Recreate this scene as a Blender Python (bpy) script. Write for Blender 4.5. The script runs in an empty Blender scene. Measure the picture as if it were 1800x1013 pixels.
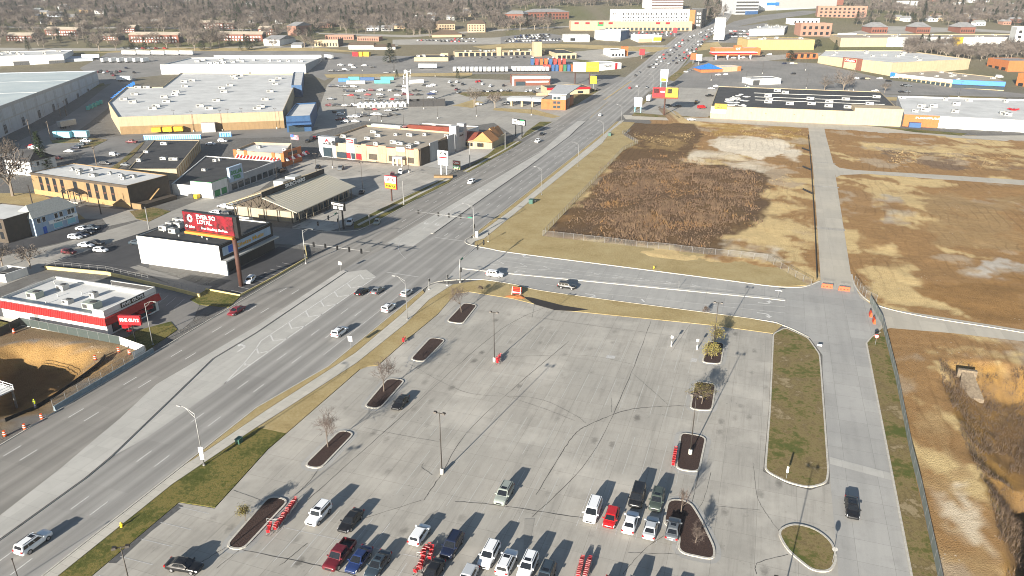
import bpy, bmesh, math, random
import numpy as np
from mathutils import Vector, Matrix
random.seed(7); R = math.radians
scn = bpy.context.scene
COL = scn.collection
# ------------------------------------------------------------------ camera
F_PX, CX, CY, PITCH, CAM_H = 1287.0, 900.0, 506.5, R(21.94), 70.0
cam = bpy.data.cameras.new('camera'); co = bpy.data.objects.new('camera', cam); COL.objects.link(co)
co.location = (0, 0, CAM_H); co.rotation_euler = (R(90) - PITCH, 0, 0)
cam.sensor_width = 36; cam.lens = F_PX / 1800 * 36; cam.clip_start = 1; cam.clip_end = 9000
scn.camera = co
# ------------------------------------------------------------------ sky, sun, exposure
SUN_EL = R(15.2); SHX, SHY = 0.461, 0.887            # shadows fall along (SHX, SHY)
w = bpy.data.worlds.new('World'); scn.world = w; w.use_nodes = True
nt = w.node_tree; bg = nt.nodes['Background']
sk = nt.nodes.new('ShaderNodeTexSky'); sk.sky_type = 'NISHITA'; sk.sun_disc = False
sk.sun_elevation = SUN_EL; sk.sun_rotation = math.atan2(-SHX, -SHY); sk.altitude = 300; sk.air_density = 1.0; sk.dust_density = 0.6
nt.links.new(sk.outputs[0], bg.inputs[0]); bg.inputs[1].default_value = 0.05
sl = bpy.data.lights.new('sun', 'SUN'); sl.energy = 5.0; sl.angle = R(0.5); sl.color = (1.0, 0.93, 0.82)
so = bpy.data.objects.new('sun', sl); COL.objects.link(so)
so.rotation_euler = Vector((SHX * math.cos(SUN_EL), SHY * math.cos(SUN_EL), -math.sin(SUN_EL))).to_track_quat('-Z', 'Y').to_euler()
so.location = (-60, -120, 120)
scn.view_settings.view_transform = 'Standard'; scn.view_settings.look = 'None'
scn.view_settings.exposure = 1.46; scn.view_settings.gamma = 1.0
scn.render.engine = 'CYCLES'; scn.cycles.filter_width = 1.0
# ------------------------------------------------------------------ geometry of the place
KN = [(-500, 0), (430, 0), (500, 1.5), (600, 6), (700, 12), (800, 19), (950, 30), (1100, 41), (1300, 54), (1600, 68), (2200, 86), (3200, 104)]
def hz(y):
 for (a, za), (b, zb) in zip(KN, KN[1:]):
  if y <= b: return za + (zb - za) * max(0, (y - a)) / (b - a)
 return KN[-1][1]
cP, sP = math.cos(PITCH), math.sin(PITCH)
def ray(px, py):
 x = (px - CX) / F_PX; y = -(py - CY) / F_PX
 return Vector((x, cP + y * sP, -sP + y * cP))
def W(px, py, z=None):
 """point of the terrain (or of the level z) seen at a pixel of the photograph"""
 d = ray(px, py)
 if z is not None:
  t = (z - CAM_H) / d.z; return Vector((d.x * t, d.y * t, z))
 s = d.z / d.y
 for (a, za), (b, zb) in zip(KN, KN[1:]):
  k = (zb - za) / (b - a); y = (CAM_H - za + k * a) / (k - s)
  if y <= b and y > 0: break
 return Vector((d.x * y / d.y, y, hz(y)))
TH = R(19.0); S, C = math.sin(TH), math.cos(TH)       # street grid: u along the avenue, v to its right
def UV(u, v, z=0.0): return Vector((u * S + v * C, u * C - v * S, z))
def toUV(p): return p[0] * S + p[1] * C, p[0] * C - p[1] * S
ANG_U = math.atan2(C, S)
def prj(p):
 dy, dz = p[1], p[2] - CAM_H
 c = dy * cP - dz * sP; q = dy * sP + dz * cP
 return CX + F_PX * p[0] / c, CY - F_PX * q / c
# ------------------------------------------------------------------ materials
MATS = {}
def _nodes(name):
 m = bpy.data.materials.new(name); m.use_nodes = True
 return m, m.node_tree, m.node_tree.nodes['Principled BSDF']
def mat(name, col, rough=0.7, metal=0.0, var=0.0, scale=1.0, spec=0.4, bump=0.0, col2=None, emit=None, world=True, detail=6, lo=.35, hi=.65):
 """procedural colour: two tones mixed by noise plus a fine grain"""
 if name in MATS: return MATS[name]
 m, t, b = _nodes(name); L = t.links.new; N = t.nodes.new
 b.inputs['Roughness'].default_value = rough; b.inputs['Metallic'].default_value = metal
 b.inputs['Specular IOR Level'].default_value = spec
 c = (*col, 1)
 if var or col2:
  g = N('ShaderNodeNewGeometry') if world else N('ShaderNodeTexCoord')
  src = g.outputs['Position'] if world else g.outputs['Object']
  n = N('ShaderNodeTexNoise'); n.inputs['Scale'].default_value = scale; n.inputs['Detail'].default_value = detail; n.inputs['Roughness'].default_value = .65
  L(src, n.inputs['Vector'])
  r = N('ShaderNodeValToRGB'); r.color_ramp.elements[0].position = lo; r.color_ramp.elements[1].position = hi
  c2 = (*col2, 1) if col2 else tuple(v * (1 - var) for v in col) + (1,)
  r.color_ramp.elements[0].color = c2; r.color_ramp.elements[1].color = c
  L(n.outputs[0], r.inputs[0])
  if 'wall' in name or 'brick' in name:   # rain streaks
   mp = N('ShaderNodeMapping'); mp.inputs['Scale'].default_value = (1.1, 1.1, .1); L(src, mp.inputs[0]); n2 = N('ShaderNodeTexNoise'); n2.inputs['Scale'].default_value = 1.0; n2.inputs['Detail'].default_value = 5; L(mp.outputs[0], n2.inputs['Vector'])
   mr = N('ShaderNodeMapRange'); mr.inputs[1].default_value = .45; mr.inputs[2].default_value = .75; mr.inputs[4].default_value = .45; L(n2.outputs[0], mr.inputs[0]); mx = N('ShaderNodeMix'); mx.data_type = 'RGBA'; L(mr.outputs[0], mx.inputs[0]); L(r.outputs[0], mx.inputs[6]); mx.inputs[7].default_value = tuple(v * .6 for v in col) + (1,); r = mx; L(mx.outputs[2], b.inputs['Base Color'])
  else: L(r.outputs[0], b.inputs['Base Color'])
  if bump:
   bp = N('ShaderNodeBump'); bp.inputs['Strength'].default_value = bump; bp.inputs['Distance'].default_value = .1
   L(n.outputs[0], bp.inputs['Height']); L(bp.outputs[0], b.inputs['Normal'])
 else: b.inputs['Base Color'].default_value = c
 if emit: b.inputs['Emission Color'].default_value = (*col, 1); b.inputs['Emission Strength'].default_value = emit
 MATS[name] = m; return m
class NT:
 """tiny helper for longer node chains"""
 def __init__(s, name):
  s.m, s.t, s.b = _nodes(name); MATS[name] = s.m
  s.pos = s.t.nodes.new('ShaderNodeNewGeometry').outputs['Position']
 def n(s, k, **kw):
  o = s.t.nodes.new('ShaderNode' + k)
  for a, v in kw.items():
   if a in o.inputs: o.inputs[a].default_value = v
   else: setattr(o, a, v)
  return o
 def l(s, a, b): s.t.links.new(a, b)
 def noise(s, scale, detail=5, vec=None, rough=.6):
  o = s.n('TexNoise', Scale=scale, Detail=detail, Roughness=rough); s.l(vec or s.pos, o.inputs['Vector']); return o.outputs[0]
 def ramp(s, f, stops):
  r = s.n('ValToRGB'); e = r.color_ramp.elements
  while len(e) < len(stops): e.new(.5)
  for k, (p, c) in enumerate(stops): e[k].position = p; e[k].color = (*c, 1) if len(c) == 3 else c
  s.l(f, r.inputs[0]); return r.outputs[0]
 def val(s, f, a, b, lo=0, hi=1):
  r = s.n('MapRange'); s.l(f, r.inputs[0])
  for k, v in zip((1, 2, 3, 4), (a, b, lo, hi)): r.inputs[k].default_value = v
  return r.outputs[0]
 def math(s, op, a, b=None):
  o = s.n('Math', operation=op)
  for k, v in enumerate((a, b)):
   if v is None: continue
   if isinstance(v, (int, float)): o.inputs[k].default_value = v
   else: s.l(v, o.inputs[k])
  return o.outputs[0]
 def mix(s, f, a, b, mode='MIX'):
  o = s.n('Mix', data_type='RGBA', blend_type=mode)
  for k, v in ((0, f), (6, a), (7, b)):
   if isinstance(v, (int, float)): o.inputs[k].default_value = v
   elif isinstance(v, tuple): o.inputs[k].default_value = (*v, 1)
   else: s.l(v, o.inputs[k])
  return o.outputs[2]
 def rot(s):
  """position turned into the street grid: x = v (across), y = u (along)"""
  o = s.n('VectorRotate', rotation_type='Z_AXIS', Angle=TH); s.l(s.pos, o.inputs['Vector']); return o.outputs[0]
 def sep(s, v): o = s.n('SeparateXYZ'); s.l(v, o.inputs[0]); return o.outputs
 def mapping(s, v, sc): o = s.n('Mapping'); s.l(v, o.inputs[0]); o.inputs['Scale'].default_value = sc; return o.outputs[0]
 def out(s, c, rough=.8, spec=.3, bump=None, bs=.3, bd=.05):
  s.l(c, s.b.inputs['Base Color']); s.b.inputs['Roughness'].default_value = rough; s.b.inputs['Specular IOR Level'].default_value = spec
  if bump is not None:
   o = s.n('Bump', Strength=bs, Distance=bd); s.l(bump, o.inputs['Height']); s.l(o.outputs[0], s.b.inputs['Normal'])
  return s.m
def concrete(name, c1, c2, joint=4.6, jw=.012, jd=.75, stain=.25, grain=.12, spots=0):
 k = NT(name); r = k.rot()
 big = k.noise(.045, 6); mid = k.noise(.5, 5); fine = k.noise(9, 3)
 col = k.mix(k.val(big, .35, .65), c1, c2)
 col = k.mix(k.val(mid, .52, .75, 0, stain), col, tuple(v * .55 for v in c1))
 st = k.noise(.35, 4, k.mapping(r, (1.6, .12, 1)))
 col = k.mix(k.val(st, .45, .7, 0, .22), col, tuple(v * .6 for v in c2))
 col = k.mix(k.val(fine, .3, .7, 0, grain), col, tuple(v * .5 for v in c1))
 if spots:
  vo = k.n('TexVoronoi', Scale=.36, Randomness=.75); k.l(k.mapping(r, (1, .55, 1)), vo.inputs['Vector']); vn = k.noise(2.2, 4); d = k.math('ADD', vo.outputs['Distance'], k.math('MULTIPLY', vn, .35))
  msk = k.math('MULTIPLY', k.val(d, .27, .44, spots, 0), k.val(k.noise(.05, 3), .42, .6))
  col = k.mix(msk, col, tuple(v * .22 for v in c1))
  v2 = k.n('TexVoronoi', Scale=.9, Randomness=1.0); k.l(r, v2.inputs['Vector']); d2 = k.math('ADD', v2.outputs['Distance'], k.math('MULTIPLY', vn, .3)); m2 = k.math('MULTIPLY', k.val(d2, .2, .32, .45, 0), k.val(k.noise(.09, 3), .5, .62)); col = k.mix(m2, col, tuple(v * .3 for v in c1))
  col = k.mix(k.val(k.noise(.10, 7, rough=.75), .5, .68, 0, .42), col, tuple(v * .6 for v in c1))
  s2 = k.noise(1.0, 5, k.mapping(r, (1.1, .06, 1)), .7); col = k.mix(k.val(s2, .5, .68, 0, .4), col, tuple(v * .52 for v in c1)); col = k.mix(k.val(k.noise(.06, 5), .52, .66, 0, .5), col, tuple(min(1, v * 1.3) for v in c1))
 if joint:
  b = k.n('TexBrick', Scale=1.0, offset=0.0); b.inputs['Brick Width'].default_value = joint; b.inputs['Row Height'].default_value = joint
  b.inputs['Mortar Size'].default_value = jw; b.inputs['Mortar Smooth'].default_value = .3
  k.l(r, b.inputs['Vector'])
  pn = k.n('TexBrick', Scale=1.0, offset=0.0); pn.inputs['Brick Width'].default_value = joint; pn.inputs['Row Height'].default_value = joint; pn.inputs['Mortar Size'].default_value = 0
  pn.inputs['Color1'].default_value = (.9, .9, .9, 1); pn.inputs['Color2'].default_value = (1.05, 1.05, 1.05, 1); k.l(r, pn.inputs['Vector'])
  col = k.mix(.7, col, pn.outputs[0], 'MULTIPLY')
  col = k.mix(k.math('MULTIPLY', b.outputs['Fac'], jd), col, tuple(v * .35 for v in c1))
 return k.out(col, .85, .25, fine, .15, .02)
def road_mat(name, c1, c2, streak=.5):
 k = NT(name); r = k.rot(); v = k.sep(r)[0]
 ph = k.math('MULTIPLY', k.math('ADD', v, 89.35), 2 * math.pi / 3.67)
 cs = k.math('COSINE', ph); cs2 = k.math('COSINE', k.math('MULTIPLY', ph, 2))
 band = k.val(k.math('ADD', k.math('MULTIPLY', cs, -.7), k.math('MULTIPLY', cs2, -.3)), -1, 1)
 nz = k.noise(1.0, 5, k.mapping(r, (.5, .016, 1)))
 band = k.math('MULTIPLY', band, k.val(nz, .3, .65, .25, 1))
 big = k.noise(.06, 6); fine = k.noise(7, 3); st = k.noise(1.0, 5, k.mapping(r, (2.2, .03, 1)))
 col = k.mix(k.val(big, .35, .65), c1, c2)
 col = k.mix(k.math('MULTIPLY', band, streak), col, tuple(q * .42 for q in c1))
 col = k.mix(k.val(st, .5, .7, 0, .3), col, tuple(q * .6 for q in c1))
 b = k.n('TexBrick', Scale=1.0, offset=0.0); b.inputs['Brick Width'].default_value = 3.67; b.inputs['Row Height'].default_value = 6.1
 b.inputs['Mortar Size'].default_value = .012; b.inputs['Mortar Smooth'].default_value = .2; k.l(r, b.inputs['Vector'])
 b.inputs['Color1'].default_value = (.86, .86, .86, 1); b.inputs['Color2'].default_value = (1.06, 1.06, 1.06, 1); b.inputs['Mortar'].default_value = (.55, .55, .55, 1)
 col = k.mix(.55, col, b.outputs[0], 'MULTIPLY')
 col = k.mix(k.val(fine, .3, .7, 0, .15), col, tuple(q * .5 for q in c1))
 return k.out(col, .8, .3, fine, .12, .02)
def grass_mat(name, stops, s1=.12, s2=1.6):
 k = NT(name); a = k.noise(s1, 6, rough=.7); b_ = k.noise(s2, 6, rough=.75); f = k.noise(14, 4)
 x = k.math('ADD', k.math('MULTIPLY', a, .6), k.math('MULTIPLY', b_, .4))
 col = k.ramp(x, stops)
 col = k.mix(k.val(f, .35, .7, 0, .55), col, tuple(q * .45 for q in stops[0][1]))
 return k.out(col, .95, .1, f, .8, .12)
def paint_mat(name):
 m, t, b = _nodes(name); o = t.nodes.new('ShaderNodeObjectInfo'); t.links.new(o.outputs['Color'], b.inputs['Base Color'])
 b.inputs['Roughness'].default_value = .32; b.inputs['Coat Weight'].default_value = .25; b.inputs['Coat Roughness'].default_value = .08
 g = t.nodes.new('ShaderNodeTexNoise'); g.inputs['Scale'].default_value = 3; mr = t.nodes.new('ShaderNodeMapRange')
 mr.inputs[3].default_value = .25; mr.inputs[4].default_value = .45; t.links.new(g.outputs[0], mr.inputs[0]); t.links.new(mr.outputs[0], b.inputs['Roughness'])
 MATS[name] = m; return m
def objcol_mat(name, rough=.8, var=.3, scale=1.5):
 """colour of the object, broken up by noise"""
 k = NT(name); o = k.n('ObjectInfo'); n = k.noise(scale, 5)
 c = k.mix(k.val(n, .35, .7, 0, var), o.outputs['Color'], (0.02, .018, .015))
 return k.out(c, rough, .3)
# ------------------------------------------------------------------ mesh helpers
class MB:
 def __init__(s): s.v = []; s.f = []; s.mi = []; s.cur = 0
 def add(s, vs, fs):
  o = len(s.v); s.v += [tuple(q) for q in vs]; s.f += [tuple(i + o for i in f) for f in fs]; s.mi += [s.cur] * len(fs); return s
 def box(s, x0, x1, y0, y1, z0, z1):
  return s.add([(x0, y0, z0), (x1, y0, z0), (x1, y1, z0), (x0, y1, z0), (x0, y0, z1), (x1, y0, z1), (x1, y1, z1), (x0, y1, z1)],
                     [(0, 3, 2, 1), (4, 5, 6, 7), (0, 1, 5, 4), (1, 2, 6, 5), (2, 3, 7, 6), (3, 0, 4, 7)])
 def hexa(s, b, t):
  return s.add(list(b) + list(t), [(0, 3, 2, 1), (4, 5, 6, 7), (0, 1, 5, 4), (1, 2, 6, 5), (2, 3, 7, 6), (3, 0, 4, 7)])
 def prism(s, poly, z0, z1, bot=True):
  n = len(poly)
  vs = [(p[0], p[1], z0) for p in poly] + [(p[0], p[1], z1) for p in poly]
  fs = [(i, (i + 1) % n, n + (i + 1) % n, n + i) for i in range(n)] + [tuple(range(n, 2 * n))]
  if bot: fs.append(tuple(range(n - 1, -1, -1)))
  return s.add(vs, fs)
 def tube(s, pts, rads, n=6, cap=True):
  pts = [Vector(p) for p in pts]; m = len(pts)
  if not hasattr(rads, '__len__'): rads = [rads] * m
  vs = []; prev = None
  for i, p in enumerate(pts):
   d = (pts[min(i + 1, m - 1)] - pts[max(i - 1, 0)]).normalized()
   a = Vector((0, 0, 1)) if abs(d.z) < .95 else Vector((1, 0, 0))
   x = d.cross(a).normalized(); y = d.cross(x).normalized()
   for k in range(n):
    t = 2 * math.pi * k / n; vs.append(p + (x * math.cos(t) + y * math.sin(t)) * rads[i])
  fs = [(i * n + k, i * n + (k + 1) % n, (i + 1) * n + (k + 1) % n, (i + 1) * n + k) for i in range(m - 1) for k in range(n)]
  if cap: fs += [tuple(range(n)), tuple(range((m - 1) * n, m * n))]
  return s.add(vs, fs)
 def cyl(s, x, y, z0, z1, r, r2=None, n=12): return s.tube([(x, y, z0), (x, y, z1)], [r, r if r2 is None else r2], n)
 def disc_x(s, x, y, z, r, w, n=14):   # wheel-like, axis along y
  return s.tube([(x, y - w / 2, z), (x, y + w / 2, z)], r, n)
 def mesh(s, name, mats, smooth=False):
  me = bpy.data.meshes.new(name); me.from_pydata(s.v, [], s.f)
  bm = bmesh.new(); bm.from_mesh(me); bmesh.ops.recalc_face_normals(bm, faces=bm.faces[:]); bm.to_mesh(me); bm.free()
  mats = mats if isinstance(mats, (list, tuple)) else [mats]
  for m in mats: me.materials.append(m)
  if len(mats) > 1: me.polygons.foreach_set('material_index', s.mi)
  if smooth: me.polygons.foreach_set('use_smooth', [True] * len(me.polygons))
  return me
 def build(s, name, m, parent=None, smooth=False, loc=None, rot=0):
  return link(name, s.mesh(name, m, smooth), parent, loc, rot)
def link(name, me, parent=None, loc=None, rot=0):
 o = bpy.data.objects.new(name, me); COL.objects.link(o)
 if parent: o.parent = parent
 if loc is not None: o.location = loc
 if rot: o.rotation_euler = (0, 0, rot)
 return o
def tag(o, label=None, cat=None, group=None, kind=None):
 if label: o['label'] = label
 if cat: o['category'] = cat
 if group: o['group'] = group
 if kind: o['kind'] = kind
 return o
def empty(name, loc, rot=0, label=None, cat=None, group=None):
 o = bpy.data.objects.new(name, None); COL.objects.link(o); o.empty_display_size = .5
 o.location = loc; o.rotation_euler = (0, 0, rot); tag(o, label, cat, group); return o
KIDS = {}
def copy_tree(o, parent=None):
 c = o.copy(); COL.objects.link(c); c.parent = parent
 for ch in list(o.children): copy_tree(ch, c)
 return c
def drape(poly, dz):
 """polygon (world xy points) laid on the terrain, cut where its slope changes"""
 bm = bmesh.new(); vs = [bm.verts.new((p[0], p[1], 0)) for p in poly]; f = bm.faces.new(vs)
 if f.normal.z == 0: f.normal_update()
 bmesh.ops.triangulate(bm, faces=bm.faces[:])
 ys = [p[1] for p in poly]
 for k, _ in KN[1:]:
  if min(ys) < k < max(ys):
   bmesh.ops.bisect_plane(bm, geom=bm.verts[:] + bm.edges[:] + bm.faces[:], plane_co=(0, k, 0), plane_no=(0, 1, 0))
 for v in bm.verts: v.co.z = hz(v.co.y) + dz
 bm.normal_update()
 for f in bm.faces:
  if f.normal.z < 0: f.normal_flip()
 return bm
def sheet(name, poly, dz, m, parent=None, kind='structure'):
 bm = drape(poly, dz); me = bpy.data.meshes.new(name); bm.to_mesh(me); bm.free(); me.materials.append(m)
 o = link(name, me, parent)
 if kind and not parent: o['kind'] = kind
 return o
def PX(l): return [W(*q) for q in l]
def UVs(l): return [UV(*q) for q in l]
def rounded(poly, r, n=4):
 """round the corners of a world polygon"""
 out = []; m = len(poly); poly = [Vector((p[0], p[1], 0)) for p in poly]
 for i in range(m):
  p, a, b = poly[i], poly[i - 1], poly[(i + 1) % m]
  da, db = (a - p), (b - p); t = min(r, da.length * .48, db.length * .48)
  p0, p1 = p + da.normalized() * t, p + db.normalized() * t
  for k in range(n + 1):
   s = k / n; out.append(p0 * (1 - s) ** 2 + p * 2 * s * (1 - s) + p1 * s * s)
 return out
def smooth_line(pts, n=5):
 pts = [Vector((p[0], p[1], 0)) for p in pts]; out = []
 for i in range(len(pts) - 1):
  p0, p1, p2, p3 = pts[max(i - 1, 0)], pts[i], pts[i + 1], pts[min(i + 2, len(pts) - 1)]
  for k in range(n):
   t = k / n
   out.append(.5 * ((2 * p1) + (p2 - p0) * t + (2 * p0 - 5 * p1 + 4 * p2 - p3) * t * t + (3 * p1 - p0 - 3 * p2 + p3) * t ** 3))
 return out + [pts[-1]]
def offset_line(pts, d, closed=False):
 out = []; n = len(pts)
 for i, p in enumerate(pts):
  a = pts[i - 1] if (i or closed) else p
  b = pts[(i + 1) % n] if (i < n - 1 or closed) else p
  t = Vector((b[0] - a[0], b[1] - a[1], 0))
  if t.length < 1e-6: t = Vector((1, 0, 0))
  t.normalize(); out.append(Vector((p[0] - t.y * d, p[1] + t.x * d, 0)))
 return out
def strip(mb, pts, wd, dz, closed=False):
 """flat ribbon of width wd following pts on the ground"""
 a, b = offset_line(pts, wd / 2, closed), offset_line(pts, -wd / 2, closed); n = len(pts)
 vs = [(p[0], p[1], hz(p[1]) + dz) for p in a] + [(p[0], p[1], hz(p[1]) + dz) for p in b]
 m = n if closed else n - 1
 return mb.add(vs, [(i, n + i, n + (i + 1) % n, (i + 1) % n) for i in range(m)])
def kerb(pts, closed=False, wd=.22, h=.15, m=None, parent=None, name='kerb'):
 a, b = offset_line(pts, wd / 2, closed), offset_line(pts, -wd / 2, closed); n = len(pts); mb = MB()
 vs = []
 for p in a: vs.append((p[0], p[1], hz(p[1]) - .05))
 for p in a: vs.append((p[0], p[1], hz(p[1]) + h))
 for p in b: vs.append((p[0], p[1], hz(p[1]) + h))
 for p in b: vs.append((p[0], p[1], hz(p[1]) - .05))
 q = n if closed else n - 1
 fs = [(r * n + i, r * n + (i + 1) % n, (r + 1) * n + (i + 1) % n, (r + 1) * n + i) for r in range(3) for i in range(q)]
 mb.add(vs, fs); o = mb.build(name, m or MATS['kerb'], parent)
 if not parent: o['kind'] = 'structure'
 return o
FONT_CACHE = {}
def text_mesh(txt, size, depth=.03, bold=.0):
 key = (txt, round(size, 3), bold)
 if key in FONT_CACHE: return FONT_CACHE[key].copy()
 cu = bpy.data.curves.new('t', 'FONT'); cu.body = txt; cu.size = size; cu.extrude = depth; cu.offset = bold * size
 cu.align_x = 'CENTER'; cu.align_y = 'CENTER'; cu.resolution_u = 2
 o = bpy.data.objects.new('t', cu); me = bpy.data.meshes.new_from_object(o)
 bpy.data.objects.remove(o); FONT_CACHE[key] = me; return me
def lettering(txt, parent, loc, rot, size, m, wide=None, bold=.02, name='lettering', depth=.03):
 """raised letters; rot = euler of the text plane, wide = total width in metres"""
 me = text_mesh(txt, size, depth, bold); me = me.copy(); me.materials.clear(); me.materials.append(m)
 o = link(name, me, parent); o.location = loc; o.rotation_euler = rot
 if wide:
  xs = [v.co.x for v in me.vertices]; o.scale = (wide / max(1e-3, max(xs) - min(xs)), 1, 1)
 return o
# ================================================================== materials of the setting
concrete('lot_concrete', (.41, .385, .34), (.345, .328, .292), joint=5.5, jw=.022, jd=.7, spots=.75)
concrete('pale_concrete', (.465, .45, .415), (.40, .39, .36), joint=3.0, stain=.25)
concrete('walk_concrete', (.50, .47, .41), (.43, .41, .36), joint=1.5, jw=.02, stain=.12)
concrete('drive_concrete', (.47, .43, .355), (.41, .38, .325), joint=5.5, stain=.18)
concrete('old_concrete', (.37, .35, .31), (.30, .285, .255), joint=4.0, stain=.35)
concrete('lot_asphalt', (.235, .225, .21), (.175, .17, .16), joint=0, stain=.4)
concrete('dark_asphalt', (.075, .075, .078), (.05, .05, .053), joint=0, stain=.4)
road_mat('road_concrete', (.345, .333, .31), (.29, .28, .262), .8)
road_mat('road_worn', (.31, .293, .265), (.255, .241, .218), .75)
concrete('access_concrete', (.39, .38, .355), (.31, .305, .29), joint=4.6, jw=.02, stain=.3)
mat('kerb', (.52, .49, .43), .85, var=.3, scale=2.5, bump=.1)
mat('white_marking', (.66, .65, .62), .7, var=.35, scale=3)
mat('faded_marking', (.55, .54, .52), .8, var=.4, scale=6)
mat('yellow_marking', (.62, .40, .06), .7, var=.3, scale=5)
mat('sealant', (.085, .08, .073), .7, var=.4, scale=3)
mat('patch_asphalt', (.10, .10, .10), .9, var=.35, scale=1.5)
mat('mulch', (.060, .032, .024), .95, col2=(.022, .012, .010), scale=6, bump=.9)
grass_mat('dry_grass', [(.30, (.25, .185, .085)), (.46, (.40, .31, .15)), (.6, (.48, .39, .21)), (.78, (.31, .26, .11))])
grass_mat('mixed_grass', [(.41, (.095, .115, .03)), (.46, (.16, .14, .05)), (.50, (.27, .205, .10)), (.545, (.17, .125, .06)), (.60, (.36, .285, .175))], .11, .8)
grass_mat('green_grass', [(.42, (.075, .088, .02)), (.48, (.125, .125, .035)), (.53, (.24, .19, .065)), (.60, (.09, .105, .022))])
mat('soil', (.16, .09, .04), .95, col2=(.09, .05, .022), scale=1.2, bump=.6)
# ------------------------------------------------------------------ ground sheet with pits, gully and bare fields
def _hash(ix, iy, s):
 h = (ix * 374761393 + iy * 668265263 + s * 974634721) & 0x7fffffff
 h = ((h ^ (h >> 13)) * 1274126177) & 0x7fffffff
 return ((h ^ (h >> 16)) & 0xffff) / 65535.0
def vnoise(x, y, sc, seed=0, octv=4):
 out = np.zeros_like(x); amp = 1; tot = 0
 for o in range(octv):
  xs, ys = x / sc, y / sc; ix, iy = np.floor(xs).astype(np.int64), np.floor(ys).astype(np.int64)
  fx, fy = xs - ix, ys - iy; fx = fx * fx * (3 - 2 * fx); fy = fy * fy * (3 - 2 * fy)
  a, b, c, d = _hash(ix, iy, seed + o), _hash(ix + 1, iy, seed + o), _hash(ix, iy + 1, seed + o), _hash(ix + 1, iy + 1, seed + o)
  out += amp * ((a * (1 - fx) + b * fx) * (1 - fy) + (c * (1 - fx) + d * fx) * fy); tot += amp; amp *= .55; sc *= .5
 return out / tot
def inpoly(x, y, poly):
 r = np.zeros(x.shape, bool); n = len(poly)
 for i in range(n):
  x0, y0 = poly[i][0], poly[i][1]; x1, y1 = poly[i - 1][0], poly[i - 1][1]
  c = ((y0 > y) != (y1 > y)); t = (x1 - x0) * (y - y0) / ((y1 - y0) if y1 != y0 else 1e-9) + x0
  r ^= c & (x < t)
 return r
def edist(x, y, poly, closed=True):
 d = np.full(x.shape, 1e9); n = len(poly)
 for i in range(0 if closed else 1, n):
  ax, ay = poly[i - 1][0], poly[i - 1][1]; bx, by = poly[i][0], poly[i][1]
  l2 = (bx - ax) ** 2 + (by - ay) ** 2 + 1e-9
  t = np.clip(((x - ax) * (bx - ax) + (y - ay) * (by - ay)) / l2, 0, 1)
  d = np.minimum(d, np.hypot(x - ax - t * (bx - ax), y - ay - t * (by - ay)))
 return d
PIT = PX([(-60, 640), (0, 606), (50, 597), (120, 600), (182, 612), (176, 640), (150, 662), (105, 690), (75, 708), (0, 742), (-60, 775)])
GUL = PX([(1652, 632), (1655, 668), (1672, 705), (1690, 760), (1712, 815), (1738, 870), (1752, 925), (1762, 975), (1772, 1035), (2050, 1035), (2050, 700), (1760, 640)])
xs = np.concatenate([np.array([-3600, -2600, -1800, -1200, -800, -500, -330, -250, -200]), np.arange(-170, -95, 1.3), np.arange(-95, 20, 5.0), np.arange(20, 255, 1.15), np.array([262, 280, 320, 420, 600, 900, 1400, 2200, 3400])])
ys = np.concatenate([np.array([-120, 0, 40]), np.arange(55, 205, 1.15), np.arange(205, 432, 2.0), np.array([432.0]), np.array([k for k, _ in KN[2:]])]); ys = np.unique(np.sort(np.append(ys, 430.0)))
GX, GY = np.meshgrid(xs, ys)
gu, gv = GX * S + GY * C, GX * C - GY * S
GZ = np.interp(GY, [k for k, _ in KN], [z for _, z in KN])
dirt = (((gv > 26) & (gu < 196)) | ((gv > -64) & (gu >= 186))) & (gu < 448)
gpit = inpoly(GX, GY, PIT); dpit = edist(GX, GY, PIT)
GZ = np.where(gpit, GZ - np.clip(dpit * .75 - .4 + 2.6 * (vnoise(GX, GY, 4, 3) - .5), 0, 3.9 + .8 * (vnoise(GX, GY, 3, 4) - .5)), GZ)
ggul = inpoly(GX, GY, GUL); dgul = edist(GX, GY, GUL)
GZ = np.where(ggul, GZ - np.clip(dgul * np.where(GY < 96, 1.1, .55) + 2.2 * (vnoise(GX, GY, 6, 5) - .5), 0, np.where(GY < 96, 8.5, 4.2)), GZ)
rough = np.clip(edist(GX, GY, UVs([(30, 26), (196, 26), (196, -64), (448, -64)]), False) / 6, 0, 1)
GZ += np.where(dirt, rough * (1.1 * (vnoise(GX, GY, 22, 9) - .5) + .35 * (vnoise(GX, GY, 4, 2) - .5)), 0)
clear = edist(GX, GY, PX([(1441, 500), (1437, 400), (1430, 300), (1425, 215)]), False)  # keep the drives level
for line in (UVs([(190, 23), (450, 26)]), PX([(1470, 300), (1500, 302), (1675, 313), (1810, 322)]), PX([(1540, 560), (1675, 576), (1810, 590)]), PX([(1235, 213), (1430, 221), (1810, 244)]), UVs([(189, -64), (189, 20)]), UVs([(200, -62), (440, -64)]), UVs([(30, 24), (190, 24)])):
 dd = edist(GX, GY, line, False); k = np.clip((dd - 7) / 6, 0, 1); base = np.interp(GY, [q for q, _ in KN], [z for _, z in KN])
 GZ = np.where(dirt, base + (GZ - base) * k, GZ)
GZ -= np.where(~gpit & ~ggul & (GY < 460), .02, 0.02)
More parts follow.
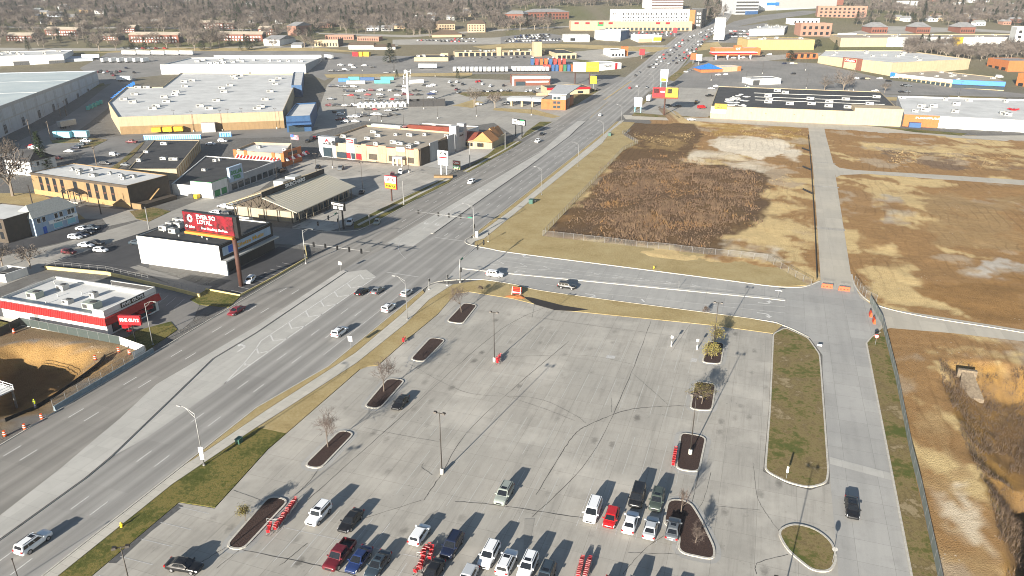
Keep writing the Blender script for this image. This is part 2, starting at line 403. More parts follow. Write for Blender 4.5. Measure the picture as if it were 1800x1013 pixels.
# soil tones
wx = GX + 9 * (vnoise(GX, GY, 14, 21) - .5) + 4 * (vnoise(GX, GY, 3.5, 23, 2) - .5); wy = GY + 9 * (vnoise(GX, GY, 14, 22) - .5) + 4 * (vnoise(GX, GY, 3.5, 24, 2) - .5)
colr = np.zeros(GX.shape + (3,)); colr[:] = (.16, .155, .145)
def put(mask, c, a=1.0):
 a = np.asarray(a) * mask; colr[:] = colr * (1 - a[..., None]) + np.array(c) * a[..., None]
BROWN, TAN, SAND, DARK, GREYB = (.31, .185, .08), (.56, .42, .21), (.64, .55, .41), (.115, .075, .045), (.40, .31, .21)
far = np.clip((GY - 560) / 60, 0, 1)
put(np.ones(GX.shape, bool), (.185, .16, .10), far * .9)
put(np.ones(GX.shape, bool), (.12, .125, .045), far * np.clip((vnoise(GX, GY, 60, 31) - .48) * 6, 0, .8))
put(dirt, BROWN)
n1 = vnoise(wx, wy, 26, 41); n2 = vnoise(wx + .6 * wy, wy * .5, 9, 43)
put(dirt, TAN, np.clip((n1 * .5 + n2 * .5 - .55) * 22, 0, 1))
put(dirt, GREYB, np.clip((vnoise(wx, wy, 18, 47) - .64) * 18, 0, .9))
def zone(pts, c, a=1.0, n=0.0, sc=8, seed=1, soft=1.2):
 poly = PX(pts); m = inpoly(wx, wy, poly); e = np.clip(edist(wx, wy, poly) / soft, 0, 1) * a
 if n: e = e * np.clip(.6 + n * (vnoise(wx, wy * .7, sc, seed) - .5) * 11, 0, 1)
 put(m, c, e)
SCRUB = [(965, 413), (1010, 355), (1078, 285), (1140, 278), (1210, 285), (1330, 300), (1350, 330), (1330, 385), (1268, 418), (1255, 446), (1100, 428)]
zone([(960, 416), (1095, 262), (1120, 250), (1095, 235), (1110, 216), (1230, 218), (1235, 250), (1200, 285), (1345, 300), (1350, 380), (1262, 447)], (.13, .08, .04), .95)
zone(SCRUB, DARK, .9, .7, 7, 51)
zone([(1105, 240), (1200, 232), (1225, 252), (1180, 268), (1100, 262)], (.30, .20, .085), .8, .6, 5, 52)
zone([(1235, 216), (1420, 224), (1424, 258), (1380, 262), (1250, 238)], (.37, .235, .07), .9, .6, 6, 53)
zone([(1205, 275), (1262, 240), (1300, 238), (1385, 247), (1412, 268), (1396, 288), (1345, 303), (1240, 292), (1190, 283)], (.66, .575, .44), 1.0, .35, 12, 70); zone([(1255, 262), (1275, 243), (1380, 250), (1400, 268), (1330, 280)], (.70, .62, .49), .95)
zone([(1262, 445), (1266, 416), (1322, 396), (1342, 340), (1405, 330), (1432, 470), (1395, 470)], TAN, .95, .6, 7, 54)
zone([(1262, 445), (1264, 425), (1300, 415), (1370, 430), (1395, 470), (1345, 455)], SAND, .9, .5, 9, 55)
zone([(1545, 262), (1800, 275), (1800, 300), (1640, 297), (1560, 284)], (.19, .13, .085), .95, .5, 8, 56)
zone([(1500, 250), (1680, 256), (1800, 262), (1800, 272), (1640, 268), (1525, 262)], TAN, 1, .5, 10, 57)
zone([(1490, 330), (1530, 330), (1545, 380), (1555, 470), (1520, 500), (1500, 440)], BROWN, .9)
zone([(1500, 312), (1590, 316), (1640, 345), (1600, 400), (1540, 360)], TAN, .9, .6, 9, 58)
zone([(1540, 340), (1590, 350), (1600, 400), (1570, 400)], (.40, .36, .30), .7, .5, 9, 59)
zone([(1505, 440), (1560, 420), (1600, 460), (1650, 530), (1700, 560), (1600, 545), (1530, 520)], TAN, .95, .6, 8, 60)
zone([(1700, 470), (1745, 445), (1800, 462), (1800, 510)], (.50, .46, .40), .9, .6, 9, 61)
zone([(1610, 340), (1800, 345), (1800, 440), (1640, 430)], (.33, .22, .105), .9, .6, 16, 62)
zone([(1600, 505), (1800, 480), (1800, 570), (1690, 560)], (.27, .155, .06), .95)
zone([(1560, 580), (1800, 604), (1800, 612), (1640, 612), (1580, 640), (1600, 760), (1640, 900), (1660, 1020), (1640, 1020), (1580, 730)], (.30, .18, .08), .9)
zone([(1630, 598), (1800, 622), (1800, 648), (1690, 628), (1650, 622)], TAN, .95, .4, 6, 63)
zone([(1600, 720), (1650, 735), (1700, 840), (1735, 930), (1760, 1020), (1668, 1020), (1640, 900)], (.37, .25, .12), .85, .6, 4, 64)
zone([(1668, 830), (1712, 850), (1740, 960), (1745, 1020), (1670, 1020), (1665, 940)], SAND, .8, .9, 5, 65)
put(ggul, (.20, .12, .052), np.clip(dgul / 3, 0, .95)); put(ggul, (.32, .185, .055), np.clip((vnoise(GX, GY, 7, 66) - .52) * 8, 0, .9))
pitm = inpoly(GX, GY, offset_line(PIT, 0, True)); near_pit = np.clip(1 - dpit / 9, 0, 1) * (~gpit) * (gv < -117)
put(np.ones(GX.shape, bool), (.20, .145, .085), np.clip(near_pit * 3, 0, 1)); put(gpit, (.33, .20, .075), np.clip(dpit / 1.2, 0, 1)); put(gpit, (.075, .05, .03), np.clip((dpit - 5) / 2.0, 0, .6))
ny, nx = GX.shape
gm = bpy.data.meshes.new('ground')
gm.from_pydata(np.stack([GX, GY, GZ], -1).reshape(-1, 3).tolist(), [], [(j * nx + i, j * nx + i + 1, (j + 1) * nx + i + 1, (j + 1) * nx + i) for j in range(ny - 1) for i in range(nx - 1)])
at = gm.color_attributes.new('soil', 'FLOAT_COLOR', 'POINT')
at.data.foreach_set('color', np.concatenate([colr, np.ones(GX.shape + (1,))], -1).astype(np.float32).ravel())
k = NT('ground'); a_ = k.n('VertexColor', layer_name='soil').outputs[0]
f1, f2, f3 = k.noise(.55, 7, rough=.72), k.noise(4, 5, rough=.7), k.noise(.16, 6, k.mapping(k.rot(), (1, 2.4, 1)), .7)
cc = k.mix(k.val(f1, .45, .68, 0, .38), a_, k.mix(1.0, a_, (.5, .44, .38), 'MULTIPLY'))
cc = k.mix(k.val(f3, .52, .68, 0, .38), cc, k.mix(1.0, a_, (1.45, 1.5, 1.5), 'MULTIPLY'))
cc = k.mix(k.val(f2, .5, .78, 0, .3), cc, k.mix(1.0, a_, (.42, .4, .38), 'MULTIPLY'))
wv = k.n('TexWave', Scale=.11, Distortion=9.0, Detail=3.0); wv.inputs['Detail Scale'].default_value = .35; k.l(k.rot(), wv.inputs['Vector']); tr = k.math('MULTIPLY', k.val(wv.outputs[1], .82, .97), k.val(k.noise(.04, 3), .45, .6, 0, .3)); cc = k.mix(tr, cc, k.mix(1.0, a_, (.45, .4, .36), 'MULTIPLY'))
vo = k.n('TexVoronoi', Scale=.8); k.l(k.pos, vo.inputs['Vector']); cc = k.mix(k.math('MULTIPLY', k.val(vo.outputs['Distance'], .1, .16, .8, 0), k.val(k.noise(.07, 3), .55, .65)), cc, k.mix(.6, a_, (.62, .56, .46)))
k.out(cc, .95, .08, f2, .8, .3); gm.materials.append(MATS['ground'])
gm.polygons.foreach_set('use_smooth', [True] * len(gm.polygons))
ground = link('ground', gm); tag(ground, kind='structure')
_gi = lambda v, arr: max(0, min(len(arr) - 2, int(np.searchsorted(arr, v) - 1)))
def gz(x, y):
 """height of the ground sheet"""
 i, j = _gi(x, xs), _gi(y, ys); tx, ty = (x - xs[i]) / (xs[i + 1] - xs[i]), (y - ys[j]) / (ys[j + 1] - ys[j])
 return float((GZ[j, i] * (1 - tx) + GZ[j, i + 1] * tx) * (1 - ty) + (GZ[j + 1, i] * (1 - tx) + GZ[j + 1, i + 1] * tx) * ty)
# ------------------------------------------------------------------ the avenue
LK = UVs([(20, -113.6), (70, -114.5), (104, -115.7), (162, -117.5), (190, -118), (235, -117.5), (272, -116), (335, -115.3)])
LKF = PX([(986, 207), (1047, 166), (1100, 135), (1142, 101), (1196, 60), (1244, 44), (1272, 18), (1288, -12)])
RK = UVs([(20, -81.6), (94, -81.6), (112, -77.9), (157, -77.7), (164, -75), (192, -78), (200, -82.5), (240, -82.5), (361, -82.9), (399, -83.1)])
RKF = PX([(1094, 202), (1140, 162), (1181, 138), (1204, 110), (1216, 92), (1241, 70), (1275, 42), (1292, 18), (1308, -12)])
avenue = sheet('road', LK + LKF + RKF[::-1] + RK[::-1], .03, MATS['road_concrete']); avenue.name = 'avenue_road'
def part(name, poly, dz, m, parent=avenue): return sheet(name, poly, dz, MATS[m], parent)
part('worn_carriageway', LK[:4] + UVs([(190, -118), (235, -117.5), (272, -116), (335, -115.3)]) + LKF[:2] + PX([(1068, 172), (1005, 215)]) + UVs([(335, -100.2), (200, -100.2), (166, -104.3), (155, -104.0), (94, -97.4), (20, -97.4)]), .045, 'road_worn')
DKL = [(-60, 992), (0, 951), (150, 843), (198, 803), (282, 722), (310, 695), (375, 632), (450, 587), (609, 479)]
part('turn_lane', PX(DKL[3:]) + UVs([(164, -98.5), (160, -93.2), (100, -92.8), (80, -93.0)]), .05, 'pale_concrete')
part('turn_lane', UVs([(186, -104), (199, -103.8), (335, -99.8), (335, -95.9), (199, -95.2), (186, -95.2)]), .05, 'pale_concrete')
def slab(name, poly, h, m, parent=None):
 mb = MB(); mb.prism([(p[0], p[1]) for p in poly], -.05, h, False); o = mb.build(name, MATS[m], parent)
 if not parent: o['kind'] = 'structure'
 return o
med1 = slab('median', PX([(-60, 950), (0, 908), (108, 824), (168, 773), (210, 738), (275, 677), (450, 575), (598, 478), (604, 476), (610, 478)] + DKL[:-1][::-1]), .16, 'pale_concrete')
med2 = slab('median', rounded(UVs([(199.3, -95.8), (199.3, -94.7), (240, -95.2), (300, -95.6), (376, -97.6), (400, -99.5), (436, -101), (440, -106), (400, -104.6), (336, -100.3), (300, -97.6), (240, -96.3)]), .6), .16, 'pale_concrete')
MK = 0.065
def mark(pts, wd=.13, m='white_marking', parent=avenue, name='lane_line'):
 mb = MB(); strip(mb, pts, wd, MK); return mb.build(name, MATS[m], parent)
_dash = {}
def dash(u, v, ln=3.2, wd=.19, m='white_marking', parent=avenue):
 key = (ln, wd, m)
 if key not in _dash: mb = MB(); mb.add([(0, -wd / 2, 0), (ln, -wd / 2, 0), (ln, wd / 2, 0), (0, wd / 2, 0)], [(0, 1, 2, 3)]); _dash[key] = mb.mesh('lane_dash', MATS[m])
 return link('lane_dash', _dash[key], parent, UV(u, v, MK), ANG_U)
for i in range(-2, 8):
 dash(61.4 + 12.4 * i, -89.3); dash(61.3 + 12.4 * i, -85.6)
 dash(55.5 + 12.4 * i, -111.0); dash(55.5 + 12.4 * i, -107.4)
for i in range(17):
 if 198 + 12.4 * i < 425:
  dash(198 + 12.4 * i, -90.5 - max(0, i - 10) * .12); dash(197.5 + 12.4 * i, -86.5 - max(0, i - 10) * .12)
  dash(207.5 + 12.4 * i, -109.9 + .02 * i); dash(207.5 + 12.4 * i, -113.2 + .03 * i)
mark(UVs([(99.4, -93.0), (121, -93.4), (158, -93.3)]), .28); mark(UVs([(99.4, -93.0), (107, -94.6), (113.8, -96.6), (117.5, -98.0), (160, -98.2)]), .26)
for u, vl in ((107.8, -94.8), (114.2, -96.7), (120.8, -98), (127.6, -98), (134.4, -98), (140.9, -98.1), (147.2, -98.1), (153.5, -98.2), (160, -98.2)):        # chevrons in the gore
 vm = vl + (-93.3 - vl) * .55; mark(UVs([(u, vl), (u - .55 * (-93.3 - vl), vm), (u - .1 * (-93.3 - vl), -93.3)]), .38, name='chevron')
mark(UVs([(116, -81.5), (150, -81.6)])); mark(UVs([(197, -106.2), (248, -105.9), (290, -103), (335, -100.6)]), .12)
for u in (203, 209, 215, 221, 227, 233, 239, 245, 251): dash(u, -100.1, 2.0 if u < 209 else 5.9)
mark(UVs([(437, -101), (500, -103.5)]), .15, 'yellow_marking'); mark(PX([(1062, 176), (1105, 146), (1110, 143)]), .5, 'yellow_marking')
def arrow(u, v, ang, left=True, parent=avenue, sc=1.0, m='white_marking'):
 s = 1 if left else -1; mb = MB()
 pts = [(0, -.11 * s), (1.3, -.11 * s), (1.7, .1 * s), (1.8, .5 * s), (1.8, .75 * s), (1.55, .75 * s), (1.45, .35 * s), (1.2, .12 * s), (0, .11 * s)]
 mb.add([(x * sc, y * sc, 0) for x, y in pts], [tuple(range(9))])
 mb.add([(2.15 * sc, .7 * s * sc, 0), (1.15 * sc, .7 * s * sc, 0), (1.68 * sc, 1.5 * s * sc, 0)], [(0, 1, 2)])
 return mb.build('turn_arrow', MATS[m], parent, loc=UV(u, v, MK), rot=ang)
arrow(112, -99.6, ANG_U, True, sc=1.7).location = UV(111.5, -99.4, .07)
for u, v in ((210.5, -102.3), (257, -101.9), (210.5, -98.4), (257, -98.2)): arrow(u, v, ANG_U + math.pi, True, sc=1.4)
mb = MB(); ang0 = []
mark(smooth_line(UVs([(199, -101.5), (193, -102), (186, -100), (180, -96.5), (175, -92)])), .12, 'faded_marking')
for u in (164, 196): mark(UVs([(u, -92.5), (u - .5, -82.5)]), .3, 'faded_marking', name='stop_line')
# ------------------------------------------------------------------ cross streets and the access road
street = sheet('cross_street', UVs([(192, -79), (191, -72), (189.9, -65), (188.6, -33), (187.6, -5), (187, 8), (189, 14), (196, 18.4), (203, 26.2), (186, 27.0), (180.5, 30.5), (174, 31.5), (163, 27.5), (159, 25.9), (30, 24.6), (30, 15.2), (86, 15.9), (107, 16.0), (143, 16.5), (150, 16.8), (158, 14.5), (163, 9), (164.3, 2), (164.5, -36), (165, -50), (166.7, -57), (167.3, -66), (165, -75)]), .022, MATS['access_concrete'])
def smark(pts, wd=.13, m='white_marking', name='lane_line'): return mark(pts, wd, m, street, name)
cmed = slab('median', rounded(UVs([(173.0, -74), (173.6, -60), (175.6, -30), (178.0, 5.5), (178.0, 9.6), (179.3, 9.6), (179.4, 5), (176.8, -30), (174.6, -60), (173.8, -74)]), .6), .17, 'pale_concrete')
for i in range(9):
 q = i / 8; v = -66 + 54 * q; ua, ub = 182.5 - q * 1.0, 178.6 + q * 1.6
 smark(UVs([(ub, v - 1.6), ((ua + ub) / 2, v + 1.4), (ua, v - 1.2)]), .32, name='chevron')
smark(UVs([(182.7, -68), (181.7, -40), (180.9, -10), (180.7, -2)]), .12); smark(UVs([(178.6, -68), (179.2, -40), (180.2, -10), (180.7, -2)]), .12)
smark(UVs([(186.0, -66), (184.9, -48)]), .12); smark(UVs([(168.0, -36), (170.2, 9.5)]), .13); smark(UVs([(171.9, -4), (174.2, 9.5)]), .13)
smark(UVs([(170.3, -61), (169.6, -57)]), .12); smark(UVs([(169.5, -49), (168.9, -45)]), .12); smark(UVs([(167.5, -31), (165.9, -31)]), .1); smark(UVs([(167.7, -24), (166.1, -23)]), .5, name='only_marking')
arrow(0, 0, ANG_U - math.pi / 2, False, street, 1.6).location = UV(166.6, -38, MK)
arrow(0, 0, ANG_U - math.pi / 2, True, street, 1.6).location = UV(174.7, 3.2, MK)
arrow(0, 0, ANG_U - math.pi / 2, False, street, 1.6).location = UV(168.3, 3.2, MK)
arrow(0, 0, ANG_U + math.pi / 2, False, street, 1.4).location = UV(187.6, -59, MK)
arrow(0, 0, ANG_U + math.pi / 2, True, street, 1.4).location = UV(176.6, -57, MK)
drive = sheet('site_drive', UVs([(190, 18.2), (246, 19.4), (332, 21.0), (372, 21.6), (448, 22.2), (448, 30.6), (420, 30.2), (345, 29.9), (322, 29.3), (203, 26.2), (190, 26.0)]), .03, MATS['drive_concrete'])
sheet('site_drive', PX([(1462, 286), (1475, 295), (1500, 299), (1675, 309), (1830, 319), (1830, 328), (1675, 317), (1525, 306), (1478, 308), (1470, 312)]), .022, MATS['drive_concrete'])
sheet('site_drive', PX([(1497, 495), (1505, 512), (1530, 535), (1575, 545), (1830, 585), (1830, 604), (1675, 586), (1565, 577), (1537, 584), (1500, 560)]), .014, MATS['drive_concrete'])
sheet('back_lane', PX([(1094, 202), (1187, 206), (1350, 212), (1425, 215), (1475, 217), (1600, 229), (1700, 239), (1830, 238), (1830, 252), (1575, 236), (1455, 227), (1350, 221), (1240, 214), (1180, 212), (1100, 210)]), .02, MATS['drive_concrete'])
for a, b in ((244, 246.5), (303, 305), (350, 351.2)):
 part('darker_slab', UVs([(a, 19.2 + (a - 244) * .017), (b, 19.2 + (a - 244) * .017), (b, 27.6 + (a - 244) * .03), (a, 27.6 + (a - 244) * .03)]), .045, 'lot_concrete', drive)
part('paler_slab', UVs([(109.5, 16.2), (111.6, 16.2), (110, 25.1), (108, 25.1)]), .04, 'pale_concrete', street)
# ------------------------------------------------------------------ shopping-centre car park
LOT = UVs([(20, -75.6), (67.8, -75.6), (68.4, -69.6), (83.6, -71.4), (113, -71.1), (114.6, -70.3), (115.5, -68.5), (128, -68.3), (143, -67.6), (151, -68.6), (156.2, -68.6), (158.2, -66), (157.5, -54), (154.6, -42), (155.6, -29), (156.5, -19), (157.5, -6), (157.4, 6.8), (123.7, 6.6), (104, 6.1), (101.8, 9.8), (101.4, 13), (104, 15.8), (107.2, 16.1), (86, 16.0), (20, 15.5)])
lot = sheet('parking_lot', LOT, .012, MATS['lot_concrete'])
def seal(pts, wd=.16, m='sealant', name='crack_seal', jit=.22):
 P = smooth_line(pts, 11); rr = random.Random(len(pts) + int(P[0][0] * 10))
 P = [p + Vector((rr.uniform(-jit, jit), rr.uniform(-jit, jit), 0)) * .3 for p in P]
 mb = MB(); n = len(P); a, b = offset_line(P, .5), offset_line(P, -.5); vs = []
 ws = [wd * rr.uniform(.45, 1.25) for _ in P]
 for e, sg in ((a, 1), (b, -1)): vs += [(P[i].x + (e[i].x - P[i].x) * ws[i], P[i].y + (e[i].y - P[i].y) * ws[i], .03) for i in range(n)]
 mb.add(vs, [(i, n + i, n + i + 1, i + 1) for i in range(n - 1)]); return mb.build(name, MATS[m], lot)
for l, wd in ([[(540, 880), (700, 738), (880, 580), (985, 530)], .22], [[(745, 880), (775, 835), (840, 740), (1000, 600)], .22], [[(943, 870), (985, 800), (1012, 762), (1040, 745), (1100, 722), (1160, 715), (1215, 714)], .28], [[(600, 925), (740, 880)], .16],
              [[(800, 882), (870, 888), (1025, 911)], .24], [[(425, 967), (560, 995), (680, 1030)], .22], [[(492, 995), (540, 955)], .2], [[(420, 968), (380, 1000)], .2], [[(397, 962), (360, 985), (330, 1000)], .2], [[(560, 825), (545, 845), (520, 870)], .2],
              [[(410, 862), (460, 880)], .15], [[(908, 553), (1040, 572), (1140, 585), (1190, 592)], .16], [[(900, 627), (1025, 625), (1110, 640)], .1], [[(1145, 562), (1110, 655), (1040, 800), (935, 910)], .2], [[(1030, 745), (1010, 730), (940, 700), (820, 690), (720, 640)], .1],
              [[(640, 752), (760, 775), (772, 772)], .1], [[(745, 815), (742, 822), (760, 835)], .16], [[(1180, 620), (1230, 545)], .08], [[(1110, 655), (1150, 690), (1175, 712)], .08], [[(875, 690), (900, 700), (960, 720), (1010, 740)], .08], [[(1250, 830), (1225, 900), (1140, 960), (1095, 1010)], .14], [[(1235, 760), (1228, 830), (1215, 890)], .16],
              [[(1325, 815), (1330, 870), (1345, 900), (1370, 935)], .1], [[(1255, 890), (1335, 897)], .1], [[(1105, 972), (1190, 975), (1250, 985)], .1], [[(1330, 1010), (1332, 990), (1385, 975)], .16], [[(690, 690), (720, 650)], .1], [[(940, 530), (935, 560)], .1], [[(1075, 725), (1075, 700)], .08], [[(1365, 720), (1440, 712)], .06]):
 seal(PX(l), wd * .52)
for l in ([(752, 905), (770, 897), (700, 985), (680, 985)], [(922, 912), (940, 912), (930, 965), (920, 965)]):
 o = sheet('patched_trench', PX(l), .035, MATS['old_concrete'], lot)
sheet('dark_patch', PX([(310, 885), (323, 890), (265, 935), (222, 975), (205, 990), (190, 990)]), .02, MATS['patch_asphalt'], lot)
for l in ([(1067, 625), (1082, 626), (1080, 631), (1065, 630)], [(1216, 630), (1226, 631), (1224, 637), (1213, 636)]):
 sheet('faded_symbol', PX(l), .035, MATS['faded_marking'], lot)
def stall(u0, v0, u1, v1, wd=.11, m='faded_marking'): mb = MB(); strip(mb, UVs([(u0, v0), (u1, v1)]), wd, .028); mb.build('stall_line', MATS[m], lot)
for i in range(0, 6): stall(62, -57.6 + i * 2.75, 74, -57.6 + i * 2.75)
stall(68.2, -58, 69.2, -33); stall(68.0, -20, 68.4, -6)
for i in range(9): stall(62, -38 + i * 2.75, 67.6, -38 + i * 2.75)
for i in range(5): stall(67 - i * 3.6, -74.8, 67.2 - i * 3.6, -69.6)
for i in range(6): stall(82, -18.6 + i * 2.8, 93.5, -18.6 + i * 2.8, .09)
mat('ghost_marking', (.46, .45, .42), .85, col2=(.36, .35, .325), scale=.8)
for u0, u1, va, vb in ((96, 107, -56, 0), (115, 126, -52, 0), (133, 144, -50, -4), (80, 92, -46, -20)):
 for i in range(int((vb - va) / 2.75)): stall(u0, va + i * 2.75, u1, va + i * 2.75, .1, 'ghost_marking')
# ------------------------------------------------------------------ verges, footways, kerbs
def turf(name, poly, m, h=.1):
 mb = MB(); mb.prism([(p[0], p[1]) for p in poly], -.05, h, False); o = mb.build(name, MATS[m]); return tag(o, kind='structure')
turf('verge', UVs([(75.8, -81.3), (94, -81.4), (112, -77.7), (155.5, -77.5), (154, -76.3), (138, -75.8), (119, -75.8), (94, -79.3), (79, -80.9)]), 'dry_grass')
WALK = UVs([(20, -81.4), (75.8, -81.3), (79, -80.8), (94, -79.2), (119, -75.7), (138, -75.7), (154, -76.2), (158, -77.3), (161, -76), (161.5, -71.8), (157.2, -72.4), (150, -73.3), (136, -72.4), (115, -73.2), (95, -76.3), (88.5, -77.4), (71, -79.6), (20, -79.6)])
sheet('footway', WALK, .11, MATS['walk_concrete'])
turf('verge', UVs([(20, -79.5), (71, -79.5), (88.5, -77.3), (88.5, -71.4), (83.6, -71.5), (68.6, -69.7), (67.9, -75.5), (20, -75.5)]), 'green_grass')
turf('verge', UVs([(88.6, -77.2), (95, -76.2), (115, -73.1), (136, -72.3), (150, -73.2), (157.2, -72.3), (161.5, -71.7), (166.9, -66), (166.6, -57), (165, -50), (164.4, -36), (164.2, 2), (162.8, 8.8), (157.5, 6.9), (157.6, -6), (156.6, -19), (155.7, -29), (154.7, -42), (157.6, -54), (158.3, -65.9), (156.3, -68.7), (143, -67.7), (128, -68.4), (115.6, -68.6), (114.7, -70.4), (113, -71.2), (88.6, -71.4)]), 'dry_grass')
sheet('puddle', PX([(918, 522), (935, 524), (990, 538), (1035, 545), (1010, 548), (975, 546), (940, 536)]), .115, mat('wet_mud', (.03, .025, .022), .7, spec=.3))
ISL = rounded(UVs([(157.3, 7), (161.5, 9.5), (157.5, 14.2), (150, 16.2), (143, 16.2), (107.4, 15.8), (104, 15.4), (101.9, 12.8), (102.2, 9.8), (104.2, 6.4), (123.7, 6.8)]), 1.2)
turf('grass_island', ISL, 'mixed_grass', .14); kerb(ISL, True, .3, .16)
TEAR = rounded(PX([(1366, 934), (1395, 921), (1432, 930), (1462, 953), (1471, 985), (1458, 1006), (1428, 1004), (1384, 968)]), 1.5)
turf('grass_island', TEAR, 'mixed_grass', .14); kerb(TEAR, True, .32, .16)
turf('verge', UVs([(30, 24.9), (86, 24.9), (115, 25.4), (159, 26.1), (163, 27.6), (168.5, 30.2), (142, 29.9), (116, 28.7), (88, 28.0), (30, 27.2)]), 'mixed_grass', .08)
turf('verge', UVs([(192.2, -78), (196, -79.4), (200, -77.8), (225, -77.7), (300, -77.5), (363, -77.0), (400, -80), (432, -80.2), (432, -73), (390, -71.5), (369, -60), (348, -63.6), (208, -61.5), (206.8, -9.5), (206.5, 5), (191, 15.2), (188.4, 10), (187.3, 5), (188.9, -33), (190.2, -65), (191.3, -73)]), 'dry_grass', .08)
sheet('footway', UVs([(193, -79.5), (196, -82), (200, -81.2), (233, -80.4), (373, -81.3), (434, -82.2), (436, -80), (400, -80.1), (363, -77.1), (300, -77.6), (225, -77.8), (200, -77.9), (196.5, -79.5)]), .1, MATS['walk_concrete'])
turf('verge', UVs([(201, -82.3), (240, -82.2), (361, -82.6), (399, -82.8), (432, -83.6), (432, -82.3), (373, -81.4), (233, -80.5), (202, -81.3)]), 'dry_grass', .09)
kerb(UVs([(30, -81.5), (94, -81.5), (112, -77.8), (156, -77.6)])); kerb(smooth_line(UVs([(156, -77.6), (161, -77), (164.5, -73), (167.2, -66), (166.7, -57), (165, -50), (164.5, -36), (164.3, 2), (162.8, 9), (158, 14.4)])))
kerb(smooth_line(UVs([(200, -82.5), (196, -82.6), (193, -80), (191.4, -73), (190.1, -65), (188.9, -33), (187.7, -5), (187.2, 6), (189, 13.5), (195, 18)])), wd=.3); kerb(UVs([(200, -82.5), (240, -82.4), (361, -82.8), (399, -83), (432, -83.8)]))
kerb(UVs([(30, 24.8), (86, 24.8), (115, 25.3), (159, 26), (163, 27.5), (166, 29.5)]), wd=.3); kerb(smooth_line(UVs([(203, 26.4), (196, 26.4), (188, 27.6), (183, 30), (180, 35), (178, 44), (176, 60), (168, 100)])), wd=.3)
kerb(UVs([(20, -113.5), (70, -114.4), (104, -115.6), (162, -117.4)])); kerb(smooth_line(UVs([(190, -140), (190, -128), (193, -121), (199, -118.2), (235, -117.6), (272, -116.1), (335, -115.4)])))
mb = MB(); strip(mb, offset_line(PX(DKL), .13), .2, .17); mb.build('expansion_joint', MATS['sealant'], med1)
mb = MB(); strip(mb, UVs([(199.3, -94.65), (240, -95.15), (300, -95.55), (376, -97.55), (400, -99.45), (434, -101)]), .2, .17); mb.build('expansion_joint', MATS['sealant'], med2)
# planted islands in the car park
def island(corners, r=1.3, name='planting_island'):
 P = rounded(PX(corners), r); o = offset_line(P, .0, True)
 cx = sum(p.x for p in P) / len(P); cy = sum(p.y for p in P) / len(P)
 t = MB(); t.prism([(p.x, p.y) for p in P], -.05, .13, False); b = t.build(name, MATS['mulch']); tag(b, kind='structure')
 kerb(P, True, .3, .16, parent=b); ap = MB(); strip(ap, offset_line(P, -.55 if area(P) > 0 else .55, True), .75, .024, True); ap.build('gutter', MATS['access_concrete'], b)
 return b
def area(P): return sum(P[i - 1][0] * P[i][1] - P[i][0] * P[i - 1][1] for i in range(len(P)))
for c in ([(785, 566), (813, 570), (839, 537), (816, 533)], [(721, 633), (745, 637), (783, 598), (757, 594)], [(640, 716), (668, 719), (712, 669), (682, 666)], [(534, 820), (563, 825), (623, 762), (598, 757)], [(396, 962), (426, 968), (508, 880), (474, 873)],
          [(1234, 638), (1267, 641), (1273, 604), (1245, 600)], [(1213, 720), (1251, 723), (1258, 676), (1222, 671)], [(1188, 825), (1228, 831), (1241, 769), (1197, 761)]): island(c)
island([(1166, 922), (1175, 878), (1212, 882), (1231, 912), (1256, 965), (1255, 985), (1191, 972), (1196, 940)], 1.6)
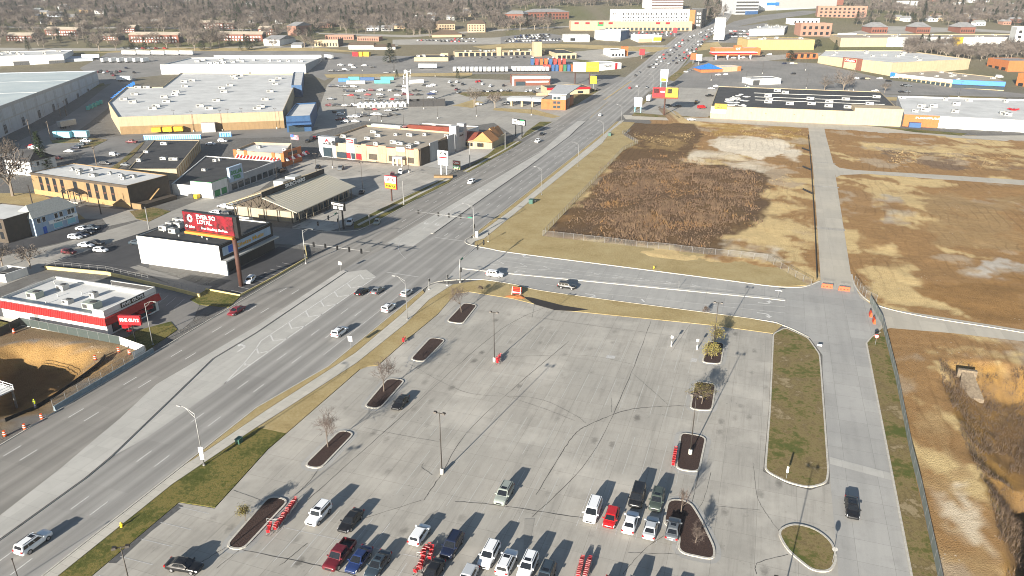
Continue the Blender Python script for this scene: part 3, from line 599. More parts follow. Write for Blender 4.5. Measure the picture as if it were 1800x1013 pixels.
# ================================================================== vehicles
paint_mat('car_paint')
mat('car_glass', (.012, .014, .017), .06, spec=.6); mat('tyre', (.018, .018, .018), .85); mat('rim', (.42, .42, .43), .35, .7)
mat('headlight', (.75, .76, .78), .15, spec=.6); mat('taillight', (.35, .012, .012), .25); mat('black_trim', (.02, .02, .021), .5)
mat('plate', (.6, .6, .58), .5)
def lerp3(a, b, t): return Vector(a) * (1 - t) + Vector(b) * t
SPEC = {  # stations (x, half width, bottom, top), greenhouse (x base front, x base rear, x roof front, x roof rear, hw base, hw roof, z base, z roof), wheels (x front, x rear, radius)
 'sedan': dict(st=[(2.40, .66, .38, .60), (2.30, .80, .26, .70), (1.85, .88, .22, .78), (1.1, .91, .21, .90), (0, .92, .21, .94), (-1.3, .92, .21, .98), (-1.95, .90, .24, 1.0), (-2.32, .83, .30, .96), (-2.42, .70, .42, .86)], g=(1.15, -1.85, .30, -1.05, .85, .60, .90, 1.45), w=(1.45, -1.35, .33)),
 'coupe': dict(st=[(2.38, .66, .36, .58), (2.28, .82, .25, .68), (1.8, .90, .22, .76), (1.0, .93, .21, .88), (-.2, .93, .21, .92), (-1.4, .94, .21, .97), (-2.0, .92, .24, .98), (-2.3, .84, .30, .94), (-2.4, .72, .42, .84)], g=(.85, -1.95, .05, -1.0, .85, .57, .88, 1.37), w=(1.45, -1.35, .34)),
 'hatch': dict(st=[(2.05, .64, .38, .64), (1.95, .78, .27, .76), (1.6, .85, .23, .86), (1.0, .88, .22, .95), (0, .89, .22, .98), (-1.2, .89, .22, 1.02), (-1.8, .87, .25, 1.04), (-2.05, .80, .32, 1.0), (-2.12, .70, .42, .92)], g=(1.15, -2.0, .42, -1.65, .83, .62, .95, 1.5), w=(1.3, -1.3, .32)),
 'suv': dict(st=[(2.34, .70, .42, .78), (2.25, .84, .30, .92), (1.85, .91, .26, 1.0), (1.1, .94, .25, 1.07), (0, .94, .25, 1.09), (-1.3, .94, .25, 1.11), (-2.0, .93, .28, 1.12), (-2.28, .87, .34, 1.10), (-2.36, .78, .45, 1.0)], g=(1.12, -2.26, .42, -2.0, .88, .69, 1.04, 1.72), w=(1.42, -1.36, .37)),
 'jeep': dict(st=[(2.25, .74, .45, .86), (2.18, .86, .34, .98), (1.8, .90, .30, 1.05), (1.0, .92, .28, 1.1), (0, .92, .28, 1.12), (-1.3, .92, .28, 1.13), (-2.0, .92, .3, 1.13), (-2.22, .88, .36, 1.12), (-2.27, .82, .45, 1.05)], g=(.98, -2.2, .62, -2.1, .87, .76, 1.07, 1.80), w=(1.38, -1.34, .38)),
 'minivan': dict(st=[(2.5, .72, .40, .74), (2.4, .88, .28, .86), (2.0, .95, .24, .96), (1.4, .98, .23, 1.05), (0, .99, .23, 1.08), (-1.4, .99, .23, 1.1), (-2.2, .97, .26, 1.1), (-2.48, .92, .32, 1.08), (-2.55, .84, .44, 1.0)], g=(1.62, -2.48, .75, -2.28, .93, .74, 1.02, 1.76), w=(1.55, -1.45, .35)),
 'pickup': dict(st=[(2.85, .78, .50, .90), (2.75, .93, .40, 1.02), (2.3, .98, .34, 1.08), (1.5, 1.0, .32, 1.13), (.2, 1.0, .32, 1.14), (-.95, 1.0, .32, 1.14), (-1.05, 1.0, .34, .78), (-2.75, 1.0, .36, .78), (-2.85, .95, .45, .75)], g=(1.35, -.98, .72, -.80, .92, .74, 1.1, 1.86), w=(1.85, -1.75, .41)),
 'van': dict(st=[(2.8, .80, .45, 1.0), (2.7, .95, .34, 1.12), (2.3, 1.0, .30, 1.2), (1.8, 1.01, .28, 1.25), (0, 1.02, .28, 1.3), (-1.4, 1.02, .28, 1.3), (-2.4, 1.02, .3, 1.3), (-2.75, 1.0, .36, 1.3), (-2.8, .95, .46, 1.25)], g=(2.0, -2.76, 1.4, -2.68, .98, .88, 1.2, 2.25), w=(1.8, -1.7, .38)),
}
def car_shells(kind):
 sp = SPEC[kind]; st = sp['st']; xf, xr, rf, rr, wb, wr, zb, zr = sp['g']
 low = MB(); prof = [(0, 0), (.80, 0), (.96, .12), (1, .35), (1, .62), (.965, .84), (.86, .965), (.55, 1.0), (0, 1.015)]
 ring = prof + [(-a, b) for a, b in prof[-2:0:-1]]; n = len(ring); vs = []
 for x, hw, z0, z1 in st: vs += [(x, a * hw, z0 + b * (z1 - z0)) for a, b in ring]
 fs = [(i * n + q, i * n + (q + 1) % n, (i + 1) * n + (q + 1) % n, (i + 1) * n + q) for i in range(len(st) - 1) for q in range(n)]
 fs += [tuple(range(n)), tuple(range((len(st) - 1) * n, len(st) * n))]
 low.add(vs, fs)
 if kind == 'pickup':   # walls of the load bed
  for y in (-1, 1): low.box(-2.80, -1.0, y * .98 - .06, y * .98 + .06, .6, 1.16) if False else low.box(-2.80, -.98, min(y * .99, y * .88), max(y * .99, y * .88), .6, 1.16)
  low.box(-2.84, -2.72, -.9, .9, .6, 1.14)
 # greenhouse with a rounded roof
 gh = MB(); L = []
 for t, xa, xb, hw in ((0, xf, xr, wb), (.55, xf + (rf - xf) * .6, xr + (rr - xr) * .6, wb + (wr - wb) * .52), (.9, rf + .02, rr - .02, wr + .05), (1, rf - .12, rr + .12, wr - .08)):
  z = zb + (zr - zb) * t; L += [(xa, -hw, z), (xa, hw, z), (xb, hw, z), (xb, -hw, z)]
 fs = [(4 * i + q, 4 * i + (q + 1) % 4, 4 * i + 4 + (q + 1) % 4, 4 * i + 4 + q) for i in range(3) for q in range(4)] + [(12, 13, 14, 15)]
 gh.add(L, fs)
 def face(q0, q1, a, b, lo, hi, push=.018):
  """pane on the side q0-q1 of the greenhouse between fractions a..b, lo..hi"""
  P = lambda lv, c: Vector(L[4 * lv + c]); c0 = [P(0, q0), P(0, q1)]; c1 = [P(2, q0), P(2, q1)]
  pts = [lerp3(lerp3(c0[0], c0[1], a), lerp3(c1[0], c1[1], a), lo), lerp3(lerp3(c0[0], c0[1], b), lerp3(c1[0], c1[1], b), lo),
               lerp3(lerp3(c0[0], c0[1], b), lerp3(c1[0], c1[1], b), hi), lerp3(lerp3(c0[0], c0[1], a), lerp3(c1[0], c1[1], a), hi)]
  mid = lerp3(pts[0], pts[2], .5); ctr = Vector(((xf + xr) / 2, 0, zb + (zr - zb) * .3))
  nn = (pts[1] - pts[0]).cross(pts[3] - pts[0]).normalized()
  if nn.dot(mid - ctr) < 0: nn = -nn
  m = MB(); m.hexa([p - nn * .06 for p in pts], [p + nn * push for p in pts]); return m
 sp2 = .45 if kind != 'pickup' else .52
 win = [('windshield', face(0, 1, .07, .93, .10, .93)), ('rear_window', face(2, 3, .1, .9, .22, .88))]
 if kind == 'van': cuts = [(.06, .27)]
 elif kind in ('suv', 'jeep', 'minivan'): cuts = [(.10, .40), (.43, .68), (.71, .92)]
 else: cuts = [(.12, .46), (.49, .84)]
 for q0, q1 in ((1, 2), (0, 3)):
  for a, b in cuts: win.append(('side_window', face(q0, q1, a, b, .14, .86)))
 return low, gh, win
def car_wheel(r, wd=.23):
 t = MB(); t.disc_x(0, 0, 0, r, wd, 16); rm = MB(); rm.disc_x(0, 0, 0, r * .62, wd + .03, 10); return t, rm
CARS = {}
def near_proto(kind):
 if kind in CARS: return CARS[kind]
 sp = SPEC[kind]; low, gh, win = car_shells(kind); xf, xr, rf, rr, wb, wr, zb, zr = sp['g']; st = sp['st']
 body = MB(); body.add(low.v, low.f); nlow = len(low.f); body.add(gh.v, gh.f)
 me = body.mesh('body', MATS['car_paint']); me.polygons.foreach_set('use_smooth', [i < nlow - 2 for i in range(len(me.polygons))])
 P = [('body', me, None, 1)]
 for nm, m in win: P.append((nm, m.mesh(nm, MATS['car_glass']), None, 0))
 t, rm = car_wheel(sp['w'][2]); tm, rmm = t.mesh('tyre', MATS['tyre'], True), rm.mesh('rim', MATS['rim'])
 hw = max(s[1] for s in st)
 for x in sp['w'][:2]:
  for y in (-1, 1): P.append(('wheel', tm, (x, y * (hw - .095), sp['w'][2]), 0)); P.append(('>rim', rmm, None, 0))
 fx, fz = st[1][0], st[1][3]; rx, rz = st[-2][0], st[-2][3]
 for y in (-1, 1):
  h = MB(); h.hexa([(fx - .22, y * .60 * 1, fz - .20), (fx + .05, y * .50, fz - .20), (fx + .02, y * .80, fz - .2), (fx - .25, y * .86, fz - .18)], [(fx - .30, y * .56, fz + .012), (fx - .02, y * .48, fz - .02), (fx - .06, y * .78, fz - .04), (fx - .34, y * .84, fz + .005)])
  P.append(('headlight', h.mesh('headlight', MATS['headlight']), None, 0))
  q = MB(); q.box(rx - .085 - (.03 if kind != 'pickup' else 0), rx + .1, min(y * .58, y * .86), max(y * .58, y * .86), rz - .3, rz - .06); P.append(('taillight', q.mesh('taillight', MATS['taillight']), None, 0))
  q = MB(); q.box(xf - .32, xf - .18, min(y * (wb - .02), y * (wb + .24)), max(y * (wb - .02), y * (wb + .24)), zb + .05, zb + .22); P.append(('side_mirror', q.mesh('side_mirror', MATS['car_paint']), None, 1))
 q = MB(); q.box(st[0][0] - .06, st[0][0] + .012, -.45, .45, st[0][2] + .06, st[0][3] - .06); P.append(('grille', q.mesh('grille', MATS['black_trim']), None, 0))
 q = MB(); q.box(st[-1][0] - .02, st[-1][0] + .06, -.26, .26, st[-1][2] + .12, st[-1][2] + .26); P.append(('number_plate', q.mesh('number_plate', MATS['plate']), None, 0))
 if kind in ('suv', 'jeep', 'minivan'):
  for y in (-1, 1):
   q = MB(); q.box(rr + .2, rf - .25, y * (wr - .1) - .025, y * (wr - .1) + .025, zr - .02, zr + .06); P.append(('roof_rail', q.mesh('roof_rail', MATS['black_trim']), None, 0))
 if kind == 'pickup':
  q = MB(); q.box(-2.74, -1.02, -.87, .87, .79, .83); P.append(('load_bed', q.mesh('load_bed', MATS['black_trim']), None, 0))
 q = MB(); q.box(rf - .75, rf - .22, -wr * .62, wr * .62, zr - .01, zr + .014); sun = q.mesh('sunroof', MATS['car_glass'])
 CARS[kind] = (P, sun); return CARS[kind]
COLS = dict(white=(.74, .75, .76), silver=(.42, .44, .46), grey=(.13, .14, .15), black=(.010, .010, .011), red=(.42, .012, .014), maroon=(.11, .010, .016), blue=(.015, .03, .10), navy=(.008, .013, .035), green=(.05, .065, .055), tan=(.36, .31, .22), darkred=(.16, .012, .02), slate=(.03, .045, .06), sage=(.26, .29, .26))
NAMES = dict(sedan='sedan', coupe='sports_car', hatch='hatchback_car', suv='suv_car', jeep='suv_car', minivan='minivan', pickup='pickup_truck', van='cargo_van')
CATS = dict(sedan='car', coupe='car', hatch='car', suv='car', jeep='car', minivan='minivan', pickup='pickup truck', van='van')
def car(kind, colour, p, ang, label, group=None, sunroof=False):
 P, sun = near_proto(kind); root = empty(NAMES[kind], (p[0], p[1], hz(p[1]) + .02), ang, label, CATS[kind], group); last = None
 for nm, me, loc, painted in P:
  if nm[0] == '>': o = link(nm[1:], me, last)
  else: o = link(nm, me, root, loc); last = o
  if painted: o.color = (*COLS[colour], 1)
 if sunroof: link('sunroof', sun, root)
 return root
AW, TO = ANG_U, ANG_U + math.pi       # pointing away from / towards the lens along the grid
RT, LF = ANG_U - math.pi / 2, ANG_U + math.pi / 2
# ---- cars in the shopping-centre car park (u, v in the street grid)
for kind, col, u, v, a, lab, sr in [
 ('suv', 'sage', 84.6, -30.4, TO, 'pale silver green SUV with roof rack standing alone in the aisle', True),
 ('minivan', 'white', 85.2, -17.0, TO, 'white minivan parked beside a red car by the mulch island', False),
 ('hatch', 'red', 84.6, -14.2, TO, 'bright red hatchback parked between a white minivan and a white sedan', False),
 ('sedan', 'white', 84.6, -11.4, AW, 'white sedan parked between the red hatchback and a silver sedan', False),
 ('sedan', 'silver', 84.4, -8.5, AW, 'silver blue sedan parked second from the mulch island with a bare tree', False),
 ('sedan', 'grey', 85.2, -5.5, AW, 'dark grey sedan with black glass roof parked against the mulch island', True),
 ('minivan', 'black', 90.6, -11.5, TO, 'black minivan parked nose to nose with the white sedan', False),
 ('suv', 'green', 90.6, -8.6, TO, 'grey green SUV with open sunroof parked next to the black minivan', True),
 ('suv', 'navy', 72.0, -33.4, TO, 'dark navy SUV parked beside a row of red shopping carts', False),
 ('suv', 'white', 71.9, -28.0, TO, 'white SUV with plain roof parked nose out beside another white SUV', False),
 ('suv', 'white', 71.4, -25.3, AW, 'white SUV with red taillights parked tail out between two white SUVs', True),
 ('suv', 'white', 71.6, -22.5, TO, 'white SUV with dark sunroof and roof rails, parked nose out', True),
 ('suv', 'slate', 70.6, -19.8, TO, 'dark blue grey SUV parked at the end of the row of white SUVs', True),
 ('hatch', 'white', 72.6, -38.5, AW, 'white hatchback parked alone near the red cart row', False),
 ('jeep', 'white', 71.6, -54.0, TO, 'boxy white SUV with sunroof parked near the cart rack island', True),
 ('sedan', 'black', 72.0, -49.0, TO, 'black sedan parked alone beside the boxy white SUV', False),
 ('pickup', 'maroon', 65.4, -46.8, TO, 'maroon pickup truck with an empty load bed', False),
 ('sedan', 'blue', 65.6, -44.0, TO, 'deep blue sedan parked next to the maroon pickup truck', False),
 ('sedan', 'slate', 65.6, -41.2, TO, 'dark slate sedan parked one stall beyond the deep blue sedan', True),
 ('sedan', 'black', 66.6, -33.8, TO, 'black sedan parked nose to tail with the dark navy SUV', False),
 ('hatch', 'silver', 67.2, -29.2, TO, 'silver hatchback nosed up to the white SUV with plain roof', False),
 ('sedan', 'black', 70.8, -11.6, TO, 'black sedan parked beyond the double row of red shopping carts', False),
 ('suv', 'grey', 71.4, -8.7, TO, 'grey SUV parked at the lower edge of the car park', False),
 ('suv', 'silver', 69.9, -6.2, TO, 'silver SUV parked beside the grey SUV', False),
 ('suv', 'tan', 69.9, -3.4, TO, 'tan SUV parked beside the silver SUV', False),
 ('sedan', 'black', 57.2, -65.0, RT + .15, 'black sedan parked under a twin headed lamp post', False),
 ('coupe', 'black', 103.4, -57.2, TO + .05, 'black sports car parked beside the mulch island with a bare tree', False),
 ('sedan', 'black', 98.2, 18.5, TO, 'black sedan driving down the concrete access road', True)]:
 car(kind, col, UV(u, v), a, lab, None, sr)
for kind, col, u, v, a, lab, sr in [
 ('suv', 'white', 54.0, -87.5, AW, 'large white SUV with sunroof driving up the avenue past the yellow hydrant', True),
 ('suv', 'white', 126.0, -83.6, AW, 'white SUV driving alone in the kerbside through lane of the avenue', True),
 ('suv', 'white', 141.5, -79.7, AW, 'white SUV waiting in the right turn lane beside a tall street lamp', True),
 ('hatch', 'silver', 151.4, -79.9, AW, 'silver hatchback first in the right turn lane', False),
 ('sedan', 'black', 148.6, -91.0, AW, 'black sedan waiting in the inner lane beside the painted chevrons', False),
 ('sedan', 'grey', 150.6, -87.6, AW, 'grey sedan waiting in the middle lane next to the black sedan', False),
 ('sedan', 'darkred', 128.2, -112.9, TO, 'dark red sedan driving by the red and white burger restaurant', False),
 ('suv', 'white', 264.0, -108.0, TO, 'white SUV driving towards the junction beside the paired lane arrows', False),
 ('pickup', 'white', 355.0, -108.4, TO, 'white pickup truck driving past the verge with wooden street poles', False),
 ('sedan', 'black', 375.0, -112.4, TO, 'dark sedan driving near the restaurant with the orange roof', False)]:
 car(kind, col, UV(u, v), a, lab, None, sr)
car('suv', 'white', UV(170.6, -63.5), RT, 'white SUV turning into the cross street by the signal post')
car('suv', 'black', UV(168.6, -43.2), RT, 'black SUV driving along the cross street beside the dry verge')
# ================================================================== lamp posts, signals, poles
mat('galvanised', (.27, .27, .265), .5, .3, var=.2, scale=3, world=False); mat('bronze', (.05, .042, .036), .5, .3); mat('post_base', (.55, .52, .46), .9, var=.2, scale=4, world=False)
mat('lens', (.7, .7, .66), .3); mat('signal_black', (.012, .012, .012), .5); mat('sign_white', (.8, .8, .78), .5); mat('sign_green', (.02, .20, .12), .5)
mat('wood_pole', (.20, .155, .115), .9, var=.4, scale=2, world=False); mat('red_light', (.9, .03, .02), .4, emit=2.0)
def lamp_proto():
 root = empty('parking_lamp', (0, 0, 0))
 b = MB(); b.cyl(0, 0, -.05, .95, .32, .30, 14); b.build('concrete_base', MATS['post_base'], root, True)
 b = MB(); b.tube([(0, 0, .9), (0, 0, 11.1)], [.095, .06], 8); b.build('pole', MATS['bronze'], root, True)
 b = MB(); b.box(-.05, .05, -.6, .6, 10.95, 11.05); b.build('bracket', MATS['bronze'], root)
 for y in (-1, 1):
  b = MB(); b.hexa([(-.28, y * .7 - .25, 10.95), (.28, y * .7 - .25, 10.95), (.28, y * .7 + .25, 10.95), (-.28, y * .7 + .25, 10.95)], [(-.2, y * .7 - .2, 11.2), (.2, y * .7 - .2, 11.2), (.2, y * .7 + .2, 11.2), (-.2, y * .7 + .2, 11.2)])
  hd = b.build('lamp_head', MATS['bronze'], root); q = MB(); q.box(-.2, .2, y * .7 - .18, y * .7 + .18, 10.93, 10.955); q.build('lens', MATS['lens'], hd)
 return root
LAMP = lamp_proto(); first_lamp = [True]
def lamp(p, rot, label, group=None):
 o = LAMP if first_lamp[0] else copy_tree(LAMP); first_lamp[0] = False
 o.location = (p[0], p[1], hz(p[1])); o.rotation_euler = (0, 0, rot); return tag(o, label, 'lamp post', group)
lamp(W(777, 833), ANG_U, 'twin headed lamp post on white base amid the empty car park, no carts')
lamp(W(869, 636), ANG_U, 'twin headed lamp post with red carts at its white base')
lamp(W(1213, 799), ANG_U, 'twin headed lamp post standing in a mulch island beside a red cart row')
lamp(W(1253, 617), ANG_U, 'twin headed lamp post rising from the yellow leaved tree island')
SHV = Vector((SHX, SHY, 0)) * (11.1 / math.tan(SUN_EL))
lamp(W(1430, 817) - SHV, ANG_U, 'twin headed lamp post whose shadow crosses the teardrop grass island')
lamp(UV(58.2, -64.4) if False else Vector((-44.9, 73.6, 0)) + Vector((0, -6.8, 0)), ANG_U + .6, 'twin headed lamp post over a black sedan by the avenue')
def street_lamp_proto(arm):
 root = empty('street_lamp', (0, 0, 0)); b = MB(); b.tube([(0, 0, -.05), (0, 0, 9.7)], [.105, .06], 8); b.build('pole', MATS['galvanised'], root, True)
 b = MB(); b.cyl(0, 0, -.05, .35, .24, .2, 10); b.build('base', MATS['galvanised'], root)
 b = MB(); b.tube([(0, 0, 9.55), (arm * .5, 0, 10.25), (arm * .8, 0, 10.5), (arm, 0, 10.52)], .045, 6); b.tube([(0, 0, 8.9), (arm * .35, 0, 9.6), (arm * .62, 0, 10.32)], .035, 6); b.build('arm', MATS['galvanised'], root)
 b = MB(); b.hexa([(arm - .1, -.14, 10.42), (arm + .65, -.16, 10.45), (arm + .65, .16, 10.45), (arm - .1, .14, 10.42)], [(arm - .1, -.08, 10.58), (arm + .6, -.1, 10.56), (arm + .6, .1, 10.56), (arm - .1, .08, 10.58)]); b.build('lamp_head', MATS['galvanised'], root)
 return root
SLAMP = street_lamp_proto(2.6); first_sl = [True]
def street_lamp(p, rot, label, group=None):
 o = SLAMP if first_sl[0] else copy_tree(SLAMP); first_sl[0] = False
 o.location = (p[0], p[1], hz(p[1])); o.rotation_euler = (0, 0, rot); return tag(o, label, 'street lamp', group)
for px, py, r, lab in [(359, 819, LF, 'galvanised street lamp with white signs on its pole by the bus stop footway'), (716, 562, LF, 'galvanised street lamp beside the right turn lane cars'), (952, 343, LF, 'galvanised street lamp next to the green utility cabinet'),
                       (1016, 293, LF, 'galvanised street lamp along the footway between two utility cabinets'), (1060, 250, LF, 'galvanised street lamp near the far end of the fenced field'), (1092, 217, LF, 'galvanised street lamp at the mouth of the back lane'),
                       (269, 607, RT, 'galvanised street lamp on the lawn of the burger restaurant'), (1122, 178, LF, 'galvanised street lamp behind the white panel sign'), (1147, 157, LF, 'galvanised street lamp at the far junction kerb')]:
 street_lamp(W(px, py), r, lab)
STREETS = 'street lamps lining the far avenue'
for px, py in [(1172, 133), (1190, 112), (1205, 95), (1222, 80)]: street_lamp(W(px, py), LF, 'galvanised street lamp far along the avenue past the second junction', STREETS)
mb = MB(); mb.box(-.35, .35, -.05, .05, 2.6, 3.6); mb.box(-.3, .3, -.05, .05, 1.3, 2.5); o = mb.build('notice_board', MATS['sign_white'], None, loc=W(359, 819) + Vector((-.02, -.14, 0))); tag(o, 'white notice boards strapped to the street lamp pole', 'sign')
def signal_post(p, h, arm, rot, heads, label, lum=None, signplate=True, z_arm=6.0):
 root = empty('traffic_signal', (p[0], p[1], 0), rot, label, 'traffic signal')
 b = MB(); b.tube([(0, 0, -.05), (0, 0, h)], [.18, .12], 10); b.build('mast', MATS['galvanised'], root, True)
 b = MB(); b.cyl(0, 0, -.05, .5, .32, .25, 10); b.build('base', MATS['galvanised'], root)
 b = MB(); b.tube([(0, 0, z_arm), (arm, 0, z_arm + .25)], [.13, .06], 8); b.build('mast_arm', MATS['galvanised'], root, True)
 for x in heads:
  b = MB(); b.box(x - .19, x + .19, -.42, -.16, z_arm - .45, z_arm + .72); b.box(x - .32, x + .32, -.16, -.13, z_arm - .58, z_arm + .86); b.box(x - .04, x + .04, -.14, .0, z_arm, z_arm + .25); hd = b.build('signal_head', MATS['signal_black'], root)
  for k in range(3):
   q = MB(); q.tube([(x, -.46, z_arm + .5 - k * .37), (x, -.40, z_arm + .5 - k * .37)], .12, 8); q.build('lens', MATS['car_glass'], hd)
 b = MB(); b.box(-.2, .2, -.44, -.18, 3.0, 4.2); b.build('signal_head', MATS['signal_black'], root)
 if signplate: b = MB(); b.box(.5, 2.0, -.14, -.11, z_arm - .05, z_arm + .45); b.build('street_name_plate', MATS['sign_green'], root)
 if lum:
  b = MB(); b.tube([(0, 0, h - .15), (lum * .5, 0, h + .5), (lum * .85, 0, h + .72), (lum, 0, h + .73)], .045, 6); b.tube([(0, 0, h - .8), (lum * .4, 0, h), (lum * .6, 0, h + .58)], .035, 6); b.build('lamp_arm', MATS['galvanised'], root)
  b = MB(); b.box(lum - .1, lum + .65, -.15, .15, h + .64, h + .78); b.build('lamp_head', MATS['galvanised'], root)
 return root
def aim(p, q): return math.atan2(q[1] - p[1], q[0] - p[0])
def arm_to(p, px, py, z):
 q = W(px, py, z); d = math.hypot(q[0] - p[0], q[1] - p[1]); return d, aim(p, q)
p = W(538, 464); d, a = arm_to(p, 650, 443, 6.2); signal_post(p, 9.8, d, a, [d * .16, d * .34, d * .52, d * .7, d * .88], 'white mast arm signal by the black fronted music shop', 3.0, False)
p = W(833, 418); d, a = arm_to(p, 730, 372, 6.2); s3 = signal_post(p, 9.8, d, a, [d * .22, d * .42, d * .6, d * .95], 'white mast arm signal at the corner of the fenced field', 3.0)
p = W(809, 497); d, a = arm_to(p, 850, 425, 6.2); signal_post(p, 6.6, d, a, [d * .7, d * .97], 'dark mast arm signal at the corner of the car park verge', None)
p = W(597, 407); d, a = arm_to(p, 558, 394, 6.2); signal_post(p, 6.6, d, a, [d * .45, d * .95], 'dark mast arm signal in front of the shoe store sign', None)
for px, py, lab in [(786, 503, 'short pedestrian signal post beside the corner ramp'), (754, 510, 'short pedestrian signal post at the end of the turn lane verge'), (858, 426, 'short pedestrian signal post across from the car park verge')]:
 p = W(px, py); root = empty('pedestrian_signal', p, ANG_U, lab, 'signal'); b = MB(); b.tube([(0, 0, -.02), (0, 0, 3.2)], .07, 8); b.build('post', MATS['galvanised'], root); b = MB(); b.box(-.22, .22, -.35, -.06, 2.4, 3.0); b.build('signal_head', MATS['signal_black'], root); b = MB(); b.cyl(0, 0, -.02, .3, .18, .15, 8); b.build('base', MATS['sign_white'], root)
p = W(838, 417); root = empty('signal_cabinet', p, ANG_U, 'tall white signal control cabinet beside the mast arm post', 'cabinet'); b = MB(); b.box(-.35, .35, -.5, .5, 0, 1.9); b.build('housing', MATS['sign_white'], root); b = MB(); b.box(-.42, .42, -.57, .57, 1.9, 1.98); b.build('lid', MATS['galvanised'], root); b = MB(); b.box(-.36, -.345, -.4, .4, .2, 1.75); b.build('door', MATS['lens'], root)
# tall thin dark pole at the lower left, and a bare pole by the Five-lane kerb
p = W(33, 1020); b = MB(); b.tube([(p.x, p.y, 0), (p.x, p.y, 3.4)], [.06, .05], 8); b.box(p.x - .09, p.x + .09, p.y - .09, p.y + .09, 3.35, 3.5); tag(b.build('dark_pole', MATS['bronze']), 'thin dark capped pole beside the avenue footway', 'pole')
# ================================================================== trees
mat('bark', (.16, .125, .10), .95, var=.4, scale=5, world=False, bump=.3); mat('twig', (.125, .095, .08), .9, var=.4, scale=2.5, world=True); mat('twig_grey', (.27, .225, .175), .9, var=.45, scale=1.2, world=True)
mat('leaf_yellow', (.25, .195, .05), .8, col2=(.13, .13, .035), scale=1.5); mat('needle', (.022, .045, .018), .9, col2=(.010, .022, .009), scale=.9); mat('leaf_olive', (.075, .08, .028), .9, col2=(.03, .035, .014), scale=.8)
def rnd_dir(rr, d, sp):
 v = Vector((rr.gauss(0, 1), rr.gauss(0, 1), rr.gauss(0, 1))).normalized(); return (d + v * sp).normalized()
def bare_tree(seed, h=5.5, spread=.75, levels=5, r0=.10, kids=(8, 5, 4, 3, 2), up=.2, sides=4):
 rr = random.Random(seed); tr, cr = MB(), MB(); tips = []
 def grow(p, d, ln, r, lv):
  n = 3; pts = [p]; rad = [r]
  for i in range(n):
   d = (rnd_dir(rr, d, .16) + Vector((0, 0, up * .25))).normalized(); p = p + d * ln / n; pts.append(p); rad.append(r * (1 - .55 * (i + 1) / n))
  (tr if lv < 2 else cr).tube(pts, rad, sides + 2 if lv == 0 else (sides if lv < 2 else 3), lv < 2)
  if lv >= levels: tips.append(p); return
  for k in range(kids[min(lv, len(kids) - 1)]):
   t = rr.uniform(.45, 1.0) if lv else rr.uniform(.75, 1.0); i = min(int(t * n), n - 1); q = pts[i].lerp(pts[i + 1], t * n - i)
   ax = rnd_dir(rr, d, spread + .15 * rr.random()); ax = (ax + Vector((0, 0, up))).normalized()
   grow(q, ax, ln * rr.uniform(.55, .8) if lv else h * rr.uniform(.26, .36), max(rad[i + 1] * .62, .017), lv + 1)
 grow(Vector((0, 0, -.1)), Vector((0, 0, 1)), h * .34, r0, 0)
 return tr, cr, tips
def leaf_cloud(mb, tips, n, sp, size, rr):
 for t in tips:
  for _ in range(n):
   p = t + Vector((rr.gauss(0, sp), rr.gauss(0, sp), rr.gauss(0, sp))); d = Vector((rr.gauss(0, 1), rr.gauss(0, 1), rr.gauss(0, 1))).normalized(); e = d.orthogonal().normalized()
   s = size * rr.uniform(.6, 1.3); mb.add([p - d * s, p + e * s * .6, p + d * s, p - e * s * .6], [(0, 1, 2, 3)])
def tree(name, p, label, seed, h=5.5, leaf=None, nleaf=5, group=None, levels=4, spread=.95, r0=.11, cat='tree', **kw):
 tr, cr, tips = bare_tree(seed, h, spread, levels, r0, **kw); root = empty(name, p, seed, label, cat, group)
 tr.build('trunk', MATS['bark'], root, True); rr = random.Random(seed)
 c = cr.build('crown', MATS['twig'], root)
 if leaf: lb = MB(); leaf_cloud(lb, tips, nleaf, .22, .11, rr); lb.build('foliage', MATS[leaf], c)
 return root
G = lambda px, py: W(px, py) + Vector((0, 0, .1))
tree('bare_tree', G(675, 689), 'bare young tree in the mulch island beside the black sports car', 11, 7.6, levels=4, r0=.14)
tree('bare_tree', G(577, 787), 'bare young tree in the mulch island by the green utility box', 12, 6.4, levels=4, r0=.13)
tree('bare_tree', G(811, 550), 'bare young tree in the mulch island at the top of the car park', 13, 7.0, levels=4, r0=.13)
tree('young_tree', G(1251, 632), 'small tree with yellow green leaves beside the white pole base', 14, 3.6, 'leaf_yellow', 3)
tree('young_tree', G(1257, 606), 'yellow leaved tree at the far end of its mulch island', 15, 4.8, 'leaf_yellow', 2)
tree('young_tree', G(1233, 711), 'small tree with ochre leaves alone in a mulch island', 16, 5.2, 'leaf_yellow', 4)
tree('shrub', G(432, 916), 'small yellow green shrub at the edge of the cart rack island', 17, 2.6, 'leaf_yellow', 8, levels=3, r0=.05, cat='shrub')
tree('bare_tree', G(1222, 955), 'bare pale little tree in the mulch island beside the dark grey sedan', 18, 3.4, levels=4)
tree('bare_tree', G(1197, 902), 'slender bare tree trunk behind the dark grey sedan', 19, 4.8, levels=3, spread=.5)
tree('bare_tree', W(845, 512), 'low bare shrub tangled on the dry verge behind the barricades', 20, 1.8, levels=4, cat='shrub', r0=.04)
tree('bare_tree', W(1240, 553), 'bare bush on the dry verge behind the yellow leaved tree', 21, 2.4, levels=4, cat='shrub', r0=.05)
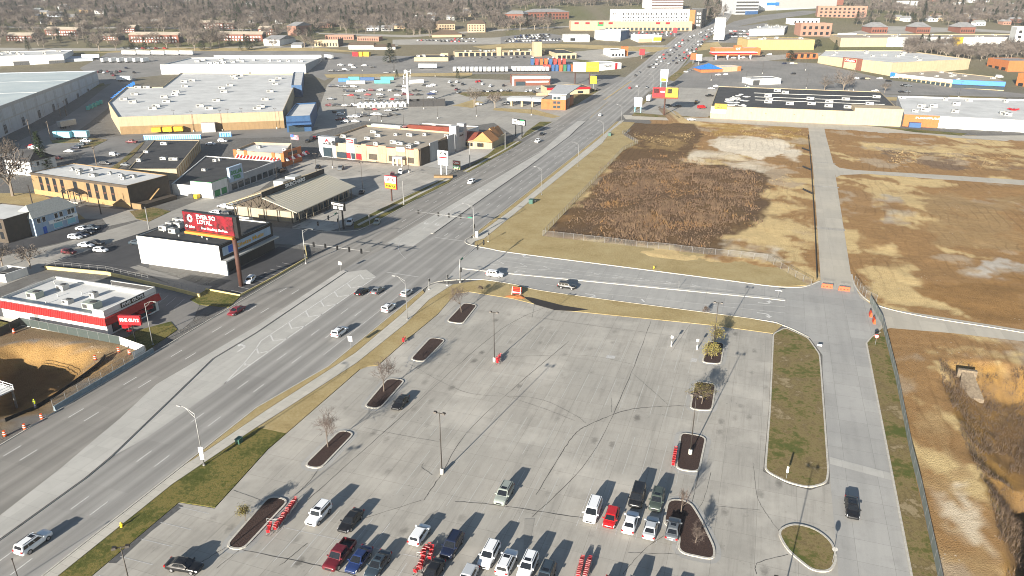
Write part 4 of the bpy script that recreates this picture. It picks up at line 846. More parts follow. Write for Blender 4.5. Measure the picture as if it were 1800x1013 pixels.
# ================================================================== shopping carts
mat('cart_red', (.50, .012, .018), .35, spec=.5); mat('cart_steel', (.45, .45, .46), .35, .6)
def cart_proto():
 root = empty('shopping_cart', (0, 0, 0)); b = MB()
 B0, B1 = [(-.42, -.24, .50), (.42, -.18, .56), (.42, .18, .56), (-.42, .24, .50)], [(-.46, -.28, .98), (.50, -.22, .90), (.50, .22, .90), (-.46, .28, .98)]
 for k in range(4):
  for s in range(7):      # slats of the basket sides
   t = (s + .15) / 7; t2 = (s + .62) / 7
   p0, p1 = lerp3(B0[k], B0[(k + 1) % 4], t), lerp3(B0[k], B0[(k + 1) % 4], t2); q0, q1 = lerp3(B1[k], B1[(k + 1) % 4], t), lerp3(B1[k], B1[(k + 1) % 4], t2)
   b.add([p0, p1, q1, q0], [(0, 1, 2, 3)])
  for lv in (0, .5, 1): b.tube([lerp3(B0[k], B1[k], lv), lerp3(B0[(k + 1) % 4], B1[(k + 1) % 4], lv)], .022, 4)
 b.add(B0, [(0, 1, 2, 3)]); b.build('basket', MATS['cart_red'], root)
 b = MB(); b.tube([(-.5, -.26, 1.02), (-.5, .26, 1.02)], .028, 6); b.build('handle', MATS['cart_red'], root)
 b = MB(); b.box(-.42, -.2, -.2, .2, .72, .76); b.build('child_seat', MATS['cart_red'], root)
 b = MB()
 for y in (-1, 1): b.tube([(-.5, y * .25, 1.0), (-.4, y * .24, .5), (-.42, y * .26, .14), (.42, y * .2, .14), (.4, y * .18, .55)], .02, 4)
 b.build('frame', MATS['cart_steel'], root); wm = MB(); wm.disc_x(0, 0, .065, .065, .04, 8); wmm = wm.mesh('wheel', MATS['tyre'])
 for x in (-.42, .42):
  for y in (-1, 1): link('wheel', wmm, root, (x, y * .24 if x < 0 else y * .19, 0))
 return root
CART = cart_proto(); first_cart = [True]
def carts(p0, p1, n, label, group, wob=.06):
 a = aim(p0, p1)
 for i in range(n):
  t = i / max(1, n - 1); o = CART if first_cart[0] else copy_tree(CART); first_cart[0] = False
  q = Vector(p0).lerp(Vector(p1), t); o.location = (q.x + random.uniform(-wob, wob), q.y + random.uniform(-wob, wob), .015 + (.13 if False else 0)); o.rotation_euler = (0, 0, a + random.uniform(-wob, wob)); tag(o, label, 'shopping cart', group)
carts(W(487, 932), W(519, 886), 16, 'red shopping cart in the row along the mulch island with the yellow shrub', 'carts racked by the yellow shrub island', .12)
carts(W(473, 938), W(476, 930), 2, 'red shopping cart left loose off the end of the cart row', 'loose carts off the end of the rack')
carts(W(735, 1008), W(752, 966), 12, 'red shopping cart in the row between the white hatchback and the navy SUV', 'carts racked beside the navy SUV', .25)
carts(W(756, 985), W(760, 972), 3, 'red shopping cart nested beside the row next to the navy SUV', 'second short cart row by the navy SUV')
carts(W(1017, 1016), W(1023, 990), 9, 'red shopping cart in the double row beyond the white SUVs', 'double row of carts beyond the white SUVs', .04)
carts(W(1029, 1018), W(1036, 991), 9, 'red shopping cart in the double row beyond the white SUVs', 'double row of carts beyond the white SUVs', .04)
carts(W(1183, 820), W(1187, 796), 7, 'red shopping cart in the row beside the lamp post island', 'carts lined up by the lamp post island', .03)
carts(W(874, 641), W(878, 631), 4, 'red shopping cart huddled at the base of a twin headed lamp post', 'carts at the lamp post base', .25)
carts(W(708, 604), W(711, 600), 2, 'red shopping cart abandoned at the edge of the dry verge', 'carts abandoned on the verge edge', .2)
def corral(pts, label):
 root = empty('cart_rack', pts[0], 0, label, 'cart rack'); o = Vector(pts[0])
 b = MB(); b.tube([Vector(q) - o + Vector((0, 0, .9)) for q in pts], .035, 6); b.build('upper_rail', MATS['galvanised'], root)
 b = MB(); b.tube([Vector(q) - o + Vector((0, 0, .45)) for q in pts], .03, 6); b.build('lower_rail', MATS['galvanised'], root)
 for q in pts: c = Vector(q) - o; b = MB(); b.tube([c + Vector((0, 0, -.02)), c + Vector((0, 0, .95))], .04, 6); b.build('post', MATS['galvanised'], root)
corral([W(470, 921), W(491, 923), W(524, 885), W(520, 880)], 'galvanised cart rack rail along the mulch island with the yellow shrub')
corral([W(733, 980), W(758, 984), W(770, 960)], 'galvanised cart rack rail beside the navy SUV')
# ================================================================== buildings
mat('white_wall', (.68, .68, .66), .8, var=.10, scale=.4); mat('cream_wall', (.43, .345, .22), .85, var=.12, scale=.5); mat('tan_wall', (.25, .165, .08), .85, var=.12, scale=.6); mat('tan_band', (.36, .23, .10), .85, var=.15, scale=.6)
mat('grey_wall', (.36, .37, .38), .8, var=.12, scale=.5); mat('bluegrey_wall', (.40, .44, .49), .8, var=.12, scale=.3); mat('dark_wall', (.035, .034, .034), .7, var=.2, scale=.6); mat('dark_brown', (.075, .058, .042), .8, var=.25, scale=.7)
mat('brick_wall', (.20, .075, .048), .9, var=.3, scale=1.6); mat('pink_brick', (.33, .175, .125), .9, var=.2, scale=1.2); mat('orange_wall', (.40, .135, .04), .8, var=.12, scale=.6); mat('yellow_wall', (.44, .33, .135), .85, var=.1, scale=.4); mat('peach_wall', (.44, .32, .205), .85, var=.12, scale=.5)
mat('blue_wall', (.028, .085, .19), .7, var=.15, scale=.4); mat('skyblue_wall', (.36, .47, .60), .8, var=.12, scale=.6); mat('red_panel', (.36, .008, .008), .5, var=.15, scale=.8); mat('bright_blue', (.02, .16, .52), .5); mat('pale_blue', (.25, .56, .66), .6, var=.1, scale=.5)
mat('white_roof', (.60, .60, .58), .8, col2=(.46, .46, .445), scale=.09); mat('tan_roof', (.36, .31, .24), .85, col2=(.28, .24, .19), scale=.15); mat('black_roof', (.026, .026, .028), .85, col2=(.05, .05, .05), scale=.2); mat('teal_roof', (.50, .55, .54), .7, col2=(.40, .46, .47), scale=.05)
mat('grey_roof', (.26, .26, .26), .85, col2=(.18, .18, .18), scale=.3); mat('brown_roof', (.14, .095, .06), .9, col2=(.085, .06, .04), scale=1.0); mat('redbrown_roof', (.20, .045, .025), .8, var=.2, scale=.8); mat('metal_roof', (.42, .385, .30), .5, .0, col2=(.40, .375, .31), scale=.3); mat('orange_roof', (.42, .19, .06), .7, var=.15, scale=.8); mat('shingle', (.30, .315, .30), .9, col2=(.22, .23, .22), scale=2.5)
mat('window_glass', (.015, .018, .022), .08, spec=.6); mat('shop_glass', (.03, .045, .055), .08, spec=.6); mat('frame_white', (.7, .7, .68), .6); mat('frame_dark', (.03, .03, .03), .5); mat('hvac', (.46, .46, .44), .6, .2, var=.2, scale=2, world=False); mat('hvac_green', (.34, .38, .33), .6, .1, var=.2, scale=2, world=False); mat('fan', (.05, .05, .05), .6)
mat('bronze_brick', (.42, .29, .19), .9, var=.25, scale=1.4); mat('green_sign', (.02, .20, .07), .5); mat('gold', (.55, .32, .05), .5); mat('sign_red', (.36, .008, .014), .45); mat('sign_yellow', (.62, .40, .02), .45); mat('sign_blue', (.03, .12, .5), .45); mat('sign_black', (.012, .012, .013), .45); mat('brown_steel', (.075, .032, .022), .7, var=.2, scale=1.5); mat('orange_steel', (.62, .20, .03), .6); mat('timber', (.10, .085, .06), .8, var=.2, scale=2)
FR = (R(90), 0, 0); RR = (R(90), 0, R(90))
class Bld:
 def __init__(s, name, label, poly, h, wall, roof, par=.5, cat='building', group=None, drop=1.5, thick=.3, z0=None):
  """walls round the polygon (first edge = front, left to right), a sunk roof and a parapet"""
  s.P = [Vector((p[0], p[1], 0)) for p in poly]; A, B = s.P[0], s.P[1]
  s.A = A; s.z0 = min(hz(p.y) for p in s.P[:2]) if z0 is None else z0
  s.ang = aim(A, B); s.L = (B - A).length; s.h = h; s.par = par
  s.root = empty(name, (A.x, A.y, s.z0), s.ang, label, cat, group)
  s.loc = [s.l(p) for p in s.P]; s.D = max(q[1] for q in s.loc)
  n = len(poly); o = [(q[0], q[1]) for q in s.loc]
  ctr = Vector((sum(q[0] for q in o) / n, sum(q[1] for q in o) / n, 0))
  sg = 1 if area(o) > 0 else -1
  i_ = []
  for k in range(n):
   p, a, b = Vector(o[k]), Vector(o[k - 1]), Vector(o[(k + 1) % n]); d1, d2 = (p - a).normalized(), (b - p).normalized()
   n1, n2 = Vector((-d1.y, d1.x)) * sg, Vector((-d2.y, d2.x)) * sg; m = (n1 + n2); m = m / max(.3, m.dot(n1)); i_.append(p + m * thick)
  mb = MB(); vs = [(x, y, -drop) for x, y in o] + [(x, y, h) for x, y in o] + [(q.x, q.y, h) for q in i_] + [(q.x, q.y, h - par - .05) for q in i_]
  mb.add(vs, [(r * n + k, r * n + (k + 1) % n, (r + 1) * n + (k + 1) % n, (r + 1) * n + k) for r in range(3) for k in range(n)])
  s.wall = mb.build('wall', MATS[wall], s.root)
  mb = MB(); mb.add([(q.x, q.y, h - par) for q in i_], [tuple(range(n))]); s.roof = mb.build('roof', MATS[roof], s.root)
 def l(s, p):
  d = Vector((p[0], p[1], 0)) - s.A; c, q = math.cos(s.ang), math.sin(s.ang); return (d.x * c + d.y * q, -d.x * q + d.y * c)
 def hit(s, px, py, n, k):
  d = ray(px, py); o = Vector((0, 0, CAM_H)); nv = Vector((math.cos(s.ang) * n[0] - math.sin(s.ang) * n[1], math.sin(s.ang) * n[0] + math.cos(s.ang) * n[1], 0))
  t = (k - nv.dot(o - s.A)) / nv.dot(d); p = o + d * t; return s.l(p), p.z - s.z0
 def F(s, px, py): q, z = s.hit(px, py, (0, 1), 0); return q[0], z
 def Rt(s, px, py): q, z = s.hit(px, py, (1, 0), s.L); return q[1], z
 def T(s, px, py): return s.l(W(px, py, s.z0 + s.h - s.par))
 def box(s, name, m, x0, x1, y0, y1, z0, z1, parent=None):
  b = MB(); b.box(x0, x1, y0, y1, z0, z1); return b.build(name, MATS[m], parent or s.root)
 def front(s, name, m, x0, x1, z0, z1, out=.05, parent=None): return s.box(name, m, x0, x1, -out, .12, z0, z1, parent)
 def right(s, name, m, y0, y1, z0, z1, out=.05, parent=None): return s.box(name, m, s.L - .12, s.L + out, y0, y1, z0, z1, parent)
 def winF(s, x0, x1, z0, z1, frame='frame_white', glass='window_glass', name='window'):
  w = s.front(name, glass, x0, x1, z0, z1, .03)
  if frame:
   b = MB(); t = min(.12, (x1 - x0) * .12)
   b.box(x0 - t, x0, -.07, .1, z0 - t, z1 + t); b.box(x1, x1 + t, -.07, .1, z0 - t, z1 + t); b.box(x0, x1, -.07, .1, z1, z1 + t); b.box(x0, x1, -.07, .1, z0 - t, z0); b.build('frame', MATS[frame], w)
  return w
 def winR(s, y0, y1, z0, z1, frame='frame_white', glass='window_glass', name='window'):
  w = s.right(name, glass, y0, y1, z0, z1, .03)
  if frame:
   b = MB(); t = .1; L = s.L
   b.box(L - .1, L + .07, y0 - t, y0, z0 - t, z1 + t); b.box(L - .1, L + .07, y1, y1 + t, z0 - t, z1 + t); b.box(L - .1, L + .07, y0, y1, z1, z1 + t); b.box(L - .1, L + .07, y0, y1, z0 - t, z0); b.build('frame', MATS[frame], w)
  return w
 def unit(s, x, y, a=2.0, b=1.4, hh=1.1, m='hvac', rot=0):
  z = s.h - s.par - .02; q = MB(); q.box(-a / 2, a / 2, -b / 2, b / 2, 0, hh); q.box(-a / 2 - .1, a / 2 + .1, -b / 2 - .1, b / 2 + .1, 0, .14)
  u = q.build('rooftop_unit', MATS[m], s.root, loc=(x, y, z), rot=rot); f = MB(); f.cyl(a * .2, 0, hh - .02, hh + .16, min(a, b) * .33, None, 10); f.build('fan', MATS['fan'], u); g = MB(); g.box(-a * .42, -a * .05, -b / 2 - .025, -b / 2 + .05, hh * .25, hh * .8); g.build('grille', MATS['fan'], u); return u
 def pipe(s, x, y, r=.18, hh=.7):
  q = MB(); q.cyl(x, y, s.h - s.par - .02, s.h - s.par + hh, r, None, 8); q.cyl(x, y, s.h - s.par + hh, s.h - s.par + hh + .15, r * 1.6, r * 1.2, 8); return q.build('vent_pipe', MATS['hvac'], s.root)
 def units(s, n, seed, a=2.0, m='hvac'):
  rr = random.Random(seed); xs_ = [q[0] for q in s.loc]
  for _ in range(n):
   x, y = rr.uniform(.08, .92) * (max(xs_) - min(xs_)) + min(xs_), rr.uniform(.12, .88) * s.D
   if inpoly(np.array([x]), np.array([y]), s.loc)[0]: s.unit(x, y, a * rr.uniform(.7, 1.3), a * .7 * rr.uniform(.8, 1.2), a * .5 * rr.uniform(.8, 1.1), m)
 def cap(s, m='frame_white', t=.25, hh=.18):
  n = len(s.loc); b = MB()
  for k in range(n):
   p, q = Vector((*s.loc[k], 0)), Vector((*s.loc[(k + 1) % n], 0)); d = (q - p).normalized(); e = Vector((-d.y, d.x, 0)) * (t + .1)
   if area(s.loc) < 0: e = -e
   o = -e.normalized() * .08; z = Vector((0, 0, s.h - .02)); y = Vector((0, 0, s.h + hh - .02))
   b.hexa([p + o + z, q + o + z, q + e + z, p + e + z], [p + o + y, q + o + y, q + e + y, p + e + y])
  return b.build('coping', MATS[m], s.root)
 def txtF(s, t, x, z, size, m, wide=None, out=.06, bold=.02): return lettering(t, s.root, (x, -out, z), FR, size, MATS[m], wide, bold)
 def txtR(s, t, y, z, size, m, wide=None, out=.06, bold=.02): return lettering(t, s.root, (s.L + out, y, z), RR, size, MATS[m], wide, bold)
def grid_poly(u0, u1, v0, v1): return UVs([(u0, v0), (u0, v1), (u1, v1), (u1, v0)])
def pxbox(A, B, depth):
 a, b = W(*A), W(*B); a.z = b.z = 0; d = (b - a).normalized(); n = Vector((-d.y, d.x, 0)) * depth; return [a, b, b + n, a + n]
def rf(pts, z): return [W(x, y, z) for x, y in pts]
# ---------------------------------------------------------------- burger restaurant with the red band
b = Bld('burger_restaurant', 'white flat roofed burger restaurant with a bright red ribbed band', grid_poly(108.7, 123.6, -162.6, -131.3), 4.75, 'white_wall', 'white_roof', .55)
L, D = b.L, b.D; b.cap('hvac', .25, .1)
for nm, x0, x1, y0, y1 in (('red_band', -.9, L + .9, -.9, 0), ('red_band', L, L + .9, 0, D)):
 q = MB()
 if y1 == 0: q.hexa([(x0, -.9, 2.75), (x1, -.9, 2.75), (x1 - .9, .02, 2.75), (x0 + .9, .02, 2.75)], [(x0 + .35, -.55, 4.3), (x1 - .35, -.55, 4.3), (x1 - .9, .02, 4.3), (x0 + .9, .02, 4.3)])
 else: q.hexa([(L - .02, 0, 2.75), (L + .9, -.9, 2.75), (L + .9, D + .4, 2.75), (L - .02, D, 2.75)], [(L - .02, 0, 4.3), (L + .55, -.55, 4.3), (L + .55, D + .3, 4.3), (L - .02, D, 4.3)])
 band = q.build(nm, MATS['red_panel'], b.root)
 q = MB()
 if y1 == 0:
  for i in range(60): x = i * (L + .8) / 60 - .4; q.hexa([(x, -.96, 2.74), (x + .1, -.96, 2.74), (x + .1, -.8, 2.74), (x, -.8, 2.74)], [(x, -.62, 4.32), (x + .1, -.62, 4.32), (x + .1, -.5, 4.32), (x, -.5, 4.32)])
  q.build('rib', MATS['red_panel'], band)
b.box('sign_parapet', 'white_wall', L - .35, L + .03, -.03, D + .03, 4.3, 6.0); b.box('sign_parapet', 'white_wall', L - 3.2, L - .36, -.03, .3, 4.3, 6.0); q = b.box('sign_parapet', 'white_wall', L - 13, L - .36, D - .3, D + .03, 4.3, 6.0)
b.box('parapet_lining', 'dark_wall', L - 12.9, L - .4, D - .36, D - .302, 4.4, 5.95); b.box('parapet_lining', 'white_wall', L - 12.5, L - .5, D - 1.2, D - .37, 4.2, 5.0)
b.box('sign_board', 'sign_black', L - .02, L + .1, 4.6, 11.4, 4.75, 5.85); b.txtR('FIVE GUYS', 8.0, 5.3, 1.0, 'sign_white', 6.2, .12, .03)
for x, y, a, c, hh, m in ((6.2, 4.2, 3.0, 2.2, 1.5, 'hvac_green'), (8.0, 10.0, 2.2, 1.8, 1.3, 'hvac'), (16.4, 4.0, 1.8, 1.6, 1.0, 'hvac'), (24, 3.6, 3.4, 2.4, 1.6, 'hvac_green'), (19, 8.8, 1.4, 1.4, 1.2, 'hvac')): b.unit(x, y, a, c, hh, m)
for x, y in ((11, 6), (12, 2), (3, 12), (15, 9)): b.pipe(x, y, .1, .6)
b.front('service_door', 'frame_white', 12.5, 13.6, 0, 2.2, .05); b.front('service_hatch', 'galvanised', 10.0, 11.2, .5, 2.3, .06); b.front('service_panel', 'hvac', 4.5, 6.6, .2, 2.2, .05)
for k in range(5): b.winR(1.4 + k * 2.6, 3.5 + k * 2.6, .5, 2.5, 'frame_dark', 'shop_glass')
b.box('forecourt', 'post_base', -2, L + 1, -2.2, -.02, -.05, .1)
# red pole sign of the restaurant
p = W(239, 604); t = empty('pole_sign', p, RT + .25, 'red FIVE GUYS box sign on a thin black pole by the lawn', 'sign'); q = MB(); q.tube([(0, 0, -.05), (0, 0, 6.4)], .13, 8); q.build('pole', MATS['sign_black'], t)
q = MB(); q.box(-2.6, 2.2, -.3, .3, 4.5, 6.6); bx = q.build('sign_box', MATS['sign_red'], t); lettering('FIVE GUYS', t, (-.2, -.33, 5.6), FR, 1.0, MATS['sign_white'], 4.2, .03)
def umbrella(p, label, group):
 t = empty('patio_umbrella', p, 0, label, 'umbrella', group); q = MB(); q.tube([(0, 0, 0), (0, 0, 2.5)], .04, 6); q.build('pole', MATS['galvanised'], t); q = MB(); q.add([(0, 0, 2.6)] + [(1.4 * math.cos(k * math.pi / 3), 1.4 * math.sin(k * math.pi / 3), 2.1) for k in range(6)] + [(1.4 * math.cos(k * math.pi / 3), 1.4 * math.sin(k * math.pi / 3), 1.95) for k in range(6)], [(0, 1 + k, 1 + (k + 1) % 6) for k in range(6)] + [(1 + k, 7 + k, 7 + (k + 1) % 6, 1 + (k + 1) % 6) for k in range(6)]); q.build('canopy', MATS['sign_red'], t); q = MB(); q.cyl(0, 0, 0, .12, .3, None, 8); q.build('base', MATS['fan'], t)
 q = MB(); q.cyl(0, 0, .7, .75, .6, None, 10); q.build('table_top', MATS['sign_red'], t)
for px, py in ((222, 581), (236, 573), (247, 563), (262, 555), (228, 587)): umbrella(W(px, py), 'red patio umbrella over a table beside the burger restaurant', 'patio umbrellas of the burger restaurant')
# ---------------------------------------------------------------- black fronted music shop and the red billboard
b = Bld('music_shop', 'music shop with a blank white side wall and black shop front', grid_poly(148.2, 171.0, -160.5, -133.0), 8.1, 'white_wall', 'black_roof', .35)
L, D = b.L, b.D; b.cap('sign_black', .2, .12); b.right('black_front', 'dark_wall', .05, D - .05, 0, 8.0, .12); b.box('fascia', 'skyblue_wall', L, L + .25, 1.0, D - 1.2, 4.9, 7.2)
b.txtR('Dietze Music', 12.6, 6.0, 1.5, 'gold', 11.5, .3, .03); b.box('logo_panel', 'sign_blue', L + .2, L + .32, 3.2, 5.6, 5.2, 7.0); b.box('canopy', 'hvac', L, L + 1.9, -.2, D + .2, 3.6, 4.0); b.box('canopy_end', 'white_wall', L - .4, L + 1.9, -.3, .15, 0, 3.6)
for k in range(7): b.winR(1.2 + k * 3.1, 3.8 + k * 3.1, .4, 3.3, 'frame_dark', 'shop_glass')
for px, py, a in ((290, 404, 2.6), (306, 409, 2.4), (300, 398, 2.2), (314, 398, 2.4), (322, 392, 2.2), (312, 391, 2)): x, y = b.T(px, py); b.unit(x, y, a, a * .7, 1.3)
for x, y in ((11, 4), (15, 6.5), (18, 5), (20.5, 4), (23, 7), (4, 6)): b.pipe(x, y, .16, .35)
p = W(424, 503); zt = 18.3; rt, lf = W(412, 393, zt), W(322, 381, zt); wd = (rt - lf).length; a = aim(lf, rt)
t = empty('billboard', p, a, 'red advertising billboard on a thick brown steel column over the music shop', 'billboard')
q = MB(); q.tube([(0, 0, -.1), (0, 0, 12.8)], .58, 12); q.build('column', MATS['brown_steel'], t, True)
bx0 = -(rt - Vector((p.x, p.y, zt))).length * 0 - wd + .3
q = MB(); q.box(bx0 - .2, 1.4, .1, 1.2, 13.0, 18.5); q.build('frame', MATS['sign_black'], t); fc = MB(); fc.box(bx0, .3, -.05, .1, 13.5, 18.3); face = fc.build('poster', mat('poster_red', (.19, .004, .012), .5, col2=(.03, .003, .005), scale=.7, lo=.38, hi=.56), t)
q = MB(); q.box(bx0 + .6, .3, -1.0, -.05, 12.75, 13.35); q.build('catwalk', MATS['orange_steel'], t)
mid = bx0 + wd * .47; lettering('EVER SO', face, (mid, -.09, 17.35), FR, 1.45, MATS['sign_white'], wd * .38, .02); lettering('LOYAL.', face, (mid - .6, -.09, 16.0), FR, 1.45, MATS['sign_white'], wd * .30, .02); lettering('Free Checking. No Fees.', face, (mid + 2.3, -.09, 14.45), FR, .85, MATS['sign_white'], wd * .53, .02); lettering('O', face, (bx0 + wd * .14, -.09, 16.6), FR, 2.6, MATS['sign_white'], wd * .11, .05); lettering('O inbo', face, (bx0 + wd * .12, -.09, 14.5), FR, .95, MATS['sign_white'], wd * .19, .03)
# ---------------------------------------------------------------- tan office with tall dark windows
b = Bld('office_building', 'two storey tan office with tall narrow dark windows and white roof', pxbox((62, 341), (231, 367), 17.6), 8.2, 'tan_wall', 'white_roof', .25); L, D = b.L, b.D
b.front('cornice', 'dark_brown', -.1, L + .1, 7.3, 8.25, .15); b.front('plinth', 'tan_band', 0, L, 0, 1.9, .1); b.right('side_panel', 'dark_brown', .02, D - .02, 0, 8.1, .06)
for k, q in enumerate((.10, .175, .25, .33, .605, .685, .765, .845)):
 w_ = b.winF(q * L - .75, q * L + .75, 1.9, 7.0, 'dark_brown' if False else 'frame_dark'); b.box('spandrel', 'brown_steel', q * L - .7, q * L + .7, -.06, .1, 4.1, 4.7, w_)
b.winF(.47 * L - .9, .47 * L + .9, 4.6, 7.0, 'frame_dark'); b.front('entrance_door', 'window_glass', .455 * L, .5 * L, 0, 2.4, .06)
q = MB()
for i in range(8): t0, t1 = i / 8, (i + 1) / 8; x0, x1 = .38 * L + t0 * .2 * L, .38 * L + t1 * .2 * L; z0, z1 = 3.4 + 1.1 * math.sin(math.pi * t0), 3.4 + 1.1 * math.sin(math.pi * t1); q.hexa([(x0, -3, z0), (x1, -3, z1), (x1, 0, z1), (x0, 0, z0)], [(x0, -3, z0 + .2), (x1, -3, z1 + .2), (x1, 0, z1 + .2), (x0, 0, z0 + .2)])
q.build('entrance_canopy', MATS['frame_dark'], b.root)
for x in (.39, .45, .51, .57): b.box('canopy_post', 'frame_dark', x * L - .12, x * L + .12, -2.9, -2.66, 0, 4.2)
b.box('entrance_steps', 'post_base', .42 * L, .55 * L, -3.4, -.1, -.1, .5)
for y, z in ((3, 5.3), (6.5, 5.8), (9, 5.8), (12, 5.6), (15, 5.6), (3.5, 2.2), (15, 2.2)): b.winR(y, y + .9, z, z + 1.2, None)
q = MB(); q.hexa([(L + .1, 6, .2), (L + 1.2, 6, .2), (L + 1.2, 12, 4.3), (L + .1, 12, 4.3)], [(L + .1, 6, .5), (L + 1.2, 6, .5), (L + 1.2, 12, 4.6), (L + .1, 12, 4.6)]); q.build('outside_stair', MATS['tan_band'], b.root)
b.box('annex', 'dark_brown', L + .0, L + 4.5, 1, 16, -1.0, 1.5); b.box('annex_front', 'tan_wall', L - .2, L + 4.5, .4, .98, -1, 1.9)
for x, y, a in ((.2, .55, 1.4), (.3, .5, 2.4), (.34, .72, 1.6), (.37, .35, 1.6), (.52, .35, 3.0), (.58, .6, 1.4), (.72, .55, 1.8), (.82, .6, 2.2), (.8, .4, 1.6)): b.unit(x * L, y * D, a, a * .6, 1.0)
# ---------------------------------------------------------------- low shops behind the office
b = Bld('flat_roof_shop', 'long cream shop with a plain black roof behind the tan office', rf([(226, 297), (310, 297), (351, 247), (271, 246)], 4.6), 4.6, 'cream_wall', 'black_roof', .2); b.units(6, 4, 2.4); b.unit(b.L * .3, b.D * .3, 2.4, 1.6); b.unit(b.L * .55, b.D * .28, 3.6, 1.2)
for k in range(12): q = k / 12; p0, p1 = Vector(b.loc[1]).lerp(Vector(b.loc[2]), q + .01), Vector(b.loc[1]).lerp(Vector(b.loc[2]), q + .025); m_ = MB(); nn = (p1 - p0).normalized(); e = Vector((nn.y, -nn.x)) * .15; m_.prism([p0, p0 + e, p1 + e, p1], 0, 4.5); m_.build('pilaster', MATS['tan_band'], b.root)
b = Bld('variety_store', 'white variety store with green shutters, green trim and black roof', UVs([(211.1, -206.5), (211.9, -189.0), (257.4, -194.5), (256.5, -229.5)]), 4.3, 'white_wall', 'black_roof', .3); L, D = b.L, b.D
b.units(5, 8, 2.2); b.box('corner_block', 'white_wall', L - 9, L + .1, -.06, 9, 0, 5.8); b.box('corner_roof', 'black_roof', L - 8.85, L, .08, 8.9, 5.9, 6.0) ; b.box('green_trim', 'green_sign', L - 9.05, L + .2, -.12, 9.1, 5.8, 5.95)
for k, y in enumerate((1.0, 5.0)): b.box('green_shutter', 'green_sign', L + .05, L + .16, y, y + 3.0, .3, 2.6)
b.box('storefront', 'grey_wall', L - .3, L + .25, 9.2, D * .97, .0, 5.2).rotation_euler = (0, 0, -R(0))
b.box('sign_panel', 'skyblue_wall', L - .2, L + .8, 10, 18, 3.6, 9.2); o = lettering('DOLLAR', b.root, (L + .84, 14, 6.9), RR, 1.9, MATS['green_sign'], 6.6, .05); o = lettering('TREE', b.root, (L + .84, 14, 5.0), RR, 1.9, MATS['green_sign'], 4.6, .05)
for k in range(8): b.box('shop_window', 'shop_glass', L + .2, L + .3, 11 + k * 4, 14.2 + k * 4, .4, 2.7)
b.front('service_door', 'grey_wall', 6.5, 8.2, 0, 2.4, .05); b.box('refuse_bin', 'fan', 8.6, 10.6, -2.4, -.6, 0, 1.4); b.box('refuse_bin', 'sign_yellow', 10.9, 12.3, -2.4, -.6, 0, 1.5)
b = Bld('diner', 'cream and orange diner with red and white striped awnings', rf([(410, 264), (497, 271), (513, 252), (446, 250)], 5.6), 5.6, 'peach_wall', 'white_roof', .9); L, D = b.L, b.D; b.units(4, 3, 2.0)
for q in (0.0, .22, .78, .96): b.front('orange_pier', 'orange_wall', q * L, q * L + 1.6, 0, 5.9, .25)
for k in range(26):
 x = .06 * L + k * .034 * L; m_ = MB(); m_.hexa([(x, -1.3, 2.6), (x + .017 * L, -1.3, 2.6), (x + .017 * L, .02, 2.6), (x, .02, 2.6)], [(x, -1.2, 2.75), (x + .017 * L, -1.2, 2.75), (x + .017 * L, .02, 3.9), (x, .02, 3.9)]); m_.build('awning_stripe', MATS['sign_red' if k % 2 else 'sign_white'], b.root)
b.right('orange_gable', 'orange_wall', .2, D * .6, 0, 6.6, .2); b.right('dark_sign', 'sign_black', .15 * D, .45 * D, 4.2, 5.6, .3)
for k in range(8): m_ = MB(); y = .05 * D + k * .1 * D; m_.hexa([(L - .02, y, 2.6), (L + 1.5, y, 2.4), (L + 1.5, y + .05 * D, 2.4), (L - .02, y + .05 * D, 2.6)], [(L - .02, y, 3.8), (L + 1.4, y, 2.6), (L + 1.4, y + .05 * D, 2.6), (L - .02, y + .05 * D, 3.8)]); m_.build('awning_stripe', MATS['sign_red' if k % 2 else 'sign_white'], b.root)
# flag pole
mat('flag_cloth', (.55, .42, .46), .8, col2=(.45, .05, .07), scale=1.6)
p = W(517, 297); t = empty('flag_pole', p, 0, 'white pole flying a striped flag beside the diner', 'flag pole'); q = MB(); q.tube([(0, 0, 0), (0, 0, 15)], [.14, .06], 8); q.build('pole', MATS['galvanised'], t); q = MB()
for i in range(6): x0, x1 = i * .55, (i + 1) * .55; y0, y1 = .25 * math.sin(i * 1.1), .25 * math.sin((i + 1) * 1.1); q.add([(x0, y0, 12.6 - x0 * .1), (x1, y1, 12.6 - x1 * .1), (x1, y1, 14.7 - x1 * .15), (x0, y0, 14.7 - x0 * .15)], [(0, 1, 2, 3)])
fl = q.build('flag', MATS['flag_cloth'], t); q = MB(); q.box(.05, 1.3, -.06, .34, 13.6, 14.6); q.build('canton', MATS['sign_blue'], fl)
